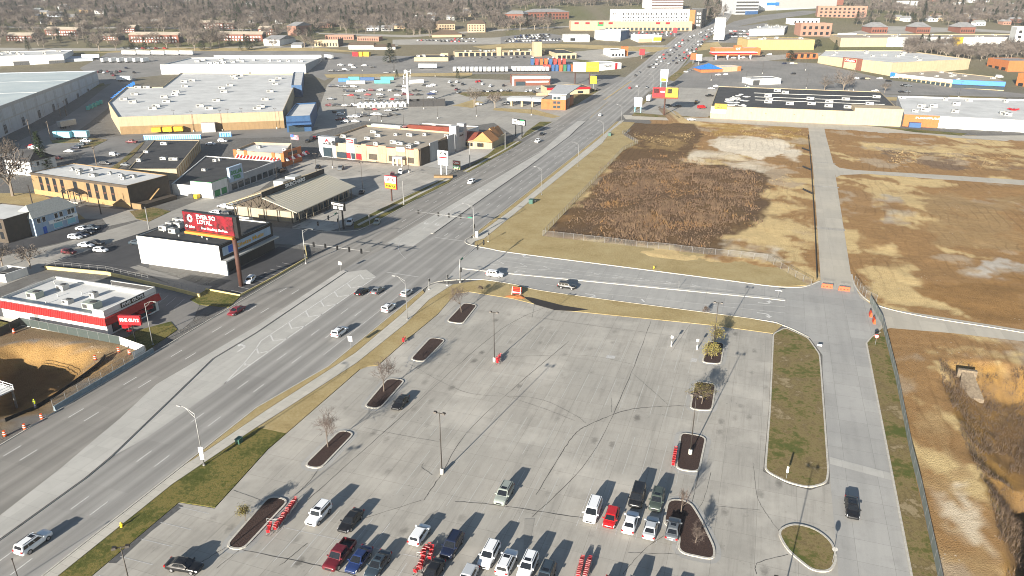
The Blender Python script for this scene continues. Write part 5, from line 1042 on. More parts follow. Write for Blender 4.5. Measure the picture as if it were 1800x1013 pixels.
# ---------------------------------------------------------------- shoe store with a split gable roof
t0 = UV(195.5, -165.5); t = empty('shoe_store', (t0.x, t0.y, 0), RT, 'long shoe store with a split gable metal roof and timber trusses', 'building')   # local x = +v, y = +u
BL, BD = 22.5, 35.0; RX = 11.8
q = MB(); q.prism([(0, 0), (BL, 0), (BL, BD), (0, BD)], -.5, 3.9, False); q.build('wall', MATS['tan_roof'], t)
q = MB(); q.prism([(0, 0), (RX, 0), (BL, 0)], 0, 1, False) if False else q.add([(0, .3, 3.9), (BL, .3, 3.9), (RX, .3, 8.2)], [(0, 1, 2)]); q.build('gable_infill', MATS['dark_brown'], t)
q = MB(); q.add([(RX, .3, 3.9), (RX, .3, 8.9), (RX, BD - .3, 8.9), (RX, BD - .3, 3.9)], [(0, 1, 2, 3)]); q.build('clerestory_wall', MATS['dark_brown'], t)
q = MB(); q.hexa([(RX + .02, -1.2, 7.5), (BL + 2.2, -1.2, 3.6), (BL + 2.2, BD + 1.0, 3.6), (RX + .02, BD + 1.0, 7.5)], [(RX + .02, -1.2, 7.75), (BL + 2.2, -1.2, 3.85), (BL + 2.2, BD + 1.0, 3.85), (RX + .02, BD + 1.0, 7.75)]); r1 = q.build('roof', MATS['metal_roof'], t)
q = MB()
for i in range(28): y = -1 + i * (BD + 1.8) / 27; q.hexa([(RX + .1, y, 7.74), (BL + 2.15, y, 3.84), (BL + 2.15, y + .07, 3.84), (RX + .1, y + .07, 7.74)], [(RX + .1, y, 7.775), (BL + 2.15, y, 3.875), (BL + 2.15, y + .07, 3.875), (RX + .1, y + .07, 7.775)])
q.build('standing_seams', MATS['metal_roof'], r1)
q = MB(); q.hexa([(-2.8, -1.2, 4.2), (RX + .1, -1.2, 9.3), (RX + .1, BD + 1.0, 9.3), (-2.8, BD + 1.0, 4.2)], [(-2.8, -1.2, 4.45), (RX + .1, -1.2, 9.55), (RX + .1, BD + 1.0, 9.55), (-2.8, BD + 1.0, 4.45)]); q.build('roof', MATS['cream_wall'], t)
q = MB(); q.box(RX, RX + .12, -1.2, BD + 1, 7.7, 9.5); sgn = q.build('ridge_fascia', MATS['dark_wall'], t); lettering('SKECHERS', t, (RX + .2, 17.5, 8.55), RR, 1.7, MATS['sign_white'], 12.0, .03)
q = MB(); q.box(5.5, 9.5, 14, 18, 7.2, 9.4); q.box(6.5, 10.5, 19.5, 23.5, 7.6, 9.8); q.build('rooftop_unit', MATS['hvac'], t)
q = MB()
for a_, c_ in [((-2.6, 4.2), (RX, 9.2)), ((RX, 7.5), (BL + 2, 3.6)), ((-2.6, 4.0), (BL + 2, 4.0)), ((0, 4), (0, 5.1)), ((3, 4), (3, 6.4)), ((6, 4), (6, 7.7)), ((9, 4), (9, 8.9)), ((RX, 4), (RX, 8.9)), ((14.5, 4), (14.5, 6.6)), ((17.5, 4), (17.5, 5.5)), ((20, 4), (20, 4.7)), ((0, 5.1), (3, 4)), ((3, 6.4), (6, 4)), ((6, 7.7), (9, 4)), ((9, 4), (RX, 8.9)), ((RX, 4), (9, 8.9)), ((RX, 4), (14.5, 6.6)), ((14.5, 4), (17.5, 5.5)), ((17.5, 4), (20, 4.7))]:
 q.tube([(a_[0], -1.0, a_[1]), (c_[0], -1.0, c_[1])], .13, 4)
q.build('roof_truss', MATS['timber'], t)
for x in (0.2, 5.5, RX, 17, BL): q = MB(); q.box(x - .15, x + .15, -1.15, -.85, 0, 4); q.build('timber_post', MATS['timber'], t)
for i in range(9): q = MB(); q.box(BL + 1.6, BL + 1.85, .5 + i * 4.1, .75 + i * 4.1, 0, 3.65); q.build('eave_post', MATS['timber'], t)
for i in range(10): q = MB(); q.box(BL - .05, BL + .05, 1.2 + i * 3.3, 3.9 + i * 3.3, .3, 3.0); q.build('shop_window', MATS['shop_glass'], t)
for i in range(4): q = MB(); q.box(1.2 + i * 5.4, 5.2 + i * 5.4, -.04, .05, .3, 3.3); q.build('wall_panel', MATS['cream_wall'], t)
q = MB(); q.box(-4, 9.6, -4.2, -3.9, 0, 1.5); q.build('yard_wall', MATS['post_base'], t)
# ---------------------------------------------------------------- beige strip of restaurants
b = Bld('retail_strip', 'beige strip of shops with stone piers and a crowded tan roof', UVs([(289.5, -193.4), (285.6, -141.0), (331, -143.4), (336.5, -195.5)]), 7.0, 'peach_wall', 'tan_roof', .8); L, D = b.L, b.D
b.box('grey_gable_block', 'grey_wall', -.15, 9.2, -.2, 3.0, 0, 9.2); q = MB(); q.prism([(0, 0), (9, 0), (9, .1), (0, .1)], 0, .1); b.txtF('A', 4.6, 7.6, 1.8, 'sign_red', 2.4, .26, .05); b.txtF('ACE', 4.6, 6.2, 1.0, 'sign_black', 4.5, .26, .04)
b.front('shop_window', 'shop_glass', 2.2, 7.2, .3, 4.4, .24); b.box('grey_tower', 'white_wall', 15.2, 19.4, -.25, 2.0, 0, 9.4); b.front('red_sign', 'sign_red', 15.4, 19.2, 7.6, 9.2, .32); b.txtF('Dollar', 17.3, 8.4, .9, 'sign_white', 3.2, .36, .03)
for x0, x1, m in ((9.6, 14.8, 'shop_glass'), (15.0, 17.2, 'sign_red'), (17.4, 19.4, 'shop_glass'), (20.0, 22.8, 'sign_red')): b.front('shop_window', m, x0, x1, .3, 3.0, .28)
for x0, x1 in ((23.3, 25.6), (32.0, 36.0), (41.0, 46.0), (50.2, 52.3)): b.front('stone_pier', 'bronze_brick', x0, x1, 0, 7.6, .22)
for x0, x1 in ((26.8, 31), (37.2, 40.2), (47, 49.8)): b.winF(x0, x1, 1.0, 3.3, 'frame_dark', 'dark_brown')
b.front('red_coping', 'redbrown_roof', 23, L, 6.9, 7.2, .2); b.front('white_sign', 'sign_white', 41.5, 45.5, 5.8, 7.6, .35); b.box('porch', 'grey_wall', 41, 46, -3.4, -.1, 3.0, 3.9)
for x in (41.3, 43.4, 45.6): b.box('porch_post', 'white_wall', x - .3, x + .3, -3.3, -2.8, 0, 3.0)
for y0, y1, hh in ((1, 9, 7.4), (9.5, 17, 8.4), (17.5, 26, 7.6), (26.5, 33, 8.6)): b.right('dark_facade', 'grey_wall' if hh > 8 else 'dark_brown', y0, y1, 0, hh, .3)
for k in range(7): b.winR(2 + k * 4.5, 5 + k * 4.5, .6, 3.0, None, 'shop_glass')
b.box('grey_portal', 'grey_wall', L - 3, L + .7, 34, 37, 0, 12); b.box('grey_portal', 'grey_wall', L - 3, L + .7, 42, 45, 0, 12); b.box('grey_portal', 'grey_wall', L - 2, L + .5, 36.8, 42.2, 0, 8.5); o = b.txtR('Chipotle', 39.5, 7, 1.2, 'sign_black', 4.5, .55)
b.units(16, 5, 2.6); q = MB(); q.hexa([(-1, D - 2, 6.9), (16, D - 2, 6.9), (16, D, 6.9), (-1, D, 6.9)], [(-1, D - 2, 8.0), (16, D - 2, 8.0), (16, D, 8.0), (-1, D, 8.0)]); q.build('rear_parapet', MATS['white_wall'], b.root)
b2 = Bld('dining_hall', 'low white dining hall with a long dark red roof behind the beige strip', UVs([(338, -175), (338, -146), (362, -143), (362, -176)]), 5, 'white_wall', 'tan_roof', .4); q = MB(); q.hexa([(0, -1, 4.2), (b2.L, -1, 4.2), (b2.L, 6, 4.2), (0, 6, 4.2)], [(1, 3, 7.4), (b2.L - 1, 3, 7.4), (b2.L - 1, 5.5, 7.4), (1, 5.5, 7.4)]); q.build('red_roof', MATS['redbrown_roof'], b2.root); b2.units(6, 6, 2)
# restaurant with orange gables
t0 = UV(330, -138.5); t = empty('gabled_restaurant', (t0.x, t0.y, 0), RT, 'restaurant with stepped orange gables and dark red side roof', 'building')
q = MB(); q.prism([(0, 0), (6, -1), (14, 2), (14, 22), (0, 22)], -.3, 4.0, False); q.build('wall', MATS['cream_wall'], t)
q = MB(); q.hexa([(-5, -.5, 3.6), (5.5, -1.5, 3.6), (5.5, 16, 3.6), (-5, 16, 3.6)], [(-4, 6, 6.6), (5.4, 6, 6.6), (5.4, 9, 6.6), (-4, 9, 6.6)]); q.build('side_roof', MATS['redbrown_roof'], t)
for x0, x1, y0, y1, zr, m in ((5, 15.5, -1.5, 8, 8.2, 'orange_roof'), (6, 14, 9, 15, 8.6, 'orange_roof'), (7, 13, 16, 22, 8.0, 'orange_roof')):
 xm = (x0 + x1) / 2; q = MB(); q.add([(x0, y0, 3.8), (x1, y0, 3.8), (x1, y1, 3.8), (x0, y1, 3.8), (xm, y0 + .4, zr), (xm, y1 - .4, zr)], [(0, 1, 4), (1, 2, 5, 4), (2, 3, 5), (3, 0, 4, 5), (0, 3, 2, 1)]); q.build('gable_roof', MATS[m], t)
for x in (1.5, 2.8, 4.1, 7.5, 9.0): q = MB(); q.box(x, x + .9, -1.2, -.2, 1.2, 2.9); q.build('window', MATS['window_glass'], t)
# ---------------------------------------------------------------- houses at the left
def hip_house(name, label, poly, h, rise, wall, roof, over=.5, cat='house', group=None, ridge=.5, wins=True):
 b = Bld(name, label, poly, h, wall, roof, .1, cat, group, drop=1.0); L, D = b.L, b.D; o = over
 q = MB(); r = min(L, D) * .5 * ridge * 2
 if L >= D: top = [(r * .5 if ridge < 1 else D / 2, D / 2), (L - (r * .5 if ridge < 1 else D / 2), D / 2)]
 else: top = [(L / 2, r * .5 if ridge < 1 else L / 2), (L / 2, D - (r * .5 if ridge < 1 else L / 2))]
 q.add([(-o, -o, h - .1), (L + o, -o, h - .1), (L + o, D + o, h - .1), (-o, D + o, h - .1), (top[0][0], top[0][1], h + rise), (top[1][0], top[1][1], h + rise)], [(0, 1, 5, 4), (1, 2, 5), (2, 3, 4, 5), (3, 0, 4), (0, 3, 2, 1)] if L >= D else [(0, 1, 4), (1, 2, 5, 4), (2, 3, 5), (3, 0, 4, 5), (0, 3, 2, 1)])
 rf_ = q.build('pitched_roof', MATS[roof], b.root); b.pr = rf_; return b
b = hip_house('blue_house', 'pale blue two storey corner house used as a shop, with grey hip roof', UVs([(157.0, -218.2), (157.0, -210.0), (172.5, -210.0), (172.5, -218.2)]), 5.8, 3.2, 'skyblue_wall', 'shingle'); L, D = b.L, b.D
for y0 in (1.2, 3.0, 7.4, 9.2, 12.2, 13.6): b.winR(y0, y0 + 1.1, 3.7, 5.2)
b.right('shop_fascia', 'sign_white', 5.0, D - .2, 2.4, 3.5, .35); b.txtR("Tobacco & Phone", 10, 2.95, .8, 'sign_black', 7, .38); b.winR(6.4, 9.5, .6, 2.2, 'frame_white', 'pale_blue'); b.winR(11.4, 14.4, .6, 2.2, 'frame_white', 'pale_blue'); b.right('purple_door', 'sign_blue', 2.6, 3.8, 0, 2.2, .08)
for x, z in ((1.6, 1.2), (1.6, 4.0), (5, 1.2), (5, 4.0)): b.winF(x, x + .8, z, z + 1.3)
b.box('chimney', 'brick_wall', 3.2, 4.0, 10.8, 11.8, 5.8, 9.0)
b = hip_house('white_house', 'white two storey house with dark gable roof beside a conifer', UVs([(217, -298), (217, -284), (229, -284), (229, -298)]), 6, 3.4, 'white_wall', 'black_roof'); b.winF(2, 3.2, 3.6, 5.2); b.winF(6, 7.2, 3.6, 5.2); b.winR(3, 4.2, 3.6, 5.2); b.winR(7, 8.2, 3.6, 5.2)
b = Bld('brown_building', 'dark brown flat building at the end of the shaded car park', pxbox((-60, 418), (16, 428), 14), 7.4, 'dark_brown', 'white_roof', .2); b.winF(b.L - 2.6, b.L - 1.2, 4.4, 6.2, None); b.winF(b.L - 2.6, b.L - 1.2, 1.2, 3.4, None)
b = Bld('bin_enclosure', 'white walled bin enclosure open to the sky at the restaurant car park', [W(-28, 480, 2.2), W(8, 483, 2.2), W(47, 470, 2.2), W(12, 466, 2.2)], 2.2, 'white_wall', 'fan', 1.6, 'enclosure'); b.box('bin_lid', 'fan', 3, 6, 2, 6, .4, 2.0)
# ---------------------------------------------------------------- streets, car parks and lawns left of the avenue
sheet('cross_street', UVs([(174.8, -116.5), (176, -126), (174.6, -138), (172.5, -165), (172, -178), (188, -178), (189.2, -150), (189.9, -130), (196, -117.5)]), .018, MATS['lot_asphalt'])
sheet('side_street', PX([(-40, 470), (0, 452), (100, 430), (200, 402), (300, 372), (360, 348), (420, 330), (470, 298), (500, 300), (455, 335), (420, 352), (398, 385), (448, 393), (448, 412), (330, 385), (262, 410), (180, 440), (90, 470), (0, 505), (-40, 520)]), .008, MATS['old_concrete'])
sheet('car_park', UVs([(140.2, -132.5), (147, -131.5), (173, -133), (172.5, -120), (163, -118.8), (137, -117.6), (134.5, -128)]), .014, MATS['dark_asphalt'])
sheet('car_park', PX([(70, 470), (185, 430), (262, 405), (262, 470), (240, 478), (160, 480)]), .02, MATS['dark_asphalt'])
sheet('car_park', PX([(0, 428), (60, 418), (125, 395), (192, 398), (185, 408), (100, 428), (0, 450)]), .02, MATS['dark_asphalt'])
sheet('car_park', UVs([(108, -131), (108, -172), (128, -176), (140, -150), (135, -128), (121.5, -119.6), (117, -118.5), (112.5, -121)]), .010, MATS['lot_asphalt'])
sheet('car_park', UVs([(191, -141), (191, -127), (205, -122.5), (266, -121), (283, -124), (286, -140), (282, -210), (255, -186), (232, -140)]), .012, MATS['lot_concrete'])
sheet('car_park', UVs([(286, -140), (284, -124), (320, -121), (334, -124), (331, -142)]), .014, MATS['pale_concrete'])
sheet('car_park', PX([(540, 300), (560, 250), (600, 225), (640, 215), (900, 220), (1000, 190), (980, 205), (900, 235), (870, 218), (790, 230), (560, 240), (470, 245), (330, 247), (260, 244), (230, 280), (160, 270), (170, 245), (250, 235), (500, 230), (560, 215), (570, 155), (590, 132), (830, 130), (900, 120), (1010, 130), (1060, 150), (940, 195), (930, 200), (700, 195), (590, 225)]), .008, MATS['lot_asphalt']) if False else None
lawn = lambda l, m='green_grass', h=.1: turf('lawn', PX(l), m, h)
lawn([(212, 603), (240, 582), (300, 566), (312, 580), (268, 610), (258, 616)]); lawn([(334, 527), (362, 510), (424, 520), (402, 541), (350, 536)]); lawn([(-40, 580), (0, 562), (38, 572), (5, 585), (-40, 600)])
turf('verge', UVs([(199, -118.6), (235, -117.9), (262, -117.0), (270, -118.5), (264, -121.6), (240, -123), (202, -124.5), (196, -121)]), 'green_grass'); sheet('footway', UVs([(199, -121.0), (235, -119.8), (268, -118.6), (268, -120.0), (235, -121.2), (200, -122.3)]), .12, MATS['walk_concrete'])
turf('verge', UVs([(282, -116.2), (335, -115.8), (354, -116.5), (353, -120.5), (335, -123.5), (318, -121.5), (283, -119.5)]), 'green_grass'); sheet('footway', UVs([(282, -117.6), (335, -117.4), (354, -118), (354, -119), (335, -118.6), (282, -118.9)]), .12, MATS['walk_concrete'])
turf('verge', PX([(915, 245), (940, 230), (975, 212), (965, 205), (948, 215), (925, 232)]), 'green_grass'); lawn([(228, 372), (270, 365), (300, 372), (262, 390), (240, 385)], 'mixed_grass'); lawn([(140, 262), (165, 258), (190, 246), (165, 243), (90, 247), (92, 252), (160, 250)], 'mixed_grass')
lawn([(188, 300), (210, 285), (250, 250), (256, 248), (236, 272), (200, 303)], 'mixed_grass'); lawn([(0, 340), (60, 340), (110, 355), (150, 385), (100, 392), (40, 390), (0, 375)], 'dry_grass', .05)
sheet('pavement', PX([(105, 385), (140, 362), (235, 370), (250, 385), (190, 398), (180, 385)]), .024, MATS['old_concrete'])
sheet('pavement', UVs([(128, -127), (140.5, -130), (140, -133), (146.6, -160), (144.5, -161), (136, -135)]), .027, MATS['lot_asphalt'])
for k in range(9): mb = MB(); strip(mb, UVs([(139 + k * 2.7, -118.8 - k * .06), (139.6 + k * 2.7, -123.5)]), .12, .03); o = mb.build('stall_line', MATS['white_marking']); tag(o, kind='structure')
for k in range(10): mb = MB(); strip(mb, UVs([(126 + k * .35, -129 - k * 2.8), (131 + k * .35, -130.5 - k * 2.8)]), .12, .03); o = mb.build('stall_line', MATS['faded_marking']); tag(o, kind='structure')
for k in range(18): mb = MB(); strip(mb, UVs([(206 + k * 3.0, -126), (206 + k * 3.0, -131.5)]), .12, .03); tag(mb.build('stall_line', MATS['faded_marking']), kind='structure')
# retaining wall and railing between the two restaurant lots
mat('yellow_kerb', (.62, .50, .22), .8, var=.2, scale=1.2)
def wall_line(name, label, pts, h, m, wd=.3, cat='wall'):
 P = [Vector((p[0], p[1], 0)) for p in pts]; mb = MB(); a_, b_ = offset_line(P, wd / 2), offset_line(P, -wd / 2); n = len(P)
 vs = [(*q.xy, gz(q.x, q.y) - .3) for q in a_] + [(*q.xy, gz(q.x, q.y) + h) for q in a_] + [(*q.xy, gz(q.x, q.y) + h) for q in b_] + [(*q.xy, gz(q.x, q.y) - .3) for q in b_]
 mb.add(vs, [(r * n + i, r * n + i + 1, ((r + 1) % 4) * n + i + 1, ((r + 1) % 4) * n + i) for r in range(4) for i in range(n - 1)] + [(0, n, 2 * n, 3 * n), (n - 1, 2 * n - 1, 3 * n - 1, 4 * n - 1)]); return tag(mb.build(name, MATS[m]), label, cat)
wall_line('retaining_wall', 'low pale retaining wall between the burger restaurant and music shop lots', PX([(80, 473), (188, 483), (260, 500), (310, 512), (352, 523)]), .9, 'yellow_kerb', .35)
wall_line('retaining_wall', 'yellow edged retaining wall under the white hatchback on the music shop lot', PX([(362, 510), (422, 521), (480, 490), (540, 455), (536, 433)]), .5, 'yellow_kerb', .25)
mat('rail_grey', (.22, .22, .22), .6, .2)
def railing(label, pts, h, step, name='railing', mesh=None, rails=(1.0, .5), cat='railing', r=.03, post='rail_grey', base=0.0):
 """posts and rails along a line, with an optional infill sheet"""
 P = [Vector((p[0], p[1], 0)) for p in pts]; seg = []
 for a_, b_ in zip(P, P[1:]):
  n = max(1, round((b_ - a_).length / step)); seg += [a_.lerp(b_, i / n) for i in range(n)]
 seg.append(P[-1]); o = seg[0]; z0 = gz(o.x, o.y); t = empty(name, (o.x, o.y, z0), 0, label, cat); Z = [gz(q.x, q.y) - z0 + base for q in seg]
 pm = MB(); pm.tube([(0, 0, -.15), (0, 0, h)], r * 1.3, 6); pmm = pm.mesh('post', MATS[post])
 for q, z in zip(seg, Z): link('post', pmm, t, (q.x - o.x, q.y - o.y, z))
 for f in rails: mb = MB(); mb.tube([(q.x - o.x, q.y - o.y, z + h * f - r) for q, z in zip(seg, Z)], r, 5); mb.build('rail', MATS[post], t)
 if mesh:
  for i in range(len(seg) - 1):
   a_, b_ = seg[i] - o, seg[i + 1] - o; mb = MB(); e = (b_ - a_).normalized(); nn = Vector((-e.y, e.x, 0)) * .012
   mb.hexa([a_ - nn + Vector((0, 0, Z[i] + .04)), b_ - nn + Vector((0, 0, Z[i + 1] + .04)), b_ + nn + Vector((0, 0, Z[i + 1] + .04)), a_ + nn + Vector((0, 0, Z[i] + .04))], [a_ - nn + Vector((0, 0, Z[i] + h - .04)), b_ - nn + Vector((0, 0, Z[i + 1] + h - .04)), b_ + nn + Vector((0, 0, Z[i + 1] + h - .04)), a_ + nn + Vector((0, 0, Z[i] + h - .04))]); mb.build('mesh_panel', MATS[mesh], t)
 return t
railing('grey tube railing on top of the retaining wall by the burger restaurant', PX([(84, 470), (188, 480), (240, 492), (262, 497)]), 1.1, 2.6, base=.9)
railing('short tube railing with blue panels at the end of the retaining wall', PX([(296, 505), (345, 516), (366, 508)]), 1.1, 2.6, base=.9)
# net fabrics: seen through
def net_mat(name, col, alpha, rough=.8):
 m, t, b_ = _nodes(name); b_.inputs['Base Color'].default_value = (*col, 1); b_.inputs['Roughness'].default_value = rough; b_.inputs['Alpha'].default_value = alpha; MATS[name] = m
net_mat('chain_link', (.20, .195, .185), .10); net_mat('wind_screen', (.22, .25, .23), .82); net_mat('dark_screen', (.045, .06, .055), .85); net_mat('silt_cloth', (.012, .012, .012), 1.0)
railing('chain link fence along the dry verge beside the avenue', UVs([(208.2, -61.6), (348, -63.7), (368, -60.2), (391, -72.4), (400, -70)]), 1.9, 3.2, 'chain_link_fence', 'chain_link', (1.0,), 'fence')
railing('chain link fence between the scrub field and the cross street', UVs([(208.2, -61.5), (206.9, -9.5), (206.6, 4.6), (190.6, 15.8)]), 1.9, 3.2, 'chain_link_fence', 'chain_link', (1.0,), 'fence')
railing('long fence with grey green windscreen along the access road', UVs([(184, 29.0), (171, 30.3), (142.8, 29.8), (116.1, 28.7), (106.6, 28.6), (87.8, 28.0), (62, 27.2)]), 1.9, 3.0, 'screened_fence', 'wind_screen', (1.0,), 'fence')
railing('short chain link fence beside the orange barriers at the site entrance', UVs([(197, 26.6), (187, 28.3), (184.5, 30.5)]), 1.9, 2.6, 'chain_link_fence', 'chain_link', (1.0,), 'fence')
railing('construction fence with dark green screen round the excavation', PX([(-60, 602), (0, 592), (38, 572), (120, 588), (212, 606)]), 2.0, 3.0, 'screened_fence', 'dark_screen', (1.0,), 'fence')
railing('end bay of construction fence with white screen', PX([(212, 606), (256, 622), (236, 634)]), 2.0, 2.6, 'screened_fence', 'sign_white', (1.0,), 'fence')
wall_line('silt_fence', 'black silt fence along the rim of the excavation', PX([(10, 742), (60, 716), (98, 694), (150, 660), (175, 642), (186, 628)]), .8, 'silt_cloth', .06, 'fence')
wall_line('silt_fence', 'black silt fence along the pale concrete site drive', UVs([(196, 17.4), (246, 18.6), (332, 20.2), (420, 21.4)]), .75, 'silt_cloth', .12, 'fence')
for u0, v0, u1, v1, lab in ((332, 20.2, 338, 16.8, 'black silt fence spur beside the concrete cross drive'), (290, 19.2, 296, 16.0, 'black silt fence spur halfway along the concrete drive'), (375, 20.9, 381, 17.4, 'black silt fence spur near the back lane end of the drive')): wall_line('silt_fence', lab, UVs([(u0, v0), (u1, v1)]), .75, 'silt_cloth', .1, 'fence')
# precast barrier wall along the excavation
mat('barrier', (.19, .24, .27), .85, var=.25, scale=1.2, world=True)
q = MB(); prof = [(-.3, 0), (-.3, .08), (-.17, .33), (-.1, .82), (.1, .82), (.17, .33), (.3, .08), (.3, 0)]; LB = 3.05
q.add([(0, y, z) for y, z in prof] + [(LB - .04, y, z) for y, z in prof], [(i, i + 1, 9 + i, 8 + i) for i in range(7)] + [tuple(range(8)), tuple(range(8, 16)), (0, 7, 15, 8)]); bm_ = q.mesh('road_barrier', MATS['barrier'])
for i in range(8): o = link('road_barrier', bm_, None, UV(81.2 + i * LB, -115.2 - i * .09, .03), ANG_U + R(1.7)); o.scale = (1, 1, 1.25); tag(o, 'dark grey precast barrier in the line guarding the excavation', 'barrier', 'precast barriers by the excavation')
railing('mesh fence panels standing on the precast barriers', UVs([(81.4, -115.7), (92.5, -116.1), (104.2, -116.5)]), 2.0, 3.0, 'site_fence', 'chain_link', (1.0, .5), 'fence', base=.3)
# orange barricades, water barriers, cones, cabinets, hydrants, small signs
mat('safety_orange', (.62, .075, .01), .55, var=.1, scale=3, world=False); mat('cabinet_green', (.035, .10, .075), .5); mat('hydrant_yellow', (.72, .46, .02), .5); mat('hi_vis', (.62, .72, .02), .7)
def water_barrier(p, rot, label):
 t = empty('water_barrier', p, rot, label, 'barrier'); q = MB(); q.hexa([(-1.0, -.3, 0), (1.0, -.3, 0), (1.0, .3, 0), (-1.0, .3, 0)], [(-.95, -.12, 1.05), (.95, -.12, 1.05), (.95, .12, 1.05), (-.95, .12, 1.05)]); q.build('body', MATS['safety_orange'], t)
 for x in (-.6, 0, .6): q = MB(); q.box(x - .12, x + .12, -.27, .27, .3, .5); q.build('forklift_slot', MATS['sign_white'] if False else MATS['sign_red'], t)
 q = MB(); q.cyl(0, 0, 1.03, 1.12, .1, None, 8); q.build('filler_cap', MATS['sign_red'], t); q = MB(); q.box(-.95, .95, -.02, .02, 1.0, 2.0); q.build('mesh_panel', MATS['chain_link'], t); return t
for u, v, r_, lab in ((190.6, 19.6, RT, 'orange water filled barrier nearer the chain link fence at the site entrance'), (190.0, 23.6, RT, 'orange water filled barrier nearer the kerb at the site entrance')):
 for k in (-.0,): water_barrier(UV(u, v, .03), r_, lab).scale = (1.35, 1, 1)
water_barrier(W(1530, 555) + Vector((0, 0, .03)), ANG_U, 'orange water filled barrier at the gate of the screened fence'); water_barrier(W(1536, 567) + Vector((0, 0, .03)), ANG_U, 'orange water filled barrier next to the no entry sign')
P0 = W(910, 516); A0 = RT + .1; off = lambda x, y: P0 + Vector((x * math.cos(A0) - y * math.sin(A0), x * math.sin(A0) + y * math.cos(A0), .08))
for i in range(6):
 t = empty('barricade', off(-.1 * i, i * .5 - 1.2), A0 + random.uniform(-.08, .08), 'folding orange and white barricade heaped on the dry verge', 'barricade', 'heap of barricades on the verge'); q = MB(); q.box(-1.3, 1.2, 0, .05, .85 + .05 * (i % 2), 1.1); q.box(-1.3, 1.2, 0, .05, .3, .5); q.build('plank', MATS['safety_orange' if i % 2 else 'sign_red'], t); q = MB(); q.box(-1.25, 1.15, 0, .05, .58, .78); q.build('plank', MATS['sign_white'], t)
 for x in (-1.2, .9): q = MB(); q.hexa([(x, -.35, -.03), (x + .08, -.35, -.03), (x + .08, -.28, -.03), (x, -.28, -.03)], [(x, -.02, 1.1), (x + .08, -.02, 1.1), (x + .08, .04, 1.1), (x, .04, 1.1)]); q.build('leg', MATS['sign_white'], t)
q = MB(); q.add([(2.6 * math.cos(k * .63) * (1 + .15 * math.sin(k * 3)), math.sin(k * .63), 0) for k in range(10)] + [(1.4 * math.cos(k * .63), .5 * math.sin(k * .63), .35 + .08 * math.sin(k * 2)) for k in range(10)], [(k, (k + 1) % 10, 10 + (k + 1) % 10, 10 + k) for k in range(10)] + [tuple(range(10, 20))]); tag(q.build('orange_netting', MATS['orange_wall'], None, loc=off(0, -2.6), rot=A0), 'crumpled orange safety netting beside the heaped barricades', 'netting')
def cone_barrel(p, label, group, m='safety_orange'):
 t = empty('traffic_drum', p, 0, label, 'traffic drum', group)
 for z0, z1, r0, r1, mm in ((0, .1, .38, .38, 'fan'), (.1, .42, .29, .27, m), (.42, .56, .27, .265, 'sign_white'), (.56, .8, .265, .25, m), (.8, .92, .25, .245, 'sign_white'), (.92, 1.1, .245, .22, m)): q = MB(); q.cyl(0, 0, z0, z1, r0, r1, 10); q.build('base' if z0 == 0 else 'band', MATS[mm], t)
for px, py in ((74, 737), (44, 755), (9, 767)): cone_barrel(W(px, py), 'orange and white traffic drum on the pavement edge by the excavation', 'drums along the closed footway')
for px, py in ((25, 586), (168, 633), (209, 619), (228, 623)): cone_barrel(W(px, py), 'orange traffic drum inside the construction fence', 'drums inside the excavation site')
for px, py, lab in ((934, 358, 'dark green utility cabinet beside the lamp post footway'), (1072, 239, 'dark green utility cabinets at the end of the fenced field'), (421, 779, 'small green utility box between two grass patches'), (940, 355, 'small pale utility pedestal beside the green cabinet')):
 pale = 'pale' in lab; small = 'small' in lab; p = W(px, py); t = empty('utility_cabinet', p, ANG_U, lab, 'utility cabinet'); sx = .5 if small else .9; q = MB(); q.box(-sx, sx, -sx * .8, sx * .8, 0, .9 if small else 1.5); q.build('housing', MATS['post_base' if pale else 'cabinet_green'], t); q = MB(); q.box(-sx - .06, sx + .06, -sx * .8 - .06, sx * .8 + .06, .9 if small else 1.5, 1.0 if small else 1.62); q.build('lid', MATS['cabinet_green'], t); q = MB(); q.box(-sx - .1, sx + .1, -sx - .1, sx + .1, -.05, .06); q.build('pad', MATS['post_base'], t)
for px, py, lab in ((214, 927, 'yellow fire hydrant on the green verge by the avenue'), (1149, 473, 'small yellow fire hydrant on the dry verge of the cross street')):
 p = W(px, py) + Vector((0, 0, .08)); t = empty('fire_hydrant', p, ANG_U, lab, 'hydrant'); q = MB(); q.cyl(0, 0, -.05, .62, .15, .13, 10); q.cyl(0, 0, -.05, .06, .22, None, 10); q.build('barrel', MATS['hydrant_yellow'], t, True); q = MB(); q.cyl(0, 0, .6, .82, .17, .05, 10); q.build('bonnet', MATS['hydrant_yellow'], t); q = MB(); q.tube([(-.28, 0, .45), (.28, 0, .45)], .08, 8); q.tube([(0, -.26, .4), (0, 0, .4)], .09, 8); q.build('nozzle', MATS['hydrant_yellow'], t)
def sign(p, w_, h_, z, label, rot=AW, m='sign_white', txt=None, tm='sign_black', shape='rect', post=.04):
 t = empty('road_sign', p, rot - math.pi / 2, label, 'sign'); q = MB(); q.tube([(0, 0, -.05), (0, 0, z + h_)], post, 6); q.build('post', MATS['galvanised'], t); q = MB()
 if shape == 'round': q.tube([(0, -.08, z + h_ / 2), (0, -.05, z + h_ / 2)], w_ / 2, 16)
 else: q.box(-w_ / 2, w_ / 2, -.08, -.05, z, z + h_)
 q.build('plate', MATS[m], t)
 if txt: lettering(txt, t, (0, -.1, z + h_ / 2), FR, h_ * .5, MATS[tm], w_ * .8)
 return t
sign(W(617, 612), 1.0, 1.2, 1.6, 'white rectangular sign on the verge beside the right turn line', AW); sign(W(599, 478), .9, .9, 2.0, 'small white sign on the nose of the avenue median', AW)
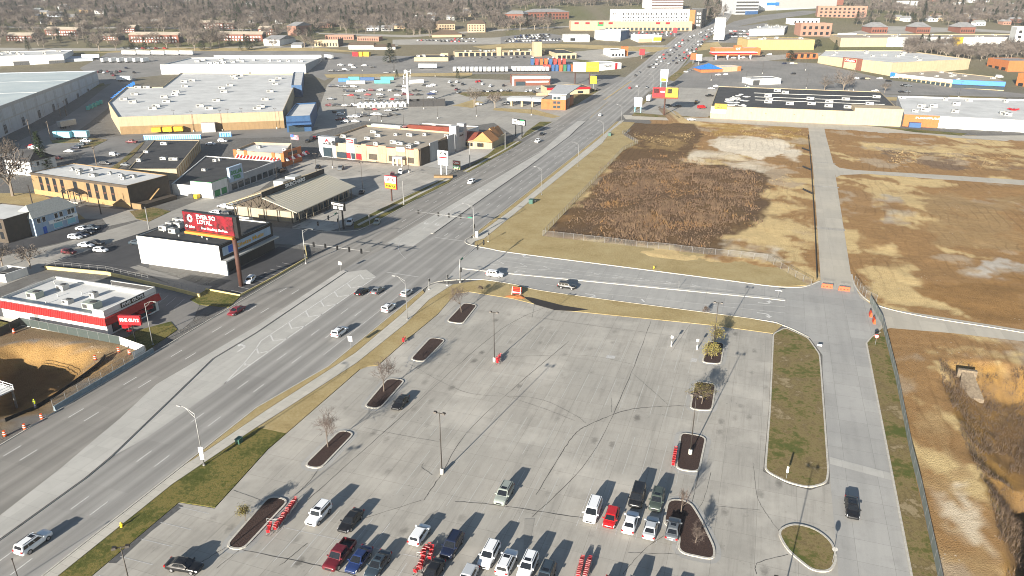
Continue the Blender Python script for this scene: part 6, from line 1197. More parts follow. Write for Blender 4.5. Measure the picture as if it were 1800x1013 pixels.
s_ = sign(W(1538, 607), .9, .9, 1.7, 'red ringed round sign beside the screened fence gate', AW, 'sign_white', None, shape='round'); q = MB(); q.tube([(0, -.12, 2.15), (0, -.09, 2.15)], .46, 16); ring = q.build('red_ring', MATS['sign_red'], s_); q = MB(); q.tube([(0, -.15, 2.15), (0, -.125, 2.15)], .33, 16); q.build('white_face', MATS['sign_white'], s_); q = MB(); q.box(-.24, .24, -.17, -.152, 2.08, 2.22); q.build('bar', MATS['sign_red'], s_)
sign(W(1463, 990), .7, .7, 1.9, 'small sign seen from behind in the teardrop grass island', TO, 'galvanised', shape='round'); sign(W(1382, 842), .3, 1.1, 1.2, 'thin white sign post at the rounded end of the grass island', AW); sign(W(1367, 524), 1.6, .12, 1.9, 'white cross arm sign on the nose of the street median', AW); sign(W(1193, 507), .5, .6, 1.5, 'small sign in the middle of the street median', RT, 'galvanised'); sign(W(1440, 612), .9, .4, .5, 'low pale sign at the edge of the grass island', AW)
for px, py, lab in ((1180, 609, 'white bollard post with panel, farther from the yellow leaved tree'), (1225, 615, 'white bollard post with panel, nearer the yellow leaved tree')):
 p = W(px, py); t = empty('bollard_sign', p, ANG_U - math.pi / 2, lab, 'bollard'); q = MB(); q.cyl(0, 0, -.02, 1.1, .12, None, 10); q.build('bollard', MATS['sign_white'], t); q = MB(); q.tube([(0, 0, 1.0), (0, 0, 2.0)], .05, 6); q.build('post', MATS['galvanised'], t); q = MB(); q.box(-.25, .25, -.06, -.02, 1.9, 2.5); q.build('panel', MATS['sign_white'], t)
# worker in a high visibility jacket by the fence
p = W(63, 717); t = empty('person', p, ANG_U + 2.0, 'person in a yellow high visibility jacket standing by the site fence', 'person')
def person_mesh(parent):
 me = bpy.data.meshes.new('body'); V = [(0, 0, .95), (0, 0, 1.2), (0, 0, 1.42), (0, 0, 1.55), (0, .01, 1.70), (0, .1, .9), (0, .12, .5), (.03, .12, .08), (.13, .12, .04), (0, -.1, .9), (-.02, -.12, .5), (-.06, -.12, .08), (.06, -.12, .04), (0, .2, 1.4), (.02, .27, 1.12), (.1, .26, .88), (0, -.2, 1.4), (.02, -.27, 1.12), (.12, -.24, .9)]
 E = [(0, 1), (1, 2), (2, 3), (3, 4), (0, 5), (5, 6), (6, 7), (7, 8), (0, 9), (9, 10), (10, 11), (11, 12), (2, 13), (13, 14), (14, 15), (2, 16), (16, 17), (17, 18)]; rad = [.15, .15, .15, .06, .10, .09, .065, .05, .04, .09, .065, .05, .04, .065, .05, .035, .065, .05, .035]
 me.from_pydata(V, E, []); o = link('body', me, parent); o.modifiers.new('skin', 'SKIN'); o.modifiers.new('sub', 'SUBSURF').levels = 1
 for i, r_ in enumerate(rad): me.skin_vertices[0].data[i].radius = (r_, r_)
 me.skin_vertices[0].data[0].use_root = True
 dg = bpy.context.evaluated_depsgraph_get(); dg.update(); m2 = bpy.data.meshes.new_from_object(o.evaluated_get(dg)); o.modifiers.clear(); o.data = m2; m2.materials.clear(); m2.materials.append(mat('work_clothes', (.05, .055, .09), .9)); return o
bd = person_mesh(t); q = MB(); q.tube([(0, 0, .9), (0, 0, 1.25), (0, 0, 1.5)], [.2, .21, .19], 10); q.build('jacket', MATS['hi_vis'], t, True); q = MB(); q.tube([(0, 0, 1.72), (0, 0, 1.82)], [.125, .06], 8); q.build('hard_hat', MATS['hi_vis'], t)
# white railed deck standing in the excavation
p = UV(81.0, -129.5); t = empty('white_deck', (p.x, p.y, gz(p.x, p.y)), RT - .1, 'white railed platform deck inside the excavation', 'platform'); H_ = 3.4
q = MB(); q.box(-12, 0, -3.5, 3.5, H_, H_ + .25); q.build('deck', MATS['white_wall'], t)
for x in (-11, -5.5, -.3):
 for y in (-3.2, 3.2): q = MB(); q.box(x - .15, x + .15, y - .15, y + .15, -1, H_); q.build('leg', MATS['galvanised'], t)
for z in (.6, 1.15): q = MB(); q.tube([(-12, 3.4, H_ + z), (0, 3.4, H_ + z), (0, -3.4, H_ + z), (-12, -3.4, H_ + z)], .06, 6); q.build('rail', MATS['sign_white'], t)
for x in (-9, -6, -3, 0): q = MB(); q.box(x - .05, x + .05, 3.35, 3.45, H_, H_ + 1.15); q.build('rail_post', MATS['sign_white'], t)
# store pylons by the avenue
def pylon(p, rot, label, legs, w_, z0, z1, panels, deep=.5, m='sign_white', legm='galvanised', name='pylon_sign', cat='sign'):
 t = empty(name, p, rot - math.pi / 2, label, cat)
 for x in legs: q = MB(); q.box(x - .2, x + .2, -.2, .2, -.1, z1 - .1); q.build('leg', MATS[legm], t)
 q = MB(); q.box(-w_ / 2, w_ / 2, -deep / 2 - .05, deep / 2 + .05, z0, z1); q.build('cabinet', MATS[m], t)
 for (x0, x1, a_, c_, mm, txt, tm) in panels:
  q = MB(); q.box(x0, x1, -deep / 2 - .1, -deep / 2 - .03, a_, c_); pn = q.build('panel', MATS[mm], t)
  if txt: lettering(txt, pn, ((x0 + x1) / 2, -deep / 2 - .13, (a_ + c_) / 2), FR, (c_ - a_) * .75, MATS[tm], (x1 - x0) * .85, .03)
 return t
FACE = TO + math.pi + .5   # boards turned towards traffic and lens
pylon(W(689, 353), AW - .15, 'red framed pole sign with a white panel above a yellow panel', (0,), 5.2, 4.4, 9.2, [(-2.4, 2.4, 6.6, 9.0, 'sign_white', 'RENTAL', 'sign_red'), (-2.4, 2.4, 4.6, 6.5, 'sign_yellow', 'Hertz', 'sign_black')], m='sign_red', legm='brown_steel')
pylon(W(598, 402), AW - .2, 'black board sign with white shoe pictures on a black pole', (1.5,), 5.6, 6.2, 8.8, [(-2.5, 2.5, 7.8, 8.4, 'sign_white', 'SKECHERS', 'sign_black'), (-1.8, -.2, 6.5, 7.4, 'sign_white', None, None), (.5, 2.1, 6.5, 7.4, 'sign_white', None, None)], m='sign_black', legm='sign_black')
pylon(W(780, 308), AW - .2, 'tall white twin legged pylon of stacked shop panels', (-1.2, 1.6), 5.0, 4.2, 10.2, [(-2.3, 2.3, 7.9, 9.9, 'sign_white', '74', 'sign_black'), (-2.2, 2.2, 7.1, 7.7, 'sign_red', None, None), (-2.3, 2.3, 5.8, 6.8, 'hvac', None, None), (-2.3, 2.3, 4.4, 5.6, 'hvac', None, None)], legm='sign_white')
wall_line('planter_wall', 'tan block planter wall below the white twin legged pylon', PX([(763, 312), (796, 312)]), .9, 'tan_wall', 2.2)
pylon(W(803, 300), AW - .2, 'low box sign with red top and green lower panel', (-1.2, 1.2), 3.6, .6, 4.2, [(-1.7, 1.7, 2.6, 4.1, 'sign_red', 'Chilis', 'sign_white'), (-1.7, 1.7, 1.0, 2.5, 'green_sign', 'Grill', 'sign_white')], m='cream_wall')
# ================================================================== farther blocks
mat('container_orange', (.52, .11, .025), .6, var=.15, scale=1); mat('container_blue', (.03, .09, .22), .6, var=.15, scale=1); mat('container_green', (.03, .14, .07), .6); mat('container_red', (.38, .04, .03), .6); mat('teal', (.06, .36, .33), .6)
def Hpx(px, py, ty, z=None):
 """height of something standing at a base pixel whose top is seen at row ty"""
 p = W(px, py); lo, hi = 0, 90
 for _ in range(40):
  m = (lo + hi) / 2
  if prj((p.x, p.y, p.z + m))[1] > ty: lo = m
  else: hi = m
 return lo
sheet('car_park', PX([(540, 238), (575, 150), (592, 134), (700, 134), (900, 141), (1040, 142), (1098, 137), (1047, 167), (986, 208), (915, 246), (868, 216), (800, 226), (640, 213), (590, 226)]), .006, MATS['old_concrete'])
sheet('service_road', PX([(-60, 292), (0, 264), (100, 216), (176, 161), (205, 140), (240, 138), (190, 190), (125, 238), (175, 244), (250, 234), (560, 224), (545, 240), (330, 246), (262, 246), (190, 302), (120, 300), (150, 268), (60, 276), (-60, 312)]), .010, MATS['lot_asphalt'])
sheet('truck_yard', PX([(140, 120), (190, 93), (300, 90), (560, 90), (640, 98), (850, 100), (1000, 112), (1010, 126), (960, 130), (592, 132), (570, 142), (540, 128), (290, 132), (240, 137), (180, 150)]), .012, MATS['lot_asphalt'])
sheet('car_park', PX([(1106, 199), (1160, 151), (1262, 152), (1252, 206), (1190, 205)]), .012, MATS['old_concrete']); sheet('car_park', PX([(1182, 140), (1214, 100), (1300, 104), (1440, 112), (1570, 142), (1830, 168), (1830, 172), (1570, 166), (1262, 150), (1190, 144)]), .010, MATS['lot_asphalt'])
sheet('cross_street', PX([(1150, 152), (1182, 140), (1262, 150), (1570, 167), (1830, 178), (1830, 188), (1570, 176), (1262, 157)]), .016, MATS['lot_asphalt']); sheet('cross_street', PX([(1060, 160), (1098, 136), (1040, 130), (960, 128), (900, 133), (900, 138), (1000, 145)]), .016, MATS['lot_asphalt'])
sheet('branch_road', PX([(1262, 52), (1290, 38), (1340, 27), (1410, 19), (1450, 19), (1420, 26), (1350, 36), (1300, 46), (1268, 62)]), .04, MATS['lot_asphalt']); sheet('car_park', PX([(820, 72), (905, 62), (960, 58), (1010, 66), (980, 76), (900, 78)]), .014, MATS['lot_asphalt']); sheet('car_park', PX([(1075, 66), (1100, 56), (1220, 56), (1200, 64), (1120, 70)]), .014, MATS['lot_asphalt']); sheet('car_park', PX([(1240, 74), (1290, 48), (1350, 40), (1330, 66), (1300, 76)]), .014, MATS['lot_asphalt'])
sheet('car_park', PX([(800, 104), (850, 96), (950, 96), (1020, 108), (1000, 112), (850, 112)]), .014, MATS['lot_asphalt'])
for l, m in (([(1008, 166), (1040, 155), (1052, 160), (1015, 183), (1000, 190)], 'mixed_grass'), ([(795, 186), (830, 176), (850, 180), (830, 190)], 'dry_grass'), ([(800, 163), (870, 160), (950, 163), (940, 168), (820, 170)], 'mixed_grass'), ([(870, 190), (940, 193), (985, 205), (972, 208), (930, 200), (866, 194)], 'dry_grass'), ([(570, 131), (830, 128), (830, 133), (575, 137)], 'dry_grass'), ([(1245, 207), (1300, 208), (1350, 210), (1420, 214), (1405, 210), (1245, 204)], 'mixed_grass'), ([(1535, 222), (1700, 235), (1690, 239), (1610, 233)], 'green_grass'), ([(1115, 198), (1160, 202), (1215, 205), (1190, 208), (1110, 204)], 'mixed_grass'),
             ([(1112, 196), (1140, 168), (1160, 150), (1150, 165), (1122, 192)], 'mixed_grass'), ([(1170, 140), (1215, 108), (1222, 112), (1185, 143)], 'mixed_grass'), ([(1440, 168), (1600, 172), (1640, 178), (1560, 177)], 'dry_grass'), ([(1668, 168), (1770, 172), (1765, 176), (1672, 173)], 'mixed_grass'), ([(150, 94), (300, 84), (560, 84), (640, 92), (560, 90), (300, 90)], 'dry_grass'), ([(830, 82), (900, 76), (1000, 78), (1180, 84), (1150, 92), (1000, 84), (850, 86)], 'dry_grass'), ([(1230, 78), (1262, 74), (1270, 84), (1225, 90)], 'dry_grass'), ([(160, 158), (185, 150), (182, 146), (160, 152)], 'green_grass')):
 P = PX(l); sheet('grass_patch', P, .035, MATS[m])
for l in ([(-40, 84), (150, 85), (460, 82), (700, 78), (700, 81), (460, 86), (150, 90), (-40, 89)], [(0, 46), (120, 48), (250, 47), (470, 52), (560, 56), (560, 58), (470, 54.5), (250, 49.5), (120, 51), (0, 49)], [(60, 22), (160, 26), (330, 24), (330, 25.5), (160, 27.5), (60, 24)], [(560, 58), (720, 62), (900, 50), (1000, 46), (1000, 48), (900, 53), (720, 66), (560, 60)], [(690, 70), (880, 66), (880, 78), (690, 79)], [(1440, 66), (1560, 46), (1700, 50), (1800, 56), (1800, 60), (1700, 55), (1570, 60), (1540, 66)], [(1240, 100), (1340, 98), (1460, 92), (1460, 96), (1340, 108), (1220, 108)], [(1000, 92), (1130, 80), (1180, 80), (1120, 100), (1050, 108), (1010, 104)]): sheet('back_street', PX(l), .018, MATS['old_concrete'])
# ---------------------------------------------------------------- big box stores and warehouses on the left
b = Bld('warehouse', 'long blue grey panel warehouse with a pale teal roof', pxbox((-90, 285), (175, 148), 120), 15.0, 'bluegrey_wall', 'teal_roof', .4); L = b.L
b.front('dark_band', 'grey_wall', 0, L, 13.2, 15.05, .12); b.front('mid_band', 'grey_wall', 0, L, 7.2, 7.9, .1)
for k in range(int(L / 9)):
 for d in ((0, 3), (0, 1.6, 3.2))[k % 2]: b.front('panel_strip', 'grey_wall', 4 + k * 9 + d, 4.5 + k * 9 + d, 1 if k % 3 else 7.9, 13.2 if k % 2 else 7.2, .08)
 if k % 3 == 1:
  for d in (0, 1.5, 3): b.front('window', 'window_glass', 5 + k * 9 + d, 5.8 + k * 9 + d, .8, 5.2, .1)
for x in (.25, .5, .75): b.box('roof_seam', 'white_roof', x * L, x * L + .5, .5, 118, 14.6, 14.72)
b = Bld('warehouse', 'white windowless warehouse behind the blue grey one, roof dotted with vents', pxbox((-90, 121), (114, 111), 60), Hpx(114, 111, 92), 'white_wall', 'white_roof', .4); L = b.L; b.units(26, 11, 3.0); b.box('loading_dock', 'bluegrey_wall', L, L + 22, 6, 40, -1, 5.0)
for x in (.55, .62, .86, .93): b.front('dock_door', 'fan', x * L, x * L + 6, 0, 4.5, .2)
big = Bld('home_store', 'vast flat white roofed home improvement store with cream front wall', rf([(207, 206), (497, 196), (526, 131), (318, 128), (285, 153), (222, 153), (190, 180)], 9.2), 9.2, 'cream_wall', 'white_roof', .6, z0=0); L = big.L
big.front('tan_band', 'tan_wall', 0, L, 0, 4.2, .12); big.front('cream_band', 'peach_wall', 0, L, 4.2, 9.15, .06)
for px, py in [(243, 155), (258, 155), (308, 168), (324, 145), (338, 143), (325, 153), (310, 163), (289, 172), (275, 188), (269, 192), (293, 180), (352, 188), (368, 192), (381, 178), (394, 163), (404, 151), (390, 156), (413, 139), (423, 134), (452, 192), (459, 189), (466, 176), (475, 162), (484, 149), (478, 143), (490, 139), (237, 167), (218, 176), (234, 181), (442, 130), (410, 135)]:
 x, y = big.T(px, py); big.unit(x, y, 4.2, 2.4, 1.5, 'hvac')
for k in range(3): big.box('garden_canopy', 'sign_yellow', 16 + k * 5.5, 20.5 + k * 5.5, -4, -.2, 1.2, 3.4)
big.box('stacked_racks', 'hvac', 41, 48, -4, -1, 0, 5)
e = Bld('store_entrance', 'deep blue entrance block with white canopy on the side of the home improvement store', rf([(502, 205), (545, 203), (556, 180), (520, 182)], 8.5), 8.5, 'blue_wall', 'white_roof', .8, cat='building', z0=0); e.box('blue_awning', 'container_blue', 0, e.L, -6, .1, 4.6, 5.6); e.front('entrance_glass', 'shop_glass', 1, 9, 0, 3.4, .1)
b = Bld('store_wing', 'tall blue tower wing at the back corner of the home improvement store', rf([(512, 150), (530, 150), (534, 126), (516, 126)], 10.5), 10.5, 'blue_wall', 'white_roof', .5, z0=0)
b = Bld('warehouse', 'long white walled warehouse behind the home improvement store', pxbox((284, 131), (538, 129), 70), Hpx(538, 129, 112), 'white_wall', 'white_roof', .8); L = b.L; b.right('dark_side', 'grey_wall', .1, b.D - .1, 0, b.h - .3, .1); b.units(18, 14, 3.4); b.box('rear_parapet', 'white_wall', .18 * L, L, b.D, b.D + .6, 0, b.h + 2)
# portable toilets, pallets, sheds
def rows(name, label, cat, group, px0, px1, n, build, jit=0):
 a, c = W(*px0), W(*px1)
 for i in range(n):
  p = a.lerp(c, i / max(1, n - 1)); p.z = hz(p.y); t = empty(name, p, aim(a, c) + random.uniform(-jit, jit), label, cat, group); build(t, i)
_shared = {}
def shared(key, fn, m):
 if key not in _shared: q = MB(); fn(q); _shared[key] = q.mesh(key.split('|')[0], MATS[m])
 return _shared[key]
def toilet(t, i):
 link('cabin', shared('cabin', lambda q: q.box(-.58, .58, -.6, .6, 0, 2.1), 'bright_blue'), t); link('roof', shared('roof|t', lambda q: q.hexa([(-.62, -.64, 2.1), (.62, -.64, 2.1), (.62, .64, 2.1), (-.62, .64, 2.1)], [(-.5, -.5, 2.4), (.5, -.5, 2.4), (.5, .5, 2.4), (-.5, .5, 2.4)]), 'sign_white'), t); link('door', shared('door|t', lambda q: q.box(-.4, .4, -.64, -.59, .1, 1.95), 'pale_blue'), t)
rows('portable_toilet', 'blue portable toilet in the long row before the home improvement store', 'portable toilet', 'row of portable toilets', (256, 246), (352, 244), 26, toilet); rows('portable_toilet', 'blue portable toilet in the short row beyond the bundle of racks', 'portable toilet', 'short row of portable toilets', (388, 241), (405, 240), 5, toilet)
def trailer(p, ang, label, group=None, ln=16.0, m='sign_white', cat='trailer', name='semi_trailer', hh=4.1):
 t = empty(name, p, ang, label, cat, group); k = f'{ln}{m}{hh}'
 link('box', shared('box|' + k, lambda q: q.box(0, ln, -1.3, 1.3, 1.15, hh), m), t); link('chassis', shared('chassis|' + k, lambda q: (q.box(.5, ln - .5, -.5, .5, .8, 1.16), q.box(ln - 4, ln - 3.8, -.4, .4, 0, .9)), 'fan'), t)
 for x in (1.6, 2.9):
  for y in (-1.0, 1.0): link('wheel', shared('wheel|t', lambda q: q.disc_x(0, 0, .5, .5, .35, 10), 'tyre'), t, (x, y, 0))
 link('rear_doors', shared('rear_doors|' + k, lambda q: q.box(-.05, .02, -1.2, 1.2, 1.25, hh - .1), 'hvac'), t); return t
WT = 'white semi trailer parked end on in the long row by the strip mall'
for i in range(13): trailer(W(799 + i * 7.6, 128), ANG_U + .35, WT, 'white trailers parked in the long row', 9.5)
for i in range(9): trailer(W(905 + i * 7.2, 127), ANG_U + .5, 'white semi trailer in the row next to the coloured containers', 'white trailers beside the containers', 9.5)
def container(p, ang, m, label, group, z=0):
 t = empty('shipping_container', (p[0], p[1], hz(p[1]) + z), ang, label, 'container', group); link('box', shared('box|c' + m, lambda q: (q.box(0, 6.1, -1.2, 1.2, 0, 2.6), [q.box(.4 + i * .6, .7 + i * .6, -1.24, 1.24, .15, 2.45) for i in range(9)]), m), t); link('doors', shared('doors|' + m, lambda q: q.box(-.04, .02, -1.1, 1.1, .1, 2.5), m), t)
NM = dict(container_orange='orange', container_blue='dark blue', container_green='green', container_red='red')
for i, m in enumerate(['container_blue', 'container_red', 'container_orange', 'container_orange', 'container_blue', 'container_red', 'container_red', 'container_red']):
 for z in (0, 2.6): container(W(936 + i * 8, 114.5), ANG_U + .4, m, f'{NM[m]} shipping container stacked in the back container row', f'{NM[m]} containers of the back row', z)
for i, m in enumerate(['container_red', 'container_red', 'container_blue', 'container_blue', 'container_orange', 'container_green', 'container_blue', 'container_orange', 'container_orange']):
 for z in (0, 2.6): container(W(958 + i * 7, 125.5), ANG_U + .4, m, f'{NM[m]} shipping container stacked in the front container row', f'{NM[m]} containers of the front row', z)
for i in range(5): trailer(W(216 + i * 25, 97.5), RT + R(12), 'white semi trailer parked along the rear fence of the truck yard', 'white trailers along the rear fence', 14, hh=4.3)
for i in range(6): trailer(W(180 + i * 14, 111), ANG_U + .1, 'white semi trailer parked across the middle of the truck yard', 'white trailers across the yard', 8, hh=4.2)
trailer(W(145, 104), RT + .5, 'white semi trailer backed against the white warehouse dock', None, 15); trailer(W(736, 121), RT - .05 + R(19), 'single white semi trailer standing lengthways beside the trailer row', None, 16)
trailer(W(98, 245), RT + R(14), 'pale blue trailer parked nearest the blue bins', None, 9, 'pale_blue'); trailer(W(128, 244), RT + R(14), 'pale blue trailer parked behind the other pale blue trailer', None, 9, 'pale_blue'); trailer(W(105, 227), ANG_U - R(2), 'dusty white box trailer beside the warehouse road', None, 10, 'hvac'); trailer(W(207, 143), RT + R(10), 'white and teal covered trailer on the warehouse road', None, 12, 'sign_white'); trailer(W(1139, 180), ANG_U, 'white box trailer parked beside the second junction', None, 8)
trailer(W(572, 104), RT - .3, 'white semi trailer in the shade of the long warehouse', None, 10)
for px, m, c in ((626, 'sign_red', 'red'), (633, 'sign_yellow', 'yellow with black lid'), (645, 'sign_yellow', 'yellow')):
 q = MB(); q.hexa([(-1.6, -3, 0), (1.6, -3, 0), (1.6, 3, 0), (-1.6, 3, 0)], [(-1.9, -3.2, 4), (1.9, -3.2, 4), (1.9, 3.2, 4), (-1.9, 3.2, 4)]); o = q.build('skip_container', MATS[m], None, loc=W(px, 99), rot=ANG_U); tag(o, f'{c} waste container standing behind the warehouse yard', 'container')
def pallet(mm): return lambda t, i: (link('load', shared('load|' + mm, lambda q: (q.box(-1.0, 1.0, -.9, .9, .15, 2.6), q.box(-1.05, -.4, -.95, .95, .2, 2.3)), mm), t), link('pallet', shared('pallet', lambda q: q.box(-1.1, 1.1, -1, 1, 0, .15), 'timber'), t))
rows('pallet_stack', 'blue wrapped pallet stack at the rear edge of the store car park', 'pallet stack', 'blue pallet stacks', (598, 144), (612, 144), 6, pallet('bright_blue')); rows('pallet_stack', 'teal wrapped pallet stack behind the red tractor', 'pallet stack', 'teal pallet stacks front', (661, 147), (684, 147), 8, pallet('teal')); rows('pallet_stack', 'teal wrapped pallet stack in the rear row of pallets', 'pallet stack', 'teal pallet stacks rear', (672, 141), (690, 141), 6, pallet('teal')); rows('pallet_stack', 'teal wrapped pallet stack next to the blue rear stacks', 'pallet stack', 'teal pallet stacks far', (615, 141), (630, 141), 5, pallet('teal')); rows('pallet_stack', 'dark blue wrapped pallet stack in the middle of the rear row', 'pallet stack', 'dark blue pallet stacks', (636, 142), (656, 142), 7, pallet('container_blue')); rows('pallet_stack', 'white wrapped pallet stack in the front row of pallets', 'pallet stack', 'white pallet stacks', (612, 148), (640, 148), 7, pallet('hvac')); rows('pallet_stack', 'white wrapped pallet stack below the tall mast', 'pallet stack', 'white pallet stacks by the mast', (722, 147), (742, 146), 6, pallet('sign_white'))
rows('blue_crate', 'blue crate heaped along the side fence of the home improvement store', 'crate', 'blue crates along the side fence', (198, 178), (235, 150), 12, pallet('bright_blue'), .3); rows('teal_crate', 'teal crate on the side yard of the home improvement store', 'crate', 'teal crates on the side yard', (155, 194), (178, 183), 5, pallet('teal'), .3)
def shed(t, i):
 c = ('sign_white', 'hvac', 'sign_white', 'grey_wall')[i % 4]; link('wall', shared('wall|s' + c, lambda q: q.box(-1.8, 1.8, -1.5, 1.5, 0, 2.3), c), t); link('roof', shared('roof|s', lambda q: q.add([(-2, -1.8, 2.2), (2, -1.8, 2.2), (2, 1.8, 2.2), (-2, 1.8, 2.2), (0, -1.8, 3.6), (0, 1.8, 3.6)], [(0, 1, 4), (1, 2, 5, 4), (2, 3, 5), (3, 0, 4, 5)]), 'sign_white'), t); link('door', shared('door|s', lambda q: q.box(-.6, .6, -1.56, -1.49, .1, 1.9), 'fan'), t)
rows('garden_shed', 'white garden shed in the display row of the store car park', 'shed', 'display sheds in the car park', (634, 189), (709, 188), 9, shed, .1)
p = W(718, 187); t = empty('cell_tower', p, 0, 'tall white mobile phone mast with panel antennas', 'mast'); h_ = Hpx(718, 187, 124); q = MB(); q.tube([(0, 0, 0), (0, 0, h_)], [.9, .55], 12); q.build('mast', MATS['sign_white'], t, True)
for k in range(9): a_ = k * .7; q = MB(); z = h_ - 2 - (k % 3) * 3.2; x, y = 2.4 * math.cos(a_), 2.4 * math.sin(a_); q.box(x - .25, x + .25, y - .25, y + .25, z, z + 2.4); q.tube([(0, 0, z + 1.2), (x, y, z + 1.2)], .1, 4); q.build('antenna', MATS['hvac' if k % 2 else 'sign_white'], t)
b = Bld('equipment_yard', 'black fenced equipment yard at the foot of the mast', pxbox((719, 188), (783, 187), 12), 3.4, 'dark_wall', 'peach_wall', 1.6, 'enclosure')
# ---------------------------------------------------------------- middle distance, left of the avenue
def far(name, label, A, B, depth, top, wall, roof, par=.4, **kw):
 return Bld(name, label, pxbox(A, B, depth), Hpx(B[0], B[1], top), wall, roof, par, **kw)
def winrow(b, rows_, cols, z0, z1, w_=.55, x0=.03, x1=.97, m='window_glass', side='F'):
 n = cols; span = b.L if side == 'F' else b.D
 for r_ in range(rows_):
  for k in range(n):
   a_ = (x0 + (x1 - x0) * (k + .5 - w_ / 2) / n) * span; c_ = (x0 + (x1 - x0) * (k + .5 + w_ / 2) / n) * span; zz = z0 + r_ * (z1 - z0) / rows_; zt = zz + (z1 - z0) / rows_ * .55
   (b.front if side == 'F' else b.right)('window', m, a_, c_, zz, zt, .06)
b = far('retail_box', 'cream single storey shop with a black roof beside the conifer', (728, 108), (788, 108), 30, 101, 'cream_wall', 'black_roof', .3); b.units(5, 21, 3); b.box('roof_box', 'peach_wall', b.L * .72, b.L * .95, b.D * .7, b.D * .9, b.h - .5, b.h + 2)
b = far('strip_mall', 'long cream strip mall with a row of dark shop windows', (800, 100), (957, 96), 16, 88, 'cream_wall', 'black_roof', .3); winrow(b, 1, 15, .2, 6.2, .7); b.units(14, 22, 2.6); b.box('gable_tower', 'peach_wall', b.L * .46, b.L * .51, -1.5, 2, 0, b.h + 4)
b = far('strip_mall', 'corner wing of the cream strip mall with wide black roof', (978, 104), (1013, 103), 50, 93, 'cream_wall', 'black_roof', .3); winrow(b, 1, 4, .2, 5.5, .7); b.box('cream_tower', 'peach_wall', -18, -10, 18, 26, 0, b.h + 9)
b = far('fast_food_house', 'brick fast food restaurant with dark flat roof and white sign band', (900, 151), (967, 150), 16, 134, 'brick_wall', 'tan_roof', .3); b.front('sign_band', 'sign_white', 0, b.L, b.h * .75, b.h, .15); b.front('glass_front', 'shop_glass', b.L * .1, b.L * .35, 0, 3, .15); b.front('awning', 'sign_white', b.L * .36, b.L * .95, 2.4, 3.4, 1.2); b.front('brick_pier', 'white_wall', 0, 1.6, 0, b.h, .25); b.txtF('Arbys', b.L * .9, b.h * .87, 1.5, 'sign_red', 4, .2)
b = far('diner_red_roof', 'low cream diner with a bright red roof edge', (962, 168), (1036, 165), 18, 152, 'cream_wall', 'black_roof', .2); b.front('red_eave', 'sign_red', -.4, b.L + .4, b.h * .72, b.h + .1, .7); b.winF(b.L * .72, b.L * .85, .8, 2.4, None); b.front('low_wall', 'peach_wall', -8, 0, 0, 2, .2)
b = far('bank_branch', 'orange and grey bank with a big tilted grey metal roof', (951, 192), (994, 194), 26, 176, 'orange_wall', 'grey_roof', .3); L, D = b.L, b.D; b.box('glass_tower', 'hvac', L * .45, L, .2, 13, 0, b.h + 4); q = MB(); q.hexa([(L * .32, -2, b.h + 3.2), (L + 1, -2, b.h + 3.2), (L + 5, 24, b.h + 6), (L * .32, 24, b.h + 6)], [(L * .32, -2, b.h + 3.8), (L + 1, -2, b.h + 3.8), (L + 5, 24, b.h + 6.6), (L * .32, 24, b.h + 6.6)]); q.build('tilted_roof', MATS['grey_wall'], b.root); winrow(b, 3, 2, 1, b.h + 3, .8, .48, .8, 'shop_glass'); b.box('drive_canopy', 'white_wall', -24, 0, 4, 14, 4.2, 5.8)
for x in (-22, -15, -8): b.box('canopy_column', 'cream_wall', x, x + 1.2, 6, 8, 0, 4.2)
b = far('car_wash', 'low white curved shop with red trim beside the avenue', (1052, 125), (1092, 121), 22, 109, 'white_wall', 'white_roof', .4); b.front('red_panel', 'sign_red', b.L * .72, b.L * .82, 0, b.h, .1); b.txtF('TRACE', b.L * .4, b.h * .6, 2.0, 'sign_black', 8, .1)
b = far('taco_shop', 'white and dark fast food shop with stepped orange parapet', (1074, 101), (1098, 100), 20, 87, 'white_wall', 'dark_wall', .4); winrow(b, 1, 4, 1, 5, .6); b.box('orange_tower', 'orange_wall', b.L, b.L + 5, 4, 10, 0, b.h + 2.5)
b = far('showroom', 'white car showroom with pale roof', (991, 74), (1036, 74), 24, 62, 'white_wall', 'hvac', .3); b.winF(b.L * .25, b.L * .45, 1, 4, None); b = far('showroom', 'white car showroom with blue glass end', (1045, 70), (1090, 73), 30, 54, 'white_wall', 'white_roof', .3); b.right('blue_glass', 'blue_wall', .5, b.D - .5, 0, b.h - 1, .2)
b = far('noodle_shop', 'peach shop with yellow sign beside the avenue', (1122, 75), (1162, 74), 26, 62, 'white_wall', 'white_roof', .3); b.front('peach_band', 'peach_wall', 0, b.L * .6, 0, b.h * .6, .2); b.front('yellow_sign', 'sign_yellow', b.L * .65, b.L, 1.5, b.h * .75, .25)
b = far('discount_store', 'long peach discount store with red signs in front of the apartments', (1003, 54), (1216, 54), 30, 38, 'peach_wall', 'white_roof', .3); winrow(b, 1, 20, .2, 6, .6, .28, .98, 'shop_glass'); b.front('green_sign', 'green_sign', b.L * .22, b.L * .27, b.h * .5, b.h * .95, .15)
for x in (.03, .12, .23, .31, .7, .78): b.front('red_sign', 'sign_red', b.L * x, b.L * (x + .035), b.h * .7, b.h * .92, .2)
b = far('apartment_block', 'five storey white apartment block with rows of small windows', (1075, 50), (1210, 50), 22, 17, 'white_wall', 'white_roof', .4); winrow(b, 4, 26, 3, b.h - 2, .42, .13, .98); b.front('grey_bay', 'grey_wall', b.L * .06, b.L * .11, 0, b.h, .2); winrow(b, 4, 2, 3, b.h - 2, .5, .0, .05)
for k in range(6): b.front('white_bay', 'frame_white', b.L * (.22 + k * .13), b.L * (.235 + k * .13), 1, b.h - .5, .4)
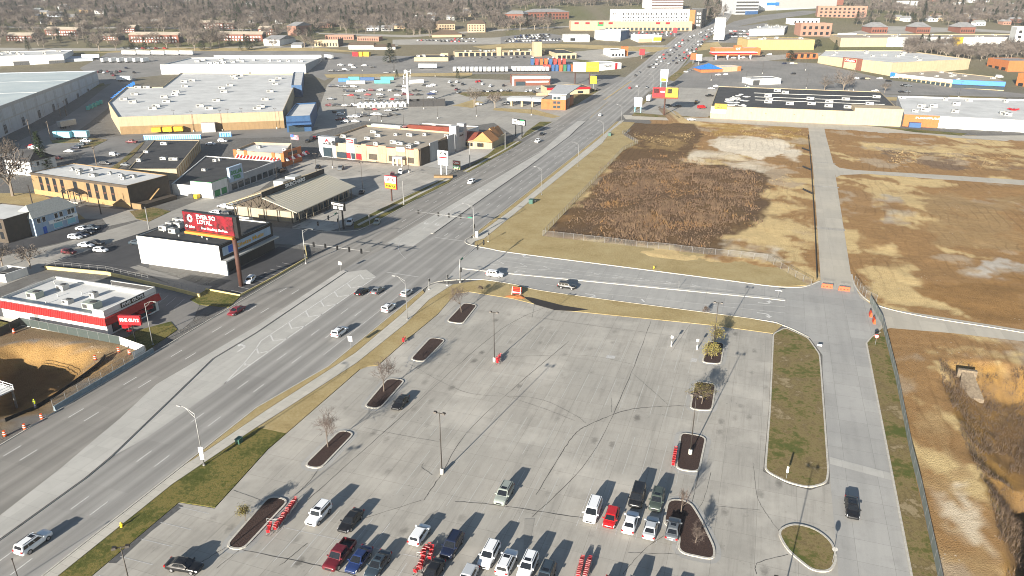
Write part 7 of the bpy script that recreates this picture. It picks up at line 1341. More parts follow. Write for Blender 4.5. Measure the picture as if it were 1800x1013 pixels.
c2 = Bld('apartment_corner', 'dark corner block with an orange bay at the end of the white apartments', [W(1210, 50), W(1232, 51), W(1240, 44), W(1214, 43)], b.h + 1, 'dark_wall', 'white_roof', .3); c2.front('orange_bay', 'orange_wall', 0, c2.L * .45, 0, c2.h - 1, .3); winrow(c2, 4, 2, 3, c2.h - 2, .4, .02, .45); winrow(c2, 4, 2, 3, c2.h - 2, .6, .55, .95, 'hvac')
b = far('parking_garage', 'white banded multi storey car park behind the apartments', (1145, 18), (1200, 17), 40, -6, 'white_wall', 'tan_roof', .5)
for k in range(5): b.front('open_deck', 'brown_steel', 0, b.L, 2 + k * b.h / 5, 2 + k * b.h / 5 + b.h / 11, .1)
def brick_office(label, A, B, depth, top, rows_=3, cols=8, wall='brick_wall', hip=None):
 b = far('brick_office', label, A, B, depth, top, wall, 'grey_roof', .4); winrow(b, rows_, cols, 1.5, b.h - .5, .5)
 if hip: q = MB(); L, D = b.L, b.D; q.add([(-1, -1, b.h), (L + 1, -1, b.h), (L + 1, D + 1, b.h), (-1, D + 1, b.h), (L * .2, D / 2, b.h + hip), (L * .8, D / 2, b.h + hip)], [(0, 1, 5, 4), (1, 2, 5), (2, 3, 4, 5), (3, 0, 4), (0, 3, 2, 1)]); q.build('hip_roof', MATS['brown_roof' if wall == 'peach_wall' else 'grey_roof'], b.root)
 return b
brick_office('red brick office with dark hip roof, farther from the dealership lamp posts', (888, 40), (920, 41), 26, 25, 2, 6, hip=4); brick_office('red brick office block with white gabled bays by the woods', (930, 36), (1000, 33), 26, 19, 2, 12, hip=4)
brick_office('peach banded hotel wing with brown hip roof', (771, 54), (800, 53), 24, 41, 2, 6, 'peach_wall', 4); brick_office('peach banded hotel wing with brown hip roof and porch', (822, 57), (853, 57), 24, 42, 3, 6, 'peach_wall', 4)
b = far('hotel_lobby', 'low brown roofed hotel lobby in front of the hotel wings', (760, 66), (812, 65), 22, 60, 'peach_wall', 'brown_roof', .1); q = MB(); q.add([(-1, -1, b.h), (b.L + 1, -1, b.h), (b.L + 1, b.D, b.h), (-1, b.D, b.h), (b.L * .3, b.D / 2, b.h + 4), (b.L * .7, b.D / 2, b.h + 4)], [(0, 1, 5, 4), (1, 2, 5), (2, 3, 4, 5), (3, 0, 4), (0, 3, 2, 1)]); q.build('hip_roof', MATS['brown_roof'], b.root)
# low blocks behind the truck yard
def low(label, A, B, depth, top, wall, roof, rise=0, wins=0, nm='low_block'):
 b = far(nm, label, A, B, depth, top, wall, roof, .15)
 if rise: q = MB(); L, D = b.L, b.D; q.add([(-.6, -.6, b.h), (L + .6, -.6, b.h), (L + .6, D + .6, b.h), (-.6, D + .6, b.h), (0, D / 2, b.h + rise), (L, D / 2, b.h + rise)], [(0, 1, 5, 4), (1, 2, 5), (2, 3, 4, 5), (3, 0, 4), (0, 3, 2, 1)]); q.build('gable_roof', MATS[roof], b.root)
 if wins: winrow(b, 1, wins, .8, b.h, .4)
 return b
low('white shed with brown roof behind the truck yard', (613, 87), (657, 87), 16, 80, 'white_wall', 'brown_roof', 2.5); low('white shed with brown roof and blue end behind the truck yard', (658, 88), (695, 87), 16, 82, 'white_wall', 'brown_roof', 2); low('salmon brick block of flats with flat tan roof', (572, 70), (622, 70), 12, 62, 'pink_brick', 'tan_roof', 0, 12); low('shorter salmon brick block with flat tan roof', (628, 72), (666, 73), 12, 65, 'pink_brick', 'tan_roof', 0, 9)
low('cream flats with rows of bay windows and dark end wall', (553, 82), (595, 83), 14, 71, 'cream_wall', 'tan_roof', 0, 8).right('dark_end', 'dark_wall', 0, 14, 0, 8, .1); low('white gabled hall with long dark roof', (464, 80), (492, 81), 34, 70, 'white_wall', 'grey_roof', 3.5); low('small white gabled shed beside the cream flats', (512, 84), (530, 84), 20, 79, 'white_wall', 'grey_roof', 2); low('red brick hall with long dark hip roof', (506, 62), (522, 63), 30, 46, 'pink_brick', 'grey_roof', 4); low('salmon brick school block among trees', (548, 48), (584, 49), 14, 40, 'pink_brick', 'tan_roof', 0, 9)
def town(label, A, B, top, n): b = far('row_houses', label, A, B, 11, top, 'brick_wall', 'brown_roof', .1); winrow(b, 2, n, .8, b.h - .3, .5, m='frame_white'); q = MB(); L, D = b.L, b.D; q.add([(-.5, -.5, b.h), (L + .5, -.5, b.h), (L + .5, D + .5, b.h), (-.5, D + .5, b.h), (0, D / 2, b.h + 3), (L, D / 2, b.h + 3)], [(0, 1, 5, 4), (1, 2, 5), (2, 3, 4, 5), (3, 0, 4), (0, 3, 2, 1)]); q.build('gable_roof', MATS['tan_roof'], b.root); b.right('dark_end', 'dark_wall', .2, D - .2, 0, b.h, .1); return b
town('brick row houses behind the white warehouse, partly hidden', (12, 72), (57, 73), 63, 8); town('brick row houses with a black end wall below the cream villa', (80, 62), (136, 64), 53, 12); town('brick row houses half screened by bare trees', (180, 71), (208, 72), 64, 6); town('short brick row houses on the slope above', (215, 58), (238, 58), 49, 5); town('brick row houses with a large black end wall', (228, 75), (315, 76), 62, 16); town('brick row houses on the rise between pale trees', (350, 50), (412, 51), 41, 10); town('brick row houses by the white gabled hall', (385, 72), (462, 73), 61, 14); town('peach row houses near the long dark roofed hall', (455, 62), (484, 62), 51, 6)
rr = random.Random(5); HL = ['cream', 'white', 'tan', 'grey', 'yellow']
def cottage(px, py, wl, lab, dx=16, rise=2.6, roof='grey_roof'):
 b = far('house', lab, (px - dx / 2, py), (px + dx / 2, py), 11, py - 6, wl, roof, .1, cat='house'); L, D = b.L, b.D; q = MB(); q.add([(-.5, -.5, b.h), (L + .5, -.5, b.h), (L + .5, D + .5, b.h), (-.5, D + .5, b.h), (0, D / 2, b.h + rise), (L, D / 2, b.h + rise)], [(0, 1, 5, 4), (1, 2, 5), (2, 3, 4, 5), (3, 0, 4), (0, 3, 2, 1)]); q.build('gable_roof', MATS[roof], b.root); winrow(b, 1, 3, 1, b.h, .4); return b
for px, py, wl, lab, dx in [(75, 28, 'cream_wall', 'cream house beside a long blue grey roof', 16), (95, 30, 'bluegrey_wall', 'long blue grey roofed house among lawns', 24), (121, 37, 'cream_wall', 'cream villa with terraces above the row houses', 24), (61, 34, 'cream_wall', 'small cream cottage beside the cream villa', 12), (78, 6, 'white_wall', 'white house with pale blue roof on the ridge', 20), (38, 18, 'yellow_wall', 'small yellow house beside a tall conifer', 12), (254, 33, 'cream_wall', 'cream gabled house alone among bare trees', 12), (204, 18, 'skyblue_wall', 'pale blue roofed house in the woods', 22), (440, 29, 'white_wall', 'white house glimpsed through the woods', 18), (470, 30, 'white_wall', 'white house next to another deep in the woods', 14), (490, 42, 'white_wall', 'white gabled house near the red brick hall', 12), (630, 27, 'white_wall', 'white house under pale trees', 20), (625, 14, 'yellow_wall', 'yellow house high in the woods', 10), (560, 16, 'white_wall', 'white house high on the wooded slope', 12), (655, 55, 'white_wall', 'long white bungalow behind the salmon flats', 22), (680, 55, 'white_wall', 'white bungalow nearest the brown roofed hotel', 20), (697, 44, 'white_wall', 'white house where the woods meet the bungalows', 18), (755, 38, 'white_wall', 'white house behind the hotel', 18), (792, 36, 'hvac', 'pale grey house behind the hotel', 14), (822, 26, 'brick_wall', 'small brick house by a green lawn', 12), (735, 48, 'white_wall', 'white garage beside the hotel trees', 16), (700, 51, 'peach_wall', 'peach bungalow row near the hotel', 26),
        (1580, 36, 'cream_wall', 'cream cottage behind the stepped brick offices', 12), (1595, 38, 'white_wall', 'long white cottage behind the stepped brick offices', 14), (1725, 20, 'white_wall', 'white house on the slope beyond the tan hall', 14), (1752, 32, 'yellow_wall', 'yellow gabled house on the slope beyond the tan hall', 14), (1718, 28, 'peach_wall', 'peach house just below a white house beyond the tan hall', 12), (1785, 40, 'brick_wall', 'brick house on the slope beyond the white tower block', 20), (1770, 44, 'pink_brick', 'pink brick house beside a small conifer', 14), (1795, 22, 'white_wall', 'white house at the edge of woods beyond the white tower', 14), (1685, 26, 'yellow_wall', 'small yellow house hidden in the woods', 9), (1640, 38, 'white_wall', 'white gabled house above the dark brick offices', 16)]: cottage(px, py, MATS[wl] and wl, lab, dx)
rr = random.Random(44); CW = dict(cream='cream_wall', white='white_wall', tan='tan_band', grey='grey_wall', brick='brick_wall')
for k in range(64):
 px, py = (rr.uniform(0, 980), rr.uniform(2, 46)) if k < 46 else (rr.uniform(1640, 1800), rr.uniform(2, 46)); c = rr.choice(list(CW)); z = 'woods above the row houses' if px < 1300 else 'woods beyond the long tan hall'
 if px > 840 and py > 16 and px < 1010: continue
 b = cottage(px, py, CW[c], f'small {c} walled house in the {z}', rr.uniform(10, 17), 2.6, rr.choice(['grey_roof', 'brown_roof', 'tan_roof', 'white_roof', 'shingle'])); b.root['group'] = f'{c} houses in the {z}'
# ---------------------------------------------------------------- right of the avenue
b = Bld('electronics_store', 'cream electronics store with a black roof scattered with white debris', [W(1248, 208), W(1582, 223), W(1545, 176), W(1262, 162)], 7.6, 'cream_wall', 'black_roof', .35); L, D = b.L, b.D
b.front('blue_corner', 'bluegrey_wall', 0, 9, 3.4, 6.5, .3); b.front('yellow_tag', 'sign_yellow', 2, 9, 5.8, 9, .4); b.txtF('BEST', 5.5, 8.2, 1.2, 'sign_black', 5, .45); b.txtF('BUY', 5.5, 6.8, 1.2, 'sign_black', 4, .45); b.box('raised_block', 'cream_wall', L * .76, L + .1, -.1, 14, 0, 9.6); b.box('raised_roof', 'black_roof', L * .76 + .3, L - .2, .2, 13.8, 9.1, 9.2)
rr = random.Random(8)
for k in range(46): x, y = b.T(rr.gauss(1283, 16), rr.gauss(180, 7)); s_ = rr.uniform(.6, 3.6); q = MB(); q.prism([(x + s_ * rr.uniform(.5, 1) * math.cos(a_ * 1.05), y + s_ * rr.uniform(.5, 1) * math.sin(a_ * 1.05)) for a_ in range(6)], b.h - b.par, b.h - b.par + rr.uniform(.1, .6)); (q.build('roof_debris', MATS['white_roof'], b.root) if 8 < x < L * .4 and 3 < y < D - 3 else None)
for px, py in [(1350, 170), (1352, 176), (1350, 181), (1388, 184), (1424, 175), (1426, 184), (1457, 181), (1456, 188), (1486, 176), (1490, 190), (1540, 172), (1528, 184), (1366, 161), (1380, 164)]: x, y = b.T(px, py); b.unit(x, y, 4.4, 3, 1.6)
for y in (.35, .5, .7): b.box('roof_pipe', 'hvac', L * .25, L * .97, D * y, D * y + .12, b.h - b.par, b.h - b.par + .25)
for x in (.22, .3, .45, .6): b.front('wall_lamp', 'fan', x * L, x * L + .5, 4.2, 4.7, .2)
b = Bld('retail_row', 'white roofed retail row with an orange end beside the electronics store', [W(1586, 222), W(1800, 233), W(1815, 190), W(1575, 182)], 6.4, 'white_wall', 'white_roof', .8); L, D = b.L, b.D; b.front('orange_end', 'orange_wall', 0, L * .30, 0, 6.6, .15); b.units(16, 31, 3.4); b.front('blue_bin', 'container_blue', L * .05, L * .15, 0, 2.6, 3.0)
for x in (.34, .45, .58, .7, .8, .9): b.front('service_door', 'grey_wall', L * x, L * x + 1.6, 0, 2.6, .1)
b.txtF('FURNITURE', L * .2, 5.0, 1.3, 'sign_white', 12, .2)
q = MB(); [q.tube([(0, 0, 0), (3.4 * math.cos(k * .9), 3.4 * math.sin(k * .9), 1.0)], [.8, .1], 6) for k in range(7)]; tag(q.build('inflatable_star', MATS['sign_red'], None, loc=(*W(1782, 190, 7.0).xy, 5.7)), 'red star shaped inflatable on the white retail roof', 'inflatable')
b = Bld('department_store', 'large cream store with white roof and red sign over a brick entrance', [W(1437, 111), W(1565, 134), W(1702, 122), W(1590, 92), W(1450, 92)], 9.0, 'cream_wall', 'white_roof', .7, z0=hz(W(1520, 125).y)); L, D = b.L, b.D; b.front('brick_entrance', 'brick_wall', L * .36, L * .62, 0, 9.8, .6); b.front('entrance_field', 'cream_wall', L * .385, L * .55, 0, 9.0, .8); b.front('red_sign', 'sign_red', L * .39, L * .545, 6.2, 8.6, .9); b.txtF('OfficeMax', L * .467, 7.4, 2.0, 'sign_white', L * .13, .95); winrow(b, 1, 3, 0, 8, .7, .39, .545, 'shop_glass'); b.units(14, 33, 3.4)
b = far('brick_annex', 'brick shop annex with dark windows joined to the cream store', (1392, 104), (1437, 103), 12, 94, 'orange_wall', 'black_roof', .3); winrow(b, 1, 4, 1, 7, .5)
b = Bld('blue_shop_row', 'low shop row with white fascia and bright blue front', [W(1567, 136), W(1672, 154), W(1764, 160), W(1750, 146), W(1610, 122)], 5.4, 'cream_wall', 'tan_roof', .4); L, D = b.L, b.D; b.front('white_fascia', 'sign_white', 4, L, 3.4, 5.6, 1.2); b.front('blue_corner', 'bright_blue', -.5, 4, 3.0, 6.2, 1.4); winrow(b, 1, 12, .2, 4.6, .75, .05, .98, 'shop_glass'); q = MB(); p0, p1 = Vector(b.loc[1]), Vector(b.loc[2]); d_ = (p1 - p0).normalized(); n_ = Vector((d_.y, -d_.x)) * 1.4; q.prism([p0, p0 + n_, p1 + n_, p1], 2.6, 5.8); q.build('blue_front', MATS['bright_blue'], b.root); q = MB(); n2 = n_ * .3; q.prism([p0, p0 + n2, p1 + n2, p1], .0, 2.6); q.build('shop_glass', MATS['shop_glass'], b.root); b.units(9, 34, 2.6)
b = far('drive_through_bank', 'white drive through block with one dark bay', (1320, 150), (1372, 148), 14, 137, 'white_wall', 'grey_roof', .3); b.front('dark_bay', 'fan', b.L * .06, b.L * .28, 0, 3.6, .15)
b = far('pancake_house', 'restaurant with a shiny blue roof and orange side', (1232, 128), (1270, 127), 16, 121, 'orange_wall', 'bright_blue', .1); q = MB(); L, D = b.L, b.D; q.add([(-1, -1, b.h), (L, -1, b.h), (L, D, b.h), (-1, D, b.h), (L * .5, D / 2, b.h + 4)], [(0, 1, 4), (1, 2, 4), (2, 3, 4), (3, 0, 4), (0, 3, 2, 1)]); q.build('blue_roof', MATS['bright_blue'], b.root); b2 = far('orange_shop', 'peach and orange shop joined to the blue roofed restaurant', (1270, 127), (1302, 125), 14, 116, 'peach_wall', 'white_roof', .3); b2.front('orange_pier', 'orange_wall', b2.L * .8, b2.L, 0, b2.h, .3)
b = far('gas_station', 'orange brick convenience store with stepped gables', (1256, 98), (1336, 97), 14, 84, 'orange_wall', 'white_roof', .4); b.box('gable', 'orange_wall', b.L * .42, b.L * .58, -.4, 3, 0, b.h + 2.5); b.txtF('QT', b.L * .5, b.h * .9, 2.4, 'sign_white', 5, .5)
t = empty('fuel_canopy', W(1252, 106), aim(W(1252, 106), W(1330, 105)), 'red edged white fuel canopy before the convenience store', 'canopy'); cl = (W(1330, 105) - W(1252, 106)).length; q = MB(); q.box(0, cl, 0, 9, 5.2, 6.6); q.build('canopy', MATS['sign_red'], t); q = MB(); q.box(-.3, cl + .3, -.3, 9.3, 6.6, 6.9); q.build('canopy_top', MATS['sign_white'], t)
for k in range(4): q = MB(); x = cl * (.1 + .26 * k); q.box(x, x + 1, 3.5, 5.5, 0, 5.2); q.build('column', MATS['sign_white'], t)
for k in range(4): q = MB(); x = cl * (.04 + .26 * k); q.box(x, x + 1.2, 1.5, 2.6, 0, 1.9); q.build('fuel_pump', MATS['fan'], t)
far('furniture_hall', 'long plain yellow hall with tan roof', (1313, 88), (1430, 88), 36, 70, 'yellow_wall', 'tan_roof', .4).units(9, 35, 3.0)
b = Bld('tan_hall', 'very long pale tan hall with a flat gravel roof', [W(1476, 83), W(1800, 80), W(1830, 66), W(1458, 68)], 9, 'cream_wall', 'tan_roof', .5); b.front('white_part', 'white_wall', b.L * .25, b.L, 0, 9.05, .1); b.front('yellow_part', 'sign_yellow', b.L * .6, b.L * .66, 0, 9.2, .2); b.units(14, 36, 2.4)
b = far('white_tower', 'white angular tower block at the end of the long tan hall', (1779, 88), (1830, 90), 20, 48, 'white_wall', 'white_roof', .3, drop=4); winrow(b, 4, 4, 2, b.h - 1, .5)
for lab, A, B_, dp, tp, wl in [('pink brick office with two rows of dark windows', (1406, 64), (1460, 64), 20, 41, 'pink_brick'), ('long three storey brick office with pale stone bays', (1436, 30), (1522, 32), 18, 11, 'pink_brick')]: b = brick_office(lab, A, B_, dp, tp, 2 if 'two' in lab else 3, 5 if 'two' in lab else 10, wl)
b = far('white_arcade', 'white gabled arcade in front of the brick office', (1392, 44), (1440, 43), 16, 32, 'white_wall', 'tan_roof', .3); winrow(b, 1, 6, 1, 8, .4)
b = Bld('rooftop_mall', 'white roofed block crowded with rooftop units', [W(1316, 64), W(1378, 62), W(1386, 44), W(1350, 44)], 8, 'grey_wall', 'white_roof', .6); b.units(26, 38, 3.6)
for lab, px, w_ in (('dark roofed brick offices stepped up the slope, nearest the tan hall', 1545, 28), ('brick office with striped dark roof next to the stepped offices', 1622, 24), ('low brick house with black windows behind the tan hall', 1700, 26)): b = brick_office(lab, (px - w_ / 2, 59), (px + w_ / 2, 59), 26, 48, 1, 6, hip=5)
b = far('red_canopy_shop', 'small white stall with a red roof by the tan hall', (1480, 64), (1505, 63), 8, 58, 'white_wall', 'redbrown_roof', .2)
b = far('office_tower', 'grey banded multi storey car park beside the avenue', (1292, 26), (1332, 25), 40, -4, 'grey_wall', 'white_roof', .3)
for k in range(5): b.front('open_deck', 'fan', .5, b.L - .5, 2 + k * b.h / 5, 2 + k * b.h / 5 + b.h / 10, .1)
b = far('arena', 'huge silver arena with a sloping roof and blue sign', (1333, 20), (1470, 13), 90, -8, 'hvac', 'teal_roof', .3); b.front('white_board', 'sign_white', .5, b.L * .2, 2, b.h - 1, .6); b.front('blue_sign', 'bright_blue', b.L * .09, b.L * .24, b.h * .45, b.h * .7, 1.0); b.front('glass_band', 'bluegrey_wall', b.L * .22, b.L, 0, b.h * .22, .4)
b = far('blue_gate', 'dark blue archway sign over the arena drive', (1312, 26), (1332, 25), 3, 19, 'container_blue', 'container_blue', .1, cat='sign')
far('white_office', 'white banded office in the skyline woods past the arena', (1585, 14), (1612, 14), 20, 2, 'white_wall', 'white_roof', .2); far('brick_tower', 'brown brick block beside the arena', (1463, 9), (1482, 9), 20, -6, 'brick_wall', 'grey_roof', .2)
for k, (A, B_, tp, lab) in enumerate([((1734, 116), (1770, 126), 107, 'orange brick workshop with grey roof beside the bare woods'), ((1785, 150), (1830, 158), 133, 'orange brick corner shop with grey roof by the back street')]): b = far('workshop', lab, A, B_, 26, tp, 'orange_wall', 'grey_roof', .3); winrow(b, 1, 3, .5, 5, .6)
# billboards and pylons farther out
def billboard(px, py, w_, z0, z1, rot, label, parts, posts=(0,), m='sign_black'):
 p = W(px, py); t = empty('billboard', p, rot, label, 'billboard')
 for x in posts: q = MB(); q.tube([(x, .6, -.1), (x, .6, z1 - .5)], .45, 8); q.build('column', MATS['brown_steel'], t)
 q = MB(); q.box(-w_ / 2, w_ / 2, 0, 1.1, z0, z1); q.build('frame', MATS[m], t)
 for x0, x1, a_, c_, mm, txt, tm in parts:
  q = MB(); q.box(x0 * w_, x1 * w_, -.12, .02, z0 + a_ * (z1 - z0), z0 + c_ * (z1 - z0)); o = q.build('poster', MATS[mm], t)
  if txt: lettering(txt, o, ((x0 + x1) / 2 * w_, -.16, z0 + (a_ + c_) / 2 * (z1 - z0)), FR, (z1 - z0) * .25, MATS[tm], (x1 - x0) * w_ * .7, .03)
 return t
billboard(1167, 203, 15.5, 10.5, 16.5, -R(10), 'twin faced red and yellow billboard at the back lane corner', [(-.5, 0, .05, 1, 'sign_red', None, None), (0, .47, .05, 1, 'sign_yellow', None, None), (-.46, -.24, .45, .9, 'sign_black', None, None), (.06, .24, .42, .88, 'sign_black', None, None), (-.2, -.04, .5, .66, 'sign_white', None, None), (-.5, .5, -.08, .06, 'redbrown_roof', None, None)])
billboard(1029, 149, 20, 9.5, 16.5, 0, 'white and yellow billboard on two brown columns by the container yard', [(-.49, 0, .03, .97, 'sign_white', None, None), (0, .49, .03, .97, 'sign_yellow', 'CALL US', 'gold')], (-8, 3))
pylon(W(1121, 198), AW - .3, 'white panel sign with pale blue legs at the back lane corner', (-2.0, 2.0), 5.2, 3.6, 9.2, [(-2.4, 2.4, 3.9, 8.2, 'sign_white', None, None), (-2.4, 2.4, 8.3, 9.1, 'pale_blue', None, None)], legm='pale_blue'); pylon(W(1166, 158), AW - .3, 'tall pale blue and white pylon with a yellow emblem', (-2.2, 2.2), 6.0, 6.0, 14.5, [(-2.8, 2.8, 12.4, 14.3, 'pale_blue', None, None), (-2.8, 2.8, 8.4, 12.2, 'sign_white', None, None), (-2.2, 2.2, 6.2, 8.2, 'sign_yellow', None, None)], legm='pale_blue'); pylon(W(912, 240), AW - .4, 'double board sign with green corner on dark poles by the gabled restaurant', (-2.2, 2.2), 9.0, 5.8, 9.0, [(-4.3, -1, 6.2, 8.8, 'sign_white', 'Grill', 'sign_black'), (-.6, 4.2, 6.2, 8.2, 'sign_white', 'Olive', 'sign_black'), (1, 4, 8.2, 8.9, 'green_sign', None, None)], m='sign_black', legm='sign_black'); pylon(W(1263, 73), AW, 'tall white blank pylon beside the busy road', (0,), 11, 2, 24, [(-5, 5, 3, 23, 'sign_white', None, None)])
for px, py, m, lab in ((1043, 156, 'sign_yellow', 'orange yellow round topped pole sign by the red roofed diner'), (1186, 64, 'sign_red', 'red box sign near the apartment corner'), (1128, 104, 'sign_red', 'red box sign across from the white curved shop'), (1218, 112, 'safety_orange', 'orange box sign at the fuel station corner'), (1228, 114, 'sign_white', 'white box sign beside the orange one')): pylon(W(px, py), AW - .2, lab, (0,), 5, 3.5, 9, [(-2.4, 2.4, 3.8, 8.8, m, None, None)], m=m)
# utility poles
def util_pole(px, py, h_, label, m='wood_pole', arm=True, group=None):
 p = W(px, py); t = empty('utility_pole', p, ANG_U + .4, label, 'pole', group); q = MB(); q.tube([(0, 0, -.2), (0, 0, h_)], [.22, .13], 8); q.build('pole', MATS[m], t)
 if arm: q = MB(); q.box(-1.4, 1.4, -.08, .08, h_ - .8, h_ - .6); q.build('cross_arm', MATS[m], t)
for px, py, ty, lab in [(57, 251, 210, 'wooden utility pole with cross arm beside the conifer'), (90, 248, 213, 'wooden utility pole by the blue bins'), (107, 205, 181, 'wooden utility pole of the pair on the warehouse road, with lamp arm'), (117, 204, 176, 'wooden utility pole of the pair on the warehouse road, taller one'), (170, 291, 258, 'pale pole beside the drive to the black roofed shop')]: util_pole(px, py, Hpx(px, py, ty), lab)
util_pole(264, 412, Hpx(264, 412, 364), 'tall white pole with street sign in front of the music shop', 'galvanised', False); util_pole(178, 377, Hpx(178, 377, 338), 'thin dark lamp post in front of the tan office', 'bronze', False); util_pole(58, 362, Hpx(58, 362, 325), 'thin dark pole beyond the blue house', 'bronze', False); util_pole(710, 360, Hpx(710, 360, 318), 'pale street pole on the verge by the red framed sign', 'galvanised', False); util_pole(650, 398, Hpx(650, 398, 378), 'short pale post on the verge near the junction', 'galvanised', False); util_pole(888, 262, Hpx(888, 262, 232), 'pale street pole beside the gabled restaurant', 'galvanised', False); util_pole(826, 294, Hpx(826, 294, 250), 'pale twin headed street pole by the pale car park', 'galvanised', True)
LG = 'lamp posts of the store car park'
for px, py in ((637, 199), (671, 214), (745, 192), (769, 209), (625, 205), (650, 212), (710, 225), (666, 240), (606, 200), (838, 205), (934, 203)): lamp(W(px, py), ANG_U, 'dark lamp post in the home improvement store car park', LG)
for px, py in ((487, 227), (341, 232), (310, 230), (391, 230), (404, 228), (428, 226)): lamp(W(px, py), ANG_U, 'dark lamp post in front of the cream store wall', 'lamp posts before the cream store wall')
for px, py in ((1416, 124), (1417, 156), (1492, 160), (1500, 160), (1340, 130), (1250, 142), (1595, 174), (1685, 172), (1310, 152), (1185, 158)): lamp(W(px, py), ANG_U, 'dark lamp post in the car parks around the cream red signed store', 'lamp posts of the red signed store car parks')
for px, py in ((585, 296), (558, 318), (638, 337), (719, 304), (489, 330)): lamp(W(px, py), ANG_U, 'dark lamp post in the car park of the beige strip', 'lamp posts of the beige strip car park')
for px, py in ((637, 125), (692, 127), (694, 127), (765, 135), (637, 138)): lamp(W(px, py), ANG_U, 'dark lamp post in the truck yard', 'lamp posts of the truck yard')
for i in range(10): lamp(W(888 + i * 7, 72 - i * .7), ANG_U, 'pale lamp post among the dealership cars', 'lamp posts of the car dealership')
# ================================================================== small cars of the middle and far distance
FAR = {}
def far_mesh(kind):
 if kind in FAR: return FAR[kind]
 low, gh, win = car_shells(kind); m = MB(); m.add(low.v, low.f); m.add(gh.v, gh.f); m.cur = 1
 for _, w_ in win: m.add(w_.v, w_.f)
 m.cur = 2; sp = SPEC[kind]; hw = max(s[1] for s in sp['st'])
 for x in sp['w'][:2]:
  for y in (-1, 1): m.disc_x(x, y * (hw - .1), sp['w'][2], sp['w'][2], .24, 10)
 FAR[kind] = m.mesh(kind + '_car', [MATS['car_paint'], MATS['car_glass'], MATS['tyre']]); return FAR[kind]
CN = dict(white='white', silver='silver', grey='dark grey', black='black', red='red', maroon='maroon', blue='dark blue', navy='navy', green='green', tan='tan', darkred='dark red', slate='slate', sage='sage')
TN = dict(sedan='sedan', suv='SUV', pickup='pickup truck', hatch='hatchback', minivan='minivan', van='van', jeep='SUV', coupe='coupe')
def fcar(px, py, colour, kind, ang, place, label=None):
 p = W(px, py); o = link(NAMES[kind], far_mesh(kind), None, (p.x, p.y, p.z + .02), ang); o.color = (*COLS[colour], 1)
 e = hz(p.y + 2) - hz(p.y - 2)
 return tag(o, label or f'{CN[colour]} {TN[kind]} {place}', CATS[kind], None if label else f'{CN[colour]} {TN[kind]}s {place}')
rr = random.Random(3); KI = ['sedan', 'suv', 'sedan', 'hatch', 'suv', 'pickup']
def lotcars(place, pts, ang, jit=.06):
 for q in pts:
  px, py, c = q[:3]; k = q[3] if len(q) > 3 else rr.choice(KI); fcar(px, py, c, k, ang + rr.uniform(-jit, jit) + (math.pi if rr.random() < .5 else 0), place)
B = dict(w='white', s='silver', g='grey', k='black', r='red', m='maroon', b='blue', n='navy', l='slate', t='tan')
def P_(s): return [(float(a.split(',')[0]), float(a.split(',')[1]), B[a.split(',')[2]]) for a in s.split()]
lotcars('in the home improvement store car park', P_('582,153,n 588,153,k 594,153,n 600,154,k 606,154,g 612,154,k 622,154,w 700,153,k 713,153,w 746,151,k 755,153,w 762,151,w 607,161,k 613,162,n 618,162,k 632,162,w 638,160,w 653,160,m 668,160,s 688,161,w 695,161,k 711,159,w 713,163,w 731,161,k 762,163,w 757,167,b 610,168,g 617,169,r 624,169,k 647,168,r 668,168,w 669,172,k 699,169,w 712,167,m 721,168,m 735,168,k 757,173,w 632,174,k 638,174,g 646,177,k 654,177,l 666,178,k 674,178,g 691,176,r 699,177,l 706,177,k 597,187,k 605,187,w 613,188,k 620,187,w 648,194,k 657,194,r 682,196,s 692,195,k 703,193,g 591,199,k 598,203,w 598,212,m 617,207,s 626,207,w 633,205,n 640,205,k 658,203,w 665,203,s 675,206,k 692,203,k 606,216,w 625,215,w 689,223,k 712,225,m 588,187,k 581,176,g 580,187,m'), RT + R(19))
lotcars('in the shaded yard beside the long warehouse', P_('582,126,k 588,126,k 594,126,n 600,126,k 612,125,g 599,116,s 617,116,w 622,120,w 640,116,w 655,119,k 679,129,g 606,123,w'), RT + R(19))
lotcars('in the car park before the brick fast food restaurant', P_('790,146,w 803,146,w 795,152,k 813,150,k 843,144,r 838,145,r 848,149,w 802,159,m 805,164,g 862,153,w 885,152,k 850,162,k 858,162,w 865,162,k 875,162,k 882,161,w 893,161,k 925,162,w 933,161,s 940,164,k 945,157,w 953,158,k 1042,160,k 1050,159,k'), ANG_U + .2)
lotcars('outside the orange and grey bank', P_('842,185,w 890,184,g 898,181,s 905,179,w'), RT); lotcars('near the big strip with the beige front', P_('559,296,k 541,250,k 554,244,r 560,243,l 566,243,k 575,245,n 548,246,k 682,316,k 690,311,m 704,305,w 599,298,g 636,340,k 615,395,s'), ANG_U + R(22))
lotcars('on the pavement by the variety store', P_('435,322,m 455,315,k 495,303,k'), ANG_U); lotcars('beside the shoe store', P_('378,378,w 396,379,k 394,365,w 408,368,s'), RT + R(5)); lotcars('beside the black roofed shop', P_('232,252,m 202,274,w 186,290,k 222,292,g 392,250,w 370,255,w'), RT + R(10)); lotcars('parked by the mown verge near the portable toilets', P_('122,268,w 134,262,n 143,256,l 152,250,w 103,280,m 57,260,r 61,262,w'), RT + R(10))
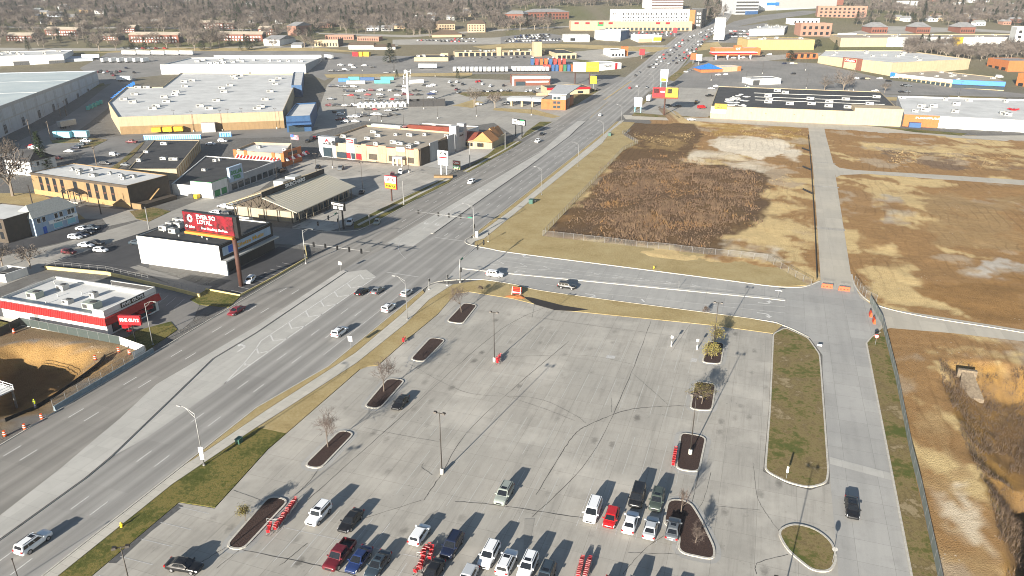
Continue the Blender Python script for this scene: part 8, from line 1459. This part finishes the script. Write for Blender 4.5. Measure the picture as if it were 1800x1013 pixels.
for px, py, c, k, lab in [(147, 405, 'silver', 'sedan', 'silver sedan at the far end of the dark row by the blue house'), (163, 403, 'slate', 'sedan', 'slate sedan parked second from the far end by the blue house'), (154, 411, 'black', 'sedan', 'black sedan in the middle of the row by the blue house'), (144, 416, 'navy', 'sedan', 'navy sedan next to the white hatchback by the blue house'), (133, 420, 'white', 'hatch', 'white hatchback at the near end of the row by the blue house'), (122, 446, 'maroon', 'hatch', 'maroon hatchback parked in the shade across from the row'), (152, 434, 'white', 'sedan', 'white sedan parked between maroon hatchback and black car'), (170, 430, 'black', 'sedan', 'black sedan parked behind the white sedan in the shade'), (178, 443, 'white', 'hatch', 'white hatchback parked apart in the shaded dark car park'), (241, 430, 'slate', 'sedan', 'slate car at the corner of the music shop'), (33, 417, 'silver', 'sedan', 'silver sedan tucked behind the blue house'), (24, 400, 'maroon', 'suv', 'maroon SUV tucked behind the silver sedan'), (440, 496, 'white', 'hatch', 'white hatchback parked under the red billboard'), (663, 393, 'sage', 'sedan', 'pale green car parked by the black shoe board sign')]: fcar(px, py, c, k, (RT + R(8)) if px < 430 else TO + .3, '', lab)
rr = random.Random(12); cc_ = ['white', 'black', 'grey', 'silver', 'white', 'red', 'navy']
def lanepts(a, b_, n): return [(a[0] + (b_[0] - a[0]) * i / n + rr.uniform(-2, 2), a[1] + (b_[1] - a[1]) * i / n) for i in range(n)]
for px, py, c, lab in [(1055, 204, 'white', 'white sedan driving past the end of the avenue median'), (1107, 156, 'red', 'red sedan waiting at the second junction'), (1120, 153, 'white', 'white sedan waiting beside the red sedan at the junction'), (1137, 155, 'grey', 'grey sedan waiting by the white box trailer'), (1117, 134, 'black', 'black sedan crossing the second junction'), (1124, 128, 'grey', 'grey sedan just beyond the second junction')]: fcar(px, py, c, 'sedan', ANG_U + R(4), '', lab)
for a, b_, n in (((1141, 119), (1205, 68), 12), ((1148, 120), (1222, 62), 11), ((1176, 113), (1235, 70), 9), ((1190, 112), (1250, 62), 11), ((1200, 108), (1240, 75), 8), ((1215, 66), (1262, 46), 8), ((1232, 66), (1268, 50), 7), ((1245, 66), (1275, 46), 6)):
 for px, py in lanepts(a, b_, n): fcar(px, py, rr.choice(cc_), rr.choice(['sedan', 'suv']), ANG_U - R(8), 'in the dense traffic far up the avenue')
for y0, x0, x1, n in ((70, 895, 960, 12), (67, 905, 968, 12), (64, 915, 970, 11), (74, 890, 985, 16), (72, 960, 1000, 7)):
 for i in range(n): fcar(x0 + (x1 - x0) * i / n, y0 - (x0 + (x1 - x0) * i / n - 890) * .02, rr.choice(['blue', 'white', 'silver', 'black', 'navy', 'white']), rr.choice(['sedan', 'suv']), ANG_U + .5, 'on the dealership lot')
for y0 in (58, 61, 64):
 for i in range(14): fcar(1088 + i * 7 + rr.uniform(-1, 1), y0, rr.choice(cc_), rr.choice(['sedan', 'suv']), ANG_U, 'in front of the long peach discount store')
for y0, x0, n in ((72, 735, 12), (74, 775, 10), (69, 800, 6)):
 for i in range(n): fcar(x0 + i * 6.5, y0, rr.choice(cc_), 'sedan', ANG_U + .2, 'outside the hotel')
for i in range(14): fcar(1285 + (i % 5) * 8 + rr.uniform(-2, 2), 56 + (i // 5) * 5, rr.choice(cc_), 'suv', RT, 'on the lot beside the blank white pylon')
for i in range(12): fcar(845 + i * 13 + rr.uniform(-3, 3), 103 + rr.uniform(-2, 3), rr.choice(cc_), 'sedan', ANG_U + .3, 'before the cream strip mall')
lotcars('in the car park of the cream red signed store', P_('1378,113,n 1393,113,w 1398,113,t 1394,131,k 1498,138,k 1506,139,w 1516,140,k 1524,140,t 1546,139,w 1572,138,w 1582,138,w 1562,144,k 1590,152,k 1596,153,g 1538,161,w 1585,163,k 1594,163,g 1212,125,g 1262,133,w 1275,132,w 1206,128,s 1268,102,k 1290,103,w 1305,103,w 1340,100,k 1352,97,w'), RT + R(20)); lotcars('on the back cross street', P_('1609,172,k 1612,178,w 1316,156,w 1259,153,w'), RT); lotcars('on the electronics store lot', P_('1250,157,w 1247,170,k 1168,190,g 1175,188,k 1190,189,k 1215,212,w'), RT + R(30))
fcar(1233, 191, 'red', 'van', RT + R(40), '', 'red van parked by the corner of the electronics store'); fcar(1224, 182, 'black', 'van', ANG_U, '', 'black van parked in the shadow of the billboard'); fcar(1756, 137, 'white', 'van', RT, '', 'long white van parked by the orange workshop')
for px in (216, 228, 240, 252, 262, 275, 290): fcar(px, 86, rr.choice(cc_), 'sedan', RT, 'along the road below the row houses')
for px, py in ((172, 128), (178, 126), (183, 129), (190, 127), (197, 131), (205, 128), (212, 127), (200, 134), (222, 121), (236, 129)): fcar(px, py, rr.choice(['white', 'black', 'navy', 'maroon', 'silver']), rr.choice(KI), ANG_U + .6, 'by the end wall of the blue grey warehouse')
# ================================================================== trees of the distance
def crown_mat(name, a_, b_, c_):
 k = NT(name); o = k.n('ObjectInfo'); n = k.noise(.45, 4)
 col = k.mix(o.outputs['Random'], a_, b_); col = k.mix(k.val(n, .4, .7, 0, .7), col, c_); k.out(col, .95, .1)
crown_mat('bare_crown', (.125, .105, .09), (.085, .07, .062), (.20, .17, .14)); crown_mat('conifer_crown', (.022, .042, .018), (.035, .05, .02), (.012, .022, .011)); crown_mat('pale_bark', (.27, .23, .185), (.15, .125, .10), (.22, .18, .145))
def far_proto(seed, kind):
 rr = random.Random(seed); t, c = MB(), MB()
 if kind == 'bare':
  t.tube([(0, 0, -1), (rr.uniform(-.2, .2), rr.uniform(-.2, .2), 4.2)], [.38, .26], 5); tips = []
  for k in range(8):
   a_ = k * .8 + rr.random(); d = Vector((math.cos(a_) * .8, math.sin(a_) * .8, rr.uniform(.7, 1.6))).normalized(); p = Vector((0, 0, rr.uniform(2.2, 4.2))); q = p + d * rr.uniform(3, 5.5); t.tube([p, p.lerp(q, .5) + Vector((0, 0, .3)), q], [.17, .11, .05], 4)
   for j in range(5): e = rnd_dir(rr, d, .75); e.z = abs(e.z) * .8 + .12; r_ = p.lerp(q, rr.uniform(.45, 1)) + e * rr.uniform(1.6, 3); t.tube([p.lerp(q, .6), r_], [.09, .03], 3); tips.append((r_, e))
  for p, e in tips:
   for _ in range(13):
    d = rnd_dir(rr, e, .9); ln = rr.uniform(.8, 2.0); w_ = rr.uniform(.07, .16); x = d.orthogonal().normalized() * w_; s = p + Vector((rr.gauss(0, .75), rr.gauss(0, .75), rr.gauss(0, .6))); c.add([s - x, s + x, s + d * ln], [(0, 1, 2)])
 else:
  hh = 13 if kind == 'conifer' else 8; t.tube([(0, 0, -1), (0, 0, hh * .85)], [.3, .08], 5)
  for _ in range(900):
   z = rr.uniform(.08, 1) ** .9; R_ = (1 - z) * 3.3 + .15 if kind == 'conifer' else 3.2 * math.sqrt(max(0, 1 - (2 * z - 1) ** 2)) + .1
   a_ = rr.uniform(0, 6.283); r_ = R_ * (rr.uniform(.55, 1.05)); p = Vector((r_ * math.cos(a_), r_ * math.sin(a_), z * hh)); d = Vector((math.cos(a_), math.sin(a_), rr.uniform(-.5, .3))).normalized(); x = d.cross(Vector((0, 0, 1))).normalized() * rr.uniform(.2, .45); ln = rr.uniform(.5, 1.1); c.add([p - x, p + x, p + d * ln + x * .3, p + d * ln - x * .3], [(0, 1, 2, 3)])
 return t.mesh('trunk', MATS['pale_bark' if kind == 'bare' else 'bark']), c.mesh('crown', MATS['bare_crown' if kind == 'bare' else 'conifer_crown'])
PB = [far_proto(100 + i, 'bare') for i in range(6)]; PC = [far_proto(200 + i, 'conifer') for i in range(2)]; PO = [far_proto(300 + i, 'round') for i in range(2)]
def ftree(px, py, kind, s, label, group=None):
 p = W(px, py); t = empty('conifer_tree' if kind != 'bare' else 'bare_tree', (p.x, p.y, p.z - .1), rr.uniform(0, 6), label, 'tree', group); tm, cm = rr.choice({'bare': PB, 'conifer': PC, 'round': PO}[kind]); sz = s * rr.uniform(.85, 1.15); t.scale = (sz, sz, sz * rr.uniform(.9, 1.1)); link('trunk', tm, t); link('crown', cm, t); return t
ftree(78, 302, 'conifer', 1.1, 'tall dark conifer beside the white house'); ftree(686, 110, 'conifer', 1.15, 'large conifer beside the cream shop with black roof').scale = (2.2, 2.2, 1.3)
ftree(22, 345, 'bare', 1.35, 'large bare tree standing before the white house'); ftree(5, 300, 'bare', 1.2, 'rusty bare tree beside the yellow tank'); ftree(54, 472, 'bare', .62, 'small bare tree behind the white bin enclosure'); ftree(5, 470, 'bare', .6, 'small bare tree beyond the white bin enclosure'); ftree(130, 372, 'bare', .4, 'low bare bush before the tan office'); ftree(834, 188, 'bare', 1.2, 'large bare tree on the tan lawn by the bank'); ftree(870, 190, 'bare', .9, 'smaller bare tree in the bank car park')
ftree(1449, 160, 'bare', .85, 'bare spreading tree behind the black roof, nearer the white block'); ftree(1482, 161, 'bare', 1.2, 'largest bare spreading tree behind the black roof'); ftree(1555, 163, 'bare', .7, 'small bare tree by the grass strip of the back street'); ftree(1388, 108, 'round', 1.1, 'bushy evergreen beside the brick annex'); ftree(1437, 82, 'round', 1.0, 'bushy evergreen at the corner of the yellow hall'); ftree(1468, 90, 'conifer', .7, 'small dark conifer before the tan hall'); ftree(805, 140, 'conifer', .6, 'small conifer by the trailer row'); ftree(698, 137, 'conifer', .5, 'small conifer beside the tall mast')
BLOCK = [(0, 91, 560, 130), (560, 76, 1010, 240), (80, 52, 140, 66), (228, 61, 318, 77), (385, 60, 465, 75), (553, 60, 700, 90), (110, 30, 135, 38), (345, 42, 415, 52), (12, 62, 60, 74), (760, 40, 860, 70), (885, 18, 1002, 42), (1000, 13, 1242, 60), (455, 70, 535, 86), (865, 55, 1010, 80), (1140, -20, 1240, 20), (690, 66, 880, 80), (500, 46, 525, 64), (66, 20, 110, 30)]
def free(px, py): return not any(a < px < c and b_ < py < d for a, b_, c, d in BLOCK)
cand = []
rr = random.Random(77); yv = 90.0
while yv > -9:
 st = 13.5 * (yv + 55) / 130
 x = -30 + rr.uniform(0, st)
 while x < 1150:
  px, py = x + rr.uniform(-3, 3), yv + rr.uniform(-1.5, 1.5)
  thin = .72 if py < 30 else (.85 if py < 52 else (.6 if py < 76 else .3))
  if 60 < px < 180 and 18 < py < 60: thin *= .55
  if px > 840 and py > 10: thin *= .75
  if (px < 980 or py < 12) and free(px, py) and rr.random() < thin: cand.append((px, py))
  x += st * rr.uniform(.8, 1.3)
 yv -= 3.4 * (yv + 45) / 90
for _ in range(460):   # woods on the right
 px = rr.uniform(1480, 1830); py = rr.uniform(-8, 47)
 if py > 30 and px < 1660: continue
 if 1575 < px < 1615 and -5 < py < 16: continue
 if 1520 < px < 1560 and py > 25: continue
 cand.append((px, py))
cand += [(rr.uniform(1236, 1278), rr.uniform(2, 30)) for _ in range(26)] + [(rr.uniform(1240, 1262), rr.uniform(30, 44)) for _ in range(6)] + [(rr.uniform(1500, 1660), rr.uniform(36, 46)) for _ in range(14)]
belt = []
for _ in range(110):
 px = rr.uniform(1590, 1830); lo_, hi_ = 84 + (px - 1590) * .02, 100 + max(0, px - 1640) * .12
 if px > 1725: hi_ = min(hi_, 106)
 belt.append((px, rr.uniform(lo_, min(hi_, 116))))
belt.sort(key=lambda q: -q[1]); cand.sort(key=lambda q: -q[1])
def kindof(): u_ = rr.random(); return 'bare' if u_ < .80 else ('conifer' if u_ < .9 else 'round')
KN_ = {'bare': 'bare tree', 'conifer': 'dark conifer', 'round': 'round evergreen'}
HS = [(o.location.copy(), o['label']) for o in COL.objects if o.parent is None and o.get('category') in ('house', 'building') and not o.get('group') and o.location.y > 560 and len(o['label'].split()) < 13]
def near_label(p): return min(HS, key=lambda q: (q[0] - p).length)[1]
for px, py in belt[:80]: ftree(px, py, 'bare', .95, 'bare tree in the dense belt between tan hall and workshops', 'bare trees of the dense belt')
ind = cand[:195]; rest = cand[195:] + belt[80:]
for px, py in ind:
 k = kindof(); right = px > 1300; nb = near_label(W(px, py)); lb = f'{KN_[k]} near the {nb}'; ftree(px, py, k, 1.0 if k != 'bare' else rr.uniform(.8, 1.5), lb, lb)
# the remaining far wood reads as one mass: joined into one object
def mesh_np(me):
 v = np.empty(len(me.vertices) * 3, np.float32); me.vertices.foreach_get('co', v); return v.reshape(-1, 3), [tuple(p.vertices) for p in me.polygons]
NPB = [(mesh_np(a_), mesh_np(c_)) for a_, c_ in PB[:4]]; NPC = [(mesh_np(a_), mesh_np(c_)) for a_, c_ in PC]
def joined(name, pts, label, pick, mats):
 V, Fs, MI = [], [], []; off = 0
 for px, py in pts:
  p = W(px, py); s = rr.uniform(.85, 1.3); a_ = rr.uniform(0, 6.28); ca, sa = math.cos(a_) * s, math.sin(a_) * s
  for mi, (v, f) in enumerate(pick(rr)):
   w_ = np.empty_like(v); w_[:, 0] = v[:, 0] * ca - v[:, 1] * sa + p.x; w_[:, 1] = v[:, 0] * sa + v[:, 1] * ca + p.y; w_[:, 2] = v[:, 2] * s + p.z; V.append(w_)
   Fs += [tuple(i + off for i in q) for q in f]; MI += [mi] * len(f); off += len(v)
 me = bpy.data.meshes.new(name); me.from_pydata(np.concatenate(V).tolist(), [], Fs); [me.materials.append(MATS[m]) for m in mats]; me.polygons.foreach_set('material_index', MI); return tag(link(name, me), label, 'woodland', None, 'stuff')
joined('woodland', [q for q in rest if rr.random() < .9], 'far bare woodland covering the upper hillsides', lambda r_: NPB[r_.randrange(4)], ['pale_bark', 'bare_crown'])
joined('evergreens', [q for q in rest if rr.random() < .22], 'far dark evergreens scattered through the hillside woods', lambda r_: NPC[r_.randrange(2)], ['bark', 'conifer_crown'])
# ================================================================== dry weeds and brush on the bare land
def gzv(x, y):
 i, j = np.clip(np.searchsorted(xs, x) - 1, 0, len(xs) - 2), np.clip(np.searchsorted(ys, y) - 1, 0, len(ys) - 2); tx, ty = (x - xs[i]) / (xs[i + 1] - xs[i]), (y - ys[j]) / (ys[j + 1] - ys[j])
 return (GZ[j, i] * (1 - tx) + GZ[j, i + 1] * tx) * (1 - ty) + (GZ[j + 1, i] * (1 - tx) + GZ[j + 1, i + 1] * tx) * ty
def weeds(name, label, polys, dens, hmin, hmax, wd, m, seed, keep=None, wob=1):
 r_ = np.random.default_rng(seed); V, Fs = [], []
 for poly in polys:
  X = np.array([q[0] for q in poly]); Y = np.array([q[1] for q in poly]); n = int(dens * abs(area([(a_, b_) for a_, b_ in zip(X, Y)])) / 2)
  x = r_.uniform(X.min(), X.max(), n * 2); y = r_.uniform(Y.min(), Y.max(), n * 2); ok = inpoly(x + 16 * (vnoise(x, y, 16, 7) - .5) * wob, y + 16 * (vnoise(x, y, 16, 8) - .5) * wob, poly) & (vnoise(x, y, 6, seed) > (keep or .42)); x, y = x[ok][:n], y[ok][:n]
  if wob: ok = r_.random(len(x)) < np.clip(edist(x, y, poly) / 9, .12, 1) * np.clip((vnoise(x, y, 11, seed + 3) - .3) * 4, .15, 1); x, y = x[ok], y[ok]
  for px_, py_, z_, hn in zip(x, y, gzv(x, y), .45 + 1.3 * np.clip((vnoise(x, y, 9, seed + 5) - .3) * 2, 0, 1)):
   z = z_ - .03; h_ = r_.uniform(hmin, hmax) * hn; k = len(V)
   for j in range(3):
    a_ = r_.uniform(0, 6.28); dx, dy = math.cos(a_) * wd, math.sin(a_) * wd; lx, ly = r_.normal(0, .4, 2) * h_; ox, oy = r_.normal(0, .12, 2); V += [(px_ - dx + ox, py_ - dy + oy, z), (px_ + dx + ox, py_ + dy + oy, z), (px_ + lx + ox, py_ + ly + oy, z + h_)]; Fs.append((k + 3 * j, k + 3 * j + 1, k + 3 * j + 2))
 me = bpy.data.meshes.new(name); me.from_pydata(V, [], Fs); me.materials.append(MATS[m]); return tag(link(name, me), label, 'weeds', None, 'stuff')
mat('weed_brown', (.22, .145, .085), .95, col2=(.08, .05, .032), scale=.35); mat('weed_rust', (.30, .16, .055), .95, col2=(.19, .11, .05), scale=.3); mat('weed_straw', (.42, .31, .14), .95, col2=(.25, .17, .08), scale=.4); mat('brush', (.15, .105, .07), .95, col2=(.06, .04, .028), scale=.8)
weeds('dry_weeds', 'dark brown dry weeds covering the fenced field', [PX(SCRUB)], 4.2, .25, 1.1, .08, 'weed_brown', 5, .30); weeds('rusty_weeds', 'rust coloured dry weeds in patches of the fenced field', [PX(SCRUB), PX([(1150, 260), (1235, 250), (1210, 285), (1090, 290)])], 1.3, .3, 1.2, .08, 'weed_rust', 9, .60); weeds('straw_weeds', 'straw coloured weeds along the edges of the bare land', [PX([(1100, 232), (1420, 226), (1424, 250), (1250, 240), (1190, 262), (1110, 258)]), PX([(1330, 310), (1425, 300), (1428, 400), (1345, 392)]), PX([(1545, 258), (1800, 270), (1800, 302), (1560, 290)]), PX([(1262, 445), (1270, 410), (1330, 398), (1335, 420)])], .8, .15, .5, .06, 'weed_straw', 13, .45)
weeds('gully_brush', 'tangled dark brush filling the eroded gully', [[Vector((q[0], q[1], 0)) for q in GUL]], 7, .2, .85, .03, 'brush', 21, .42, 0); weeds('gully_straw', 'brown dead stalks among the gully brush', [[Vector((q[0], q[1], 0)) for q in GUL]], .8, .2, .7, .03, 'weed_brown', 22, .52, 0); weeds('bank_weeds', 'brown weeds along the lip of the gully', [PX([(1640, 640), (1655, 668), (1690, 760), (1735, 870), (1765, 1010), (1740, 1010), (1715, 880), (1672, 770), (1640, 700)])], 5, .15, .6, .05, 'weed_brown', 23, .5)
# culvert headwall and rubble chute at the head of the gully
p = UV(151.5, 48.2); mat('rubble', (.22, .175, .12), .95, col2=(.11, .085, .06), scale=2.2, bump=.8); t = empty('culvert', (*W(1700, 652).xy, 0), ANG_U, 'concrete culvert headwall with a rubble chute at the head of the gully', 'culvert'); q = MB(); q.box(-.6, .2, -1.7, 1.7, -1.5, .35); q.build('headwall', MATS['rubble'], t); q = MB(); q.hexa([(-6.5, -2.2, -3.4), (-.6, -1.0, -.8), (-.6, 1.0, -.8), (-6.5, 2.2, -3.4)], [(-6.5, -2.2, -2.6), (-.6, -1.0, -.1), (-.6, 1.0, -.1), (-6.5, 2.2, -2.6)]); q.build('rubble_chute', mat('rubble', (.24, .20, .15), .95, col2=(.12, .10, .075), scale=2.2, bump=.8), t)
# thin winter haze over the whole place
m = bpy.data.materials.new('haze'); m.use_nodes = True; m.node_tree.nodes.clear(); o_ = m.node_tree.nodes.new('ShaderNodeOutputMaterial'); v_ = m.node_tree.nodes.new('ShaderNodeVolumePrincipled'); v_.inputs['Density'].default_value = .00008; v_.inputs['Color'].default_value = (.88, .92, 1, 1); m.node_tree.links.new(v_.outputs[0], o_.inputs['Volume'])
q = MB(); q.box(-3700, 3500, -140, 3300, -12, 150); tag(q.build('haze', m), 'thin pale winter haze over the town', 'haze', None, 'stuff')
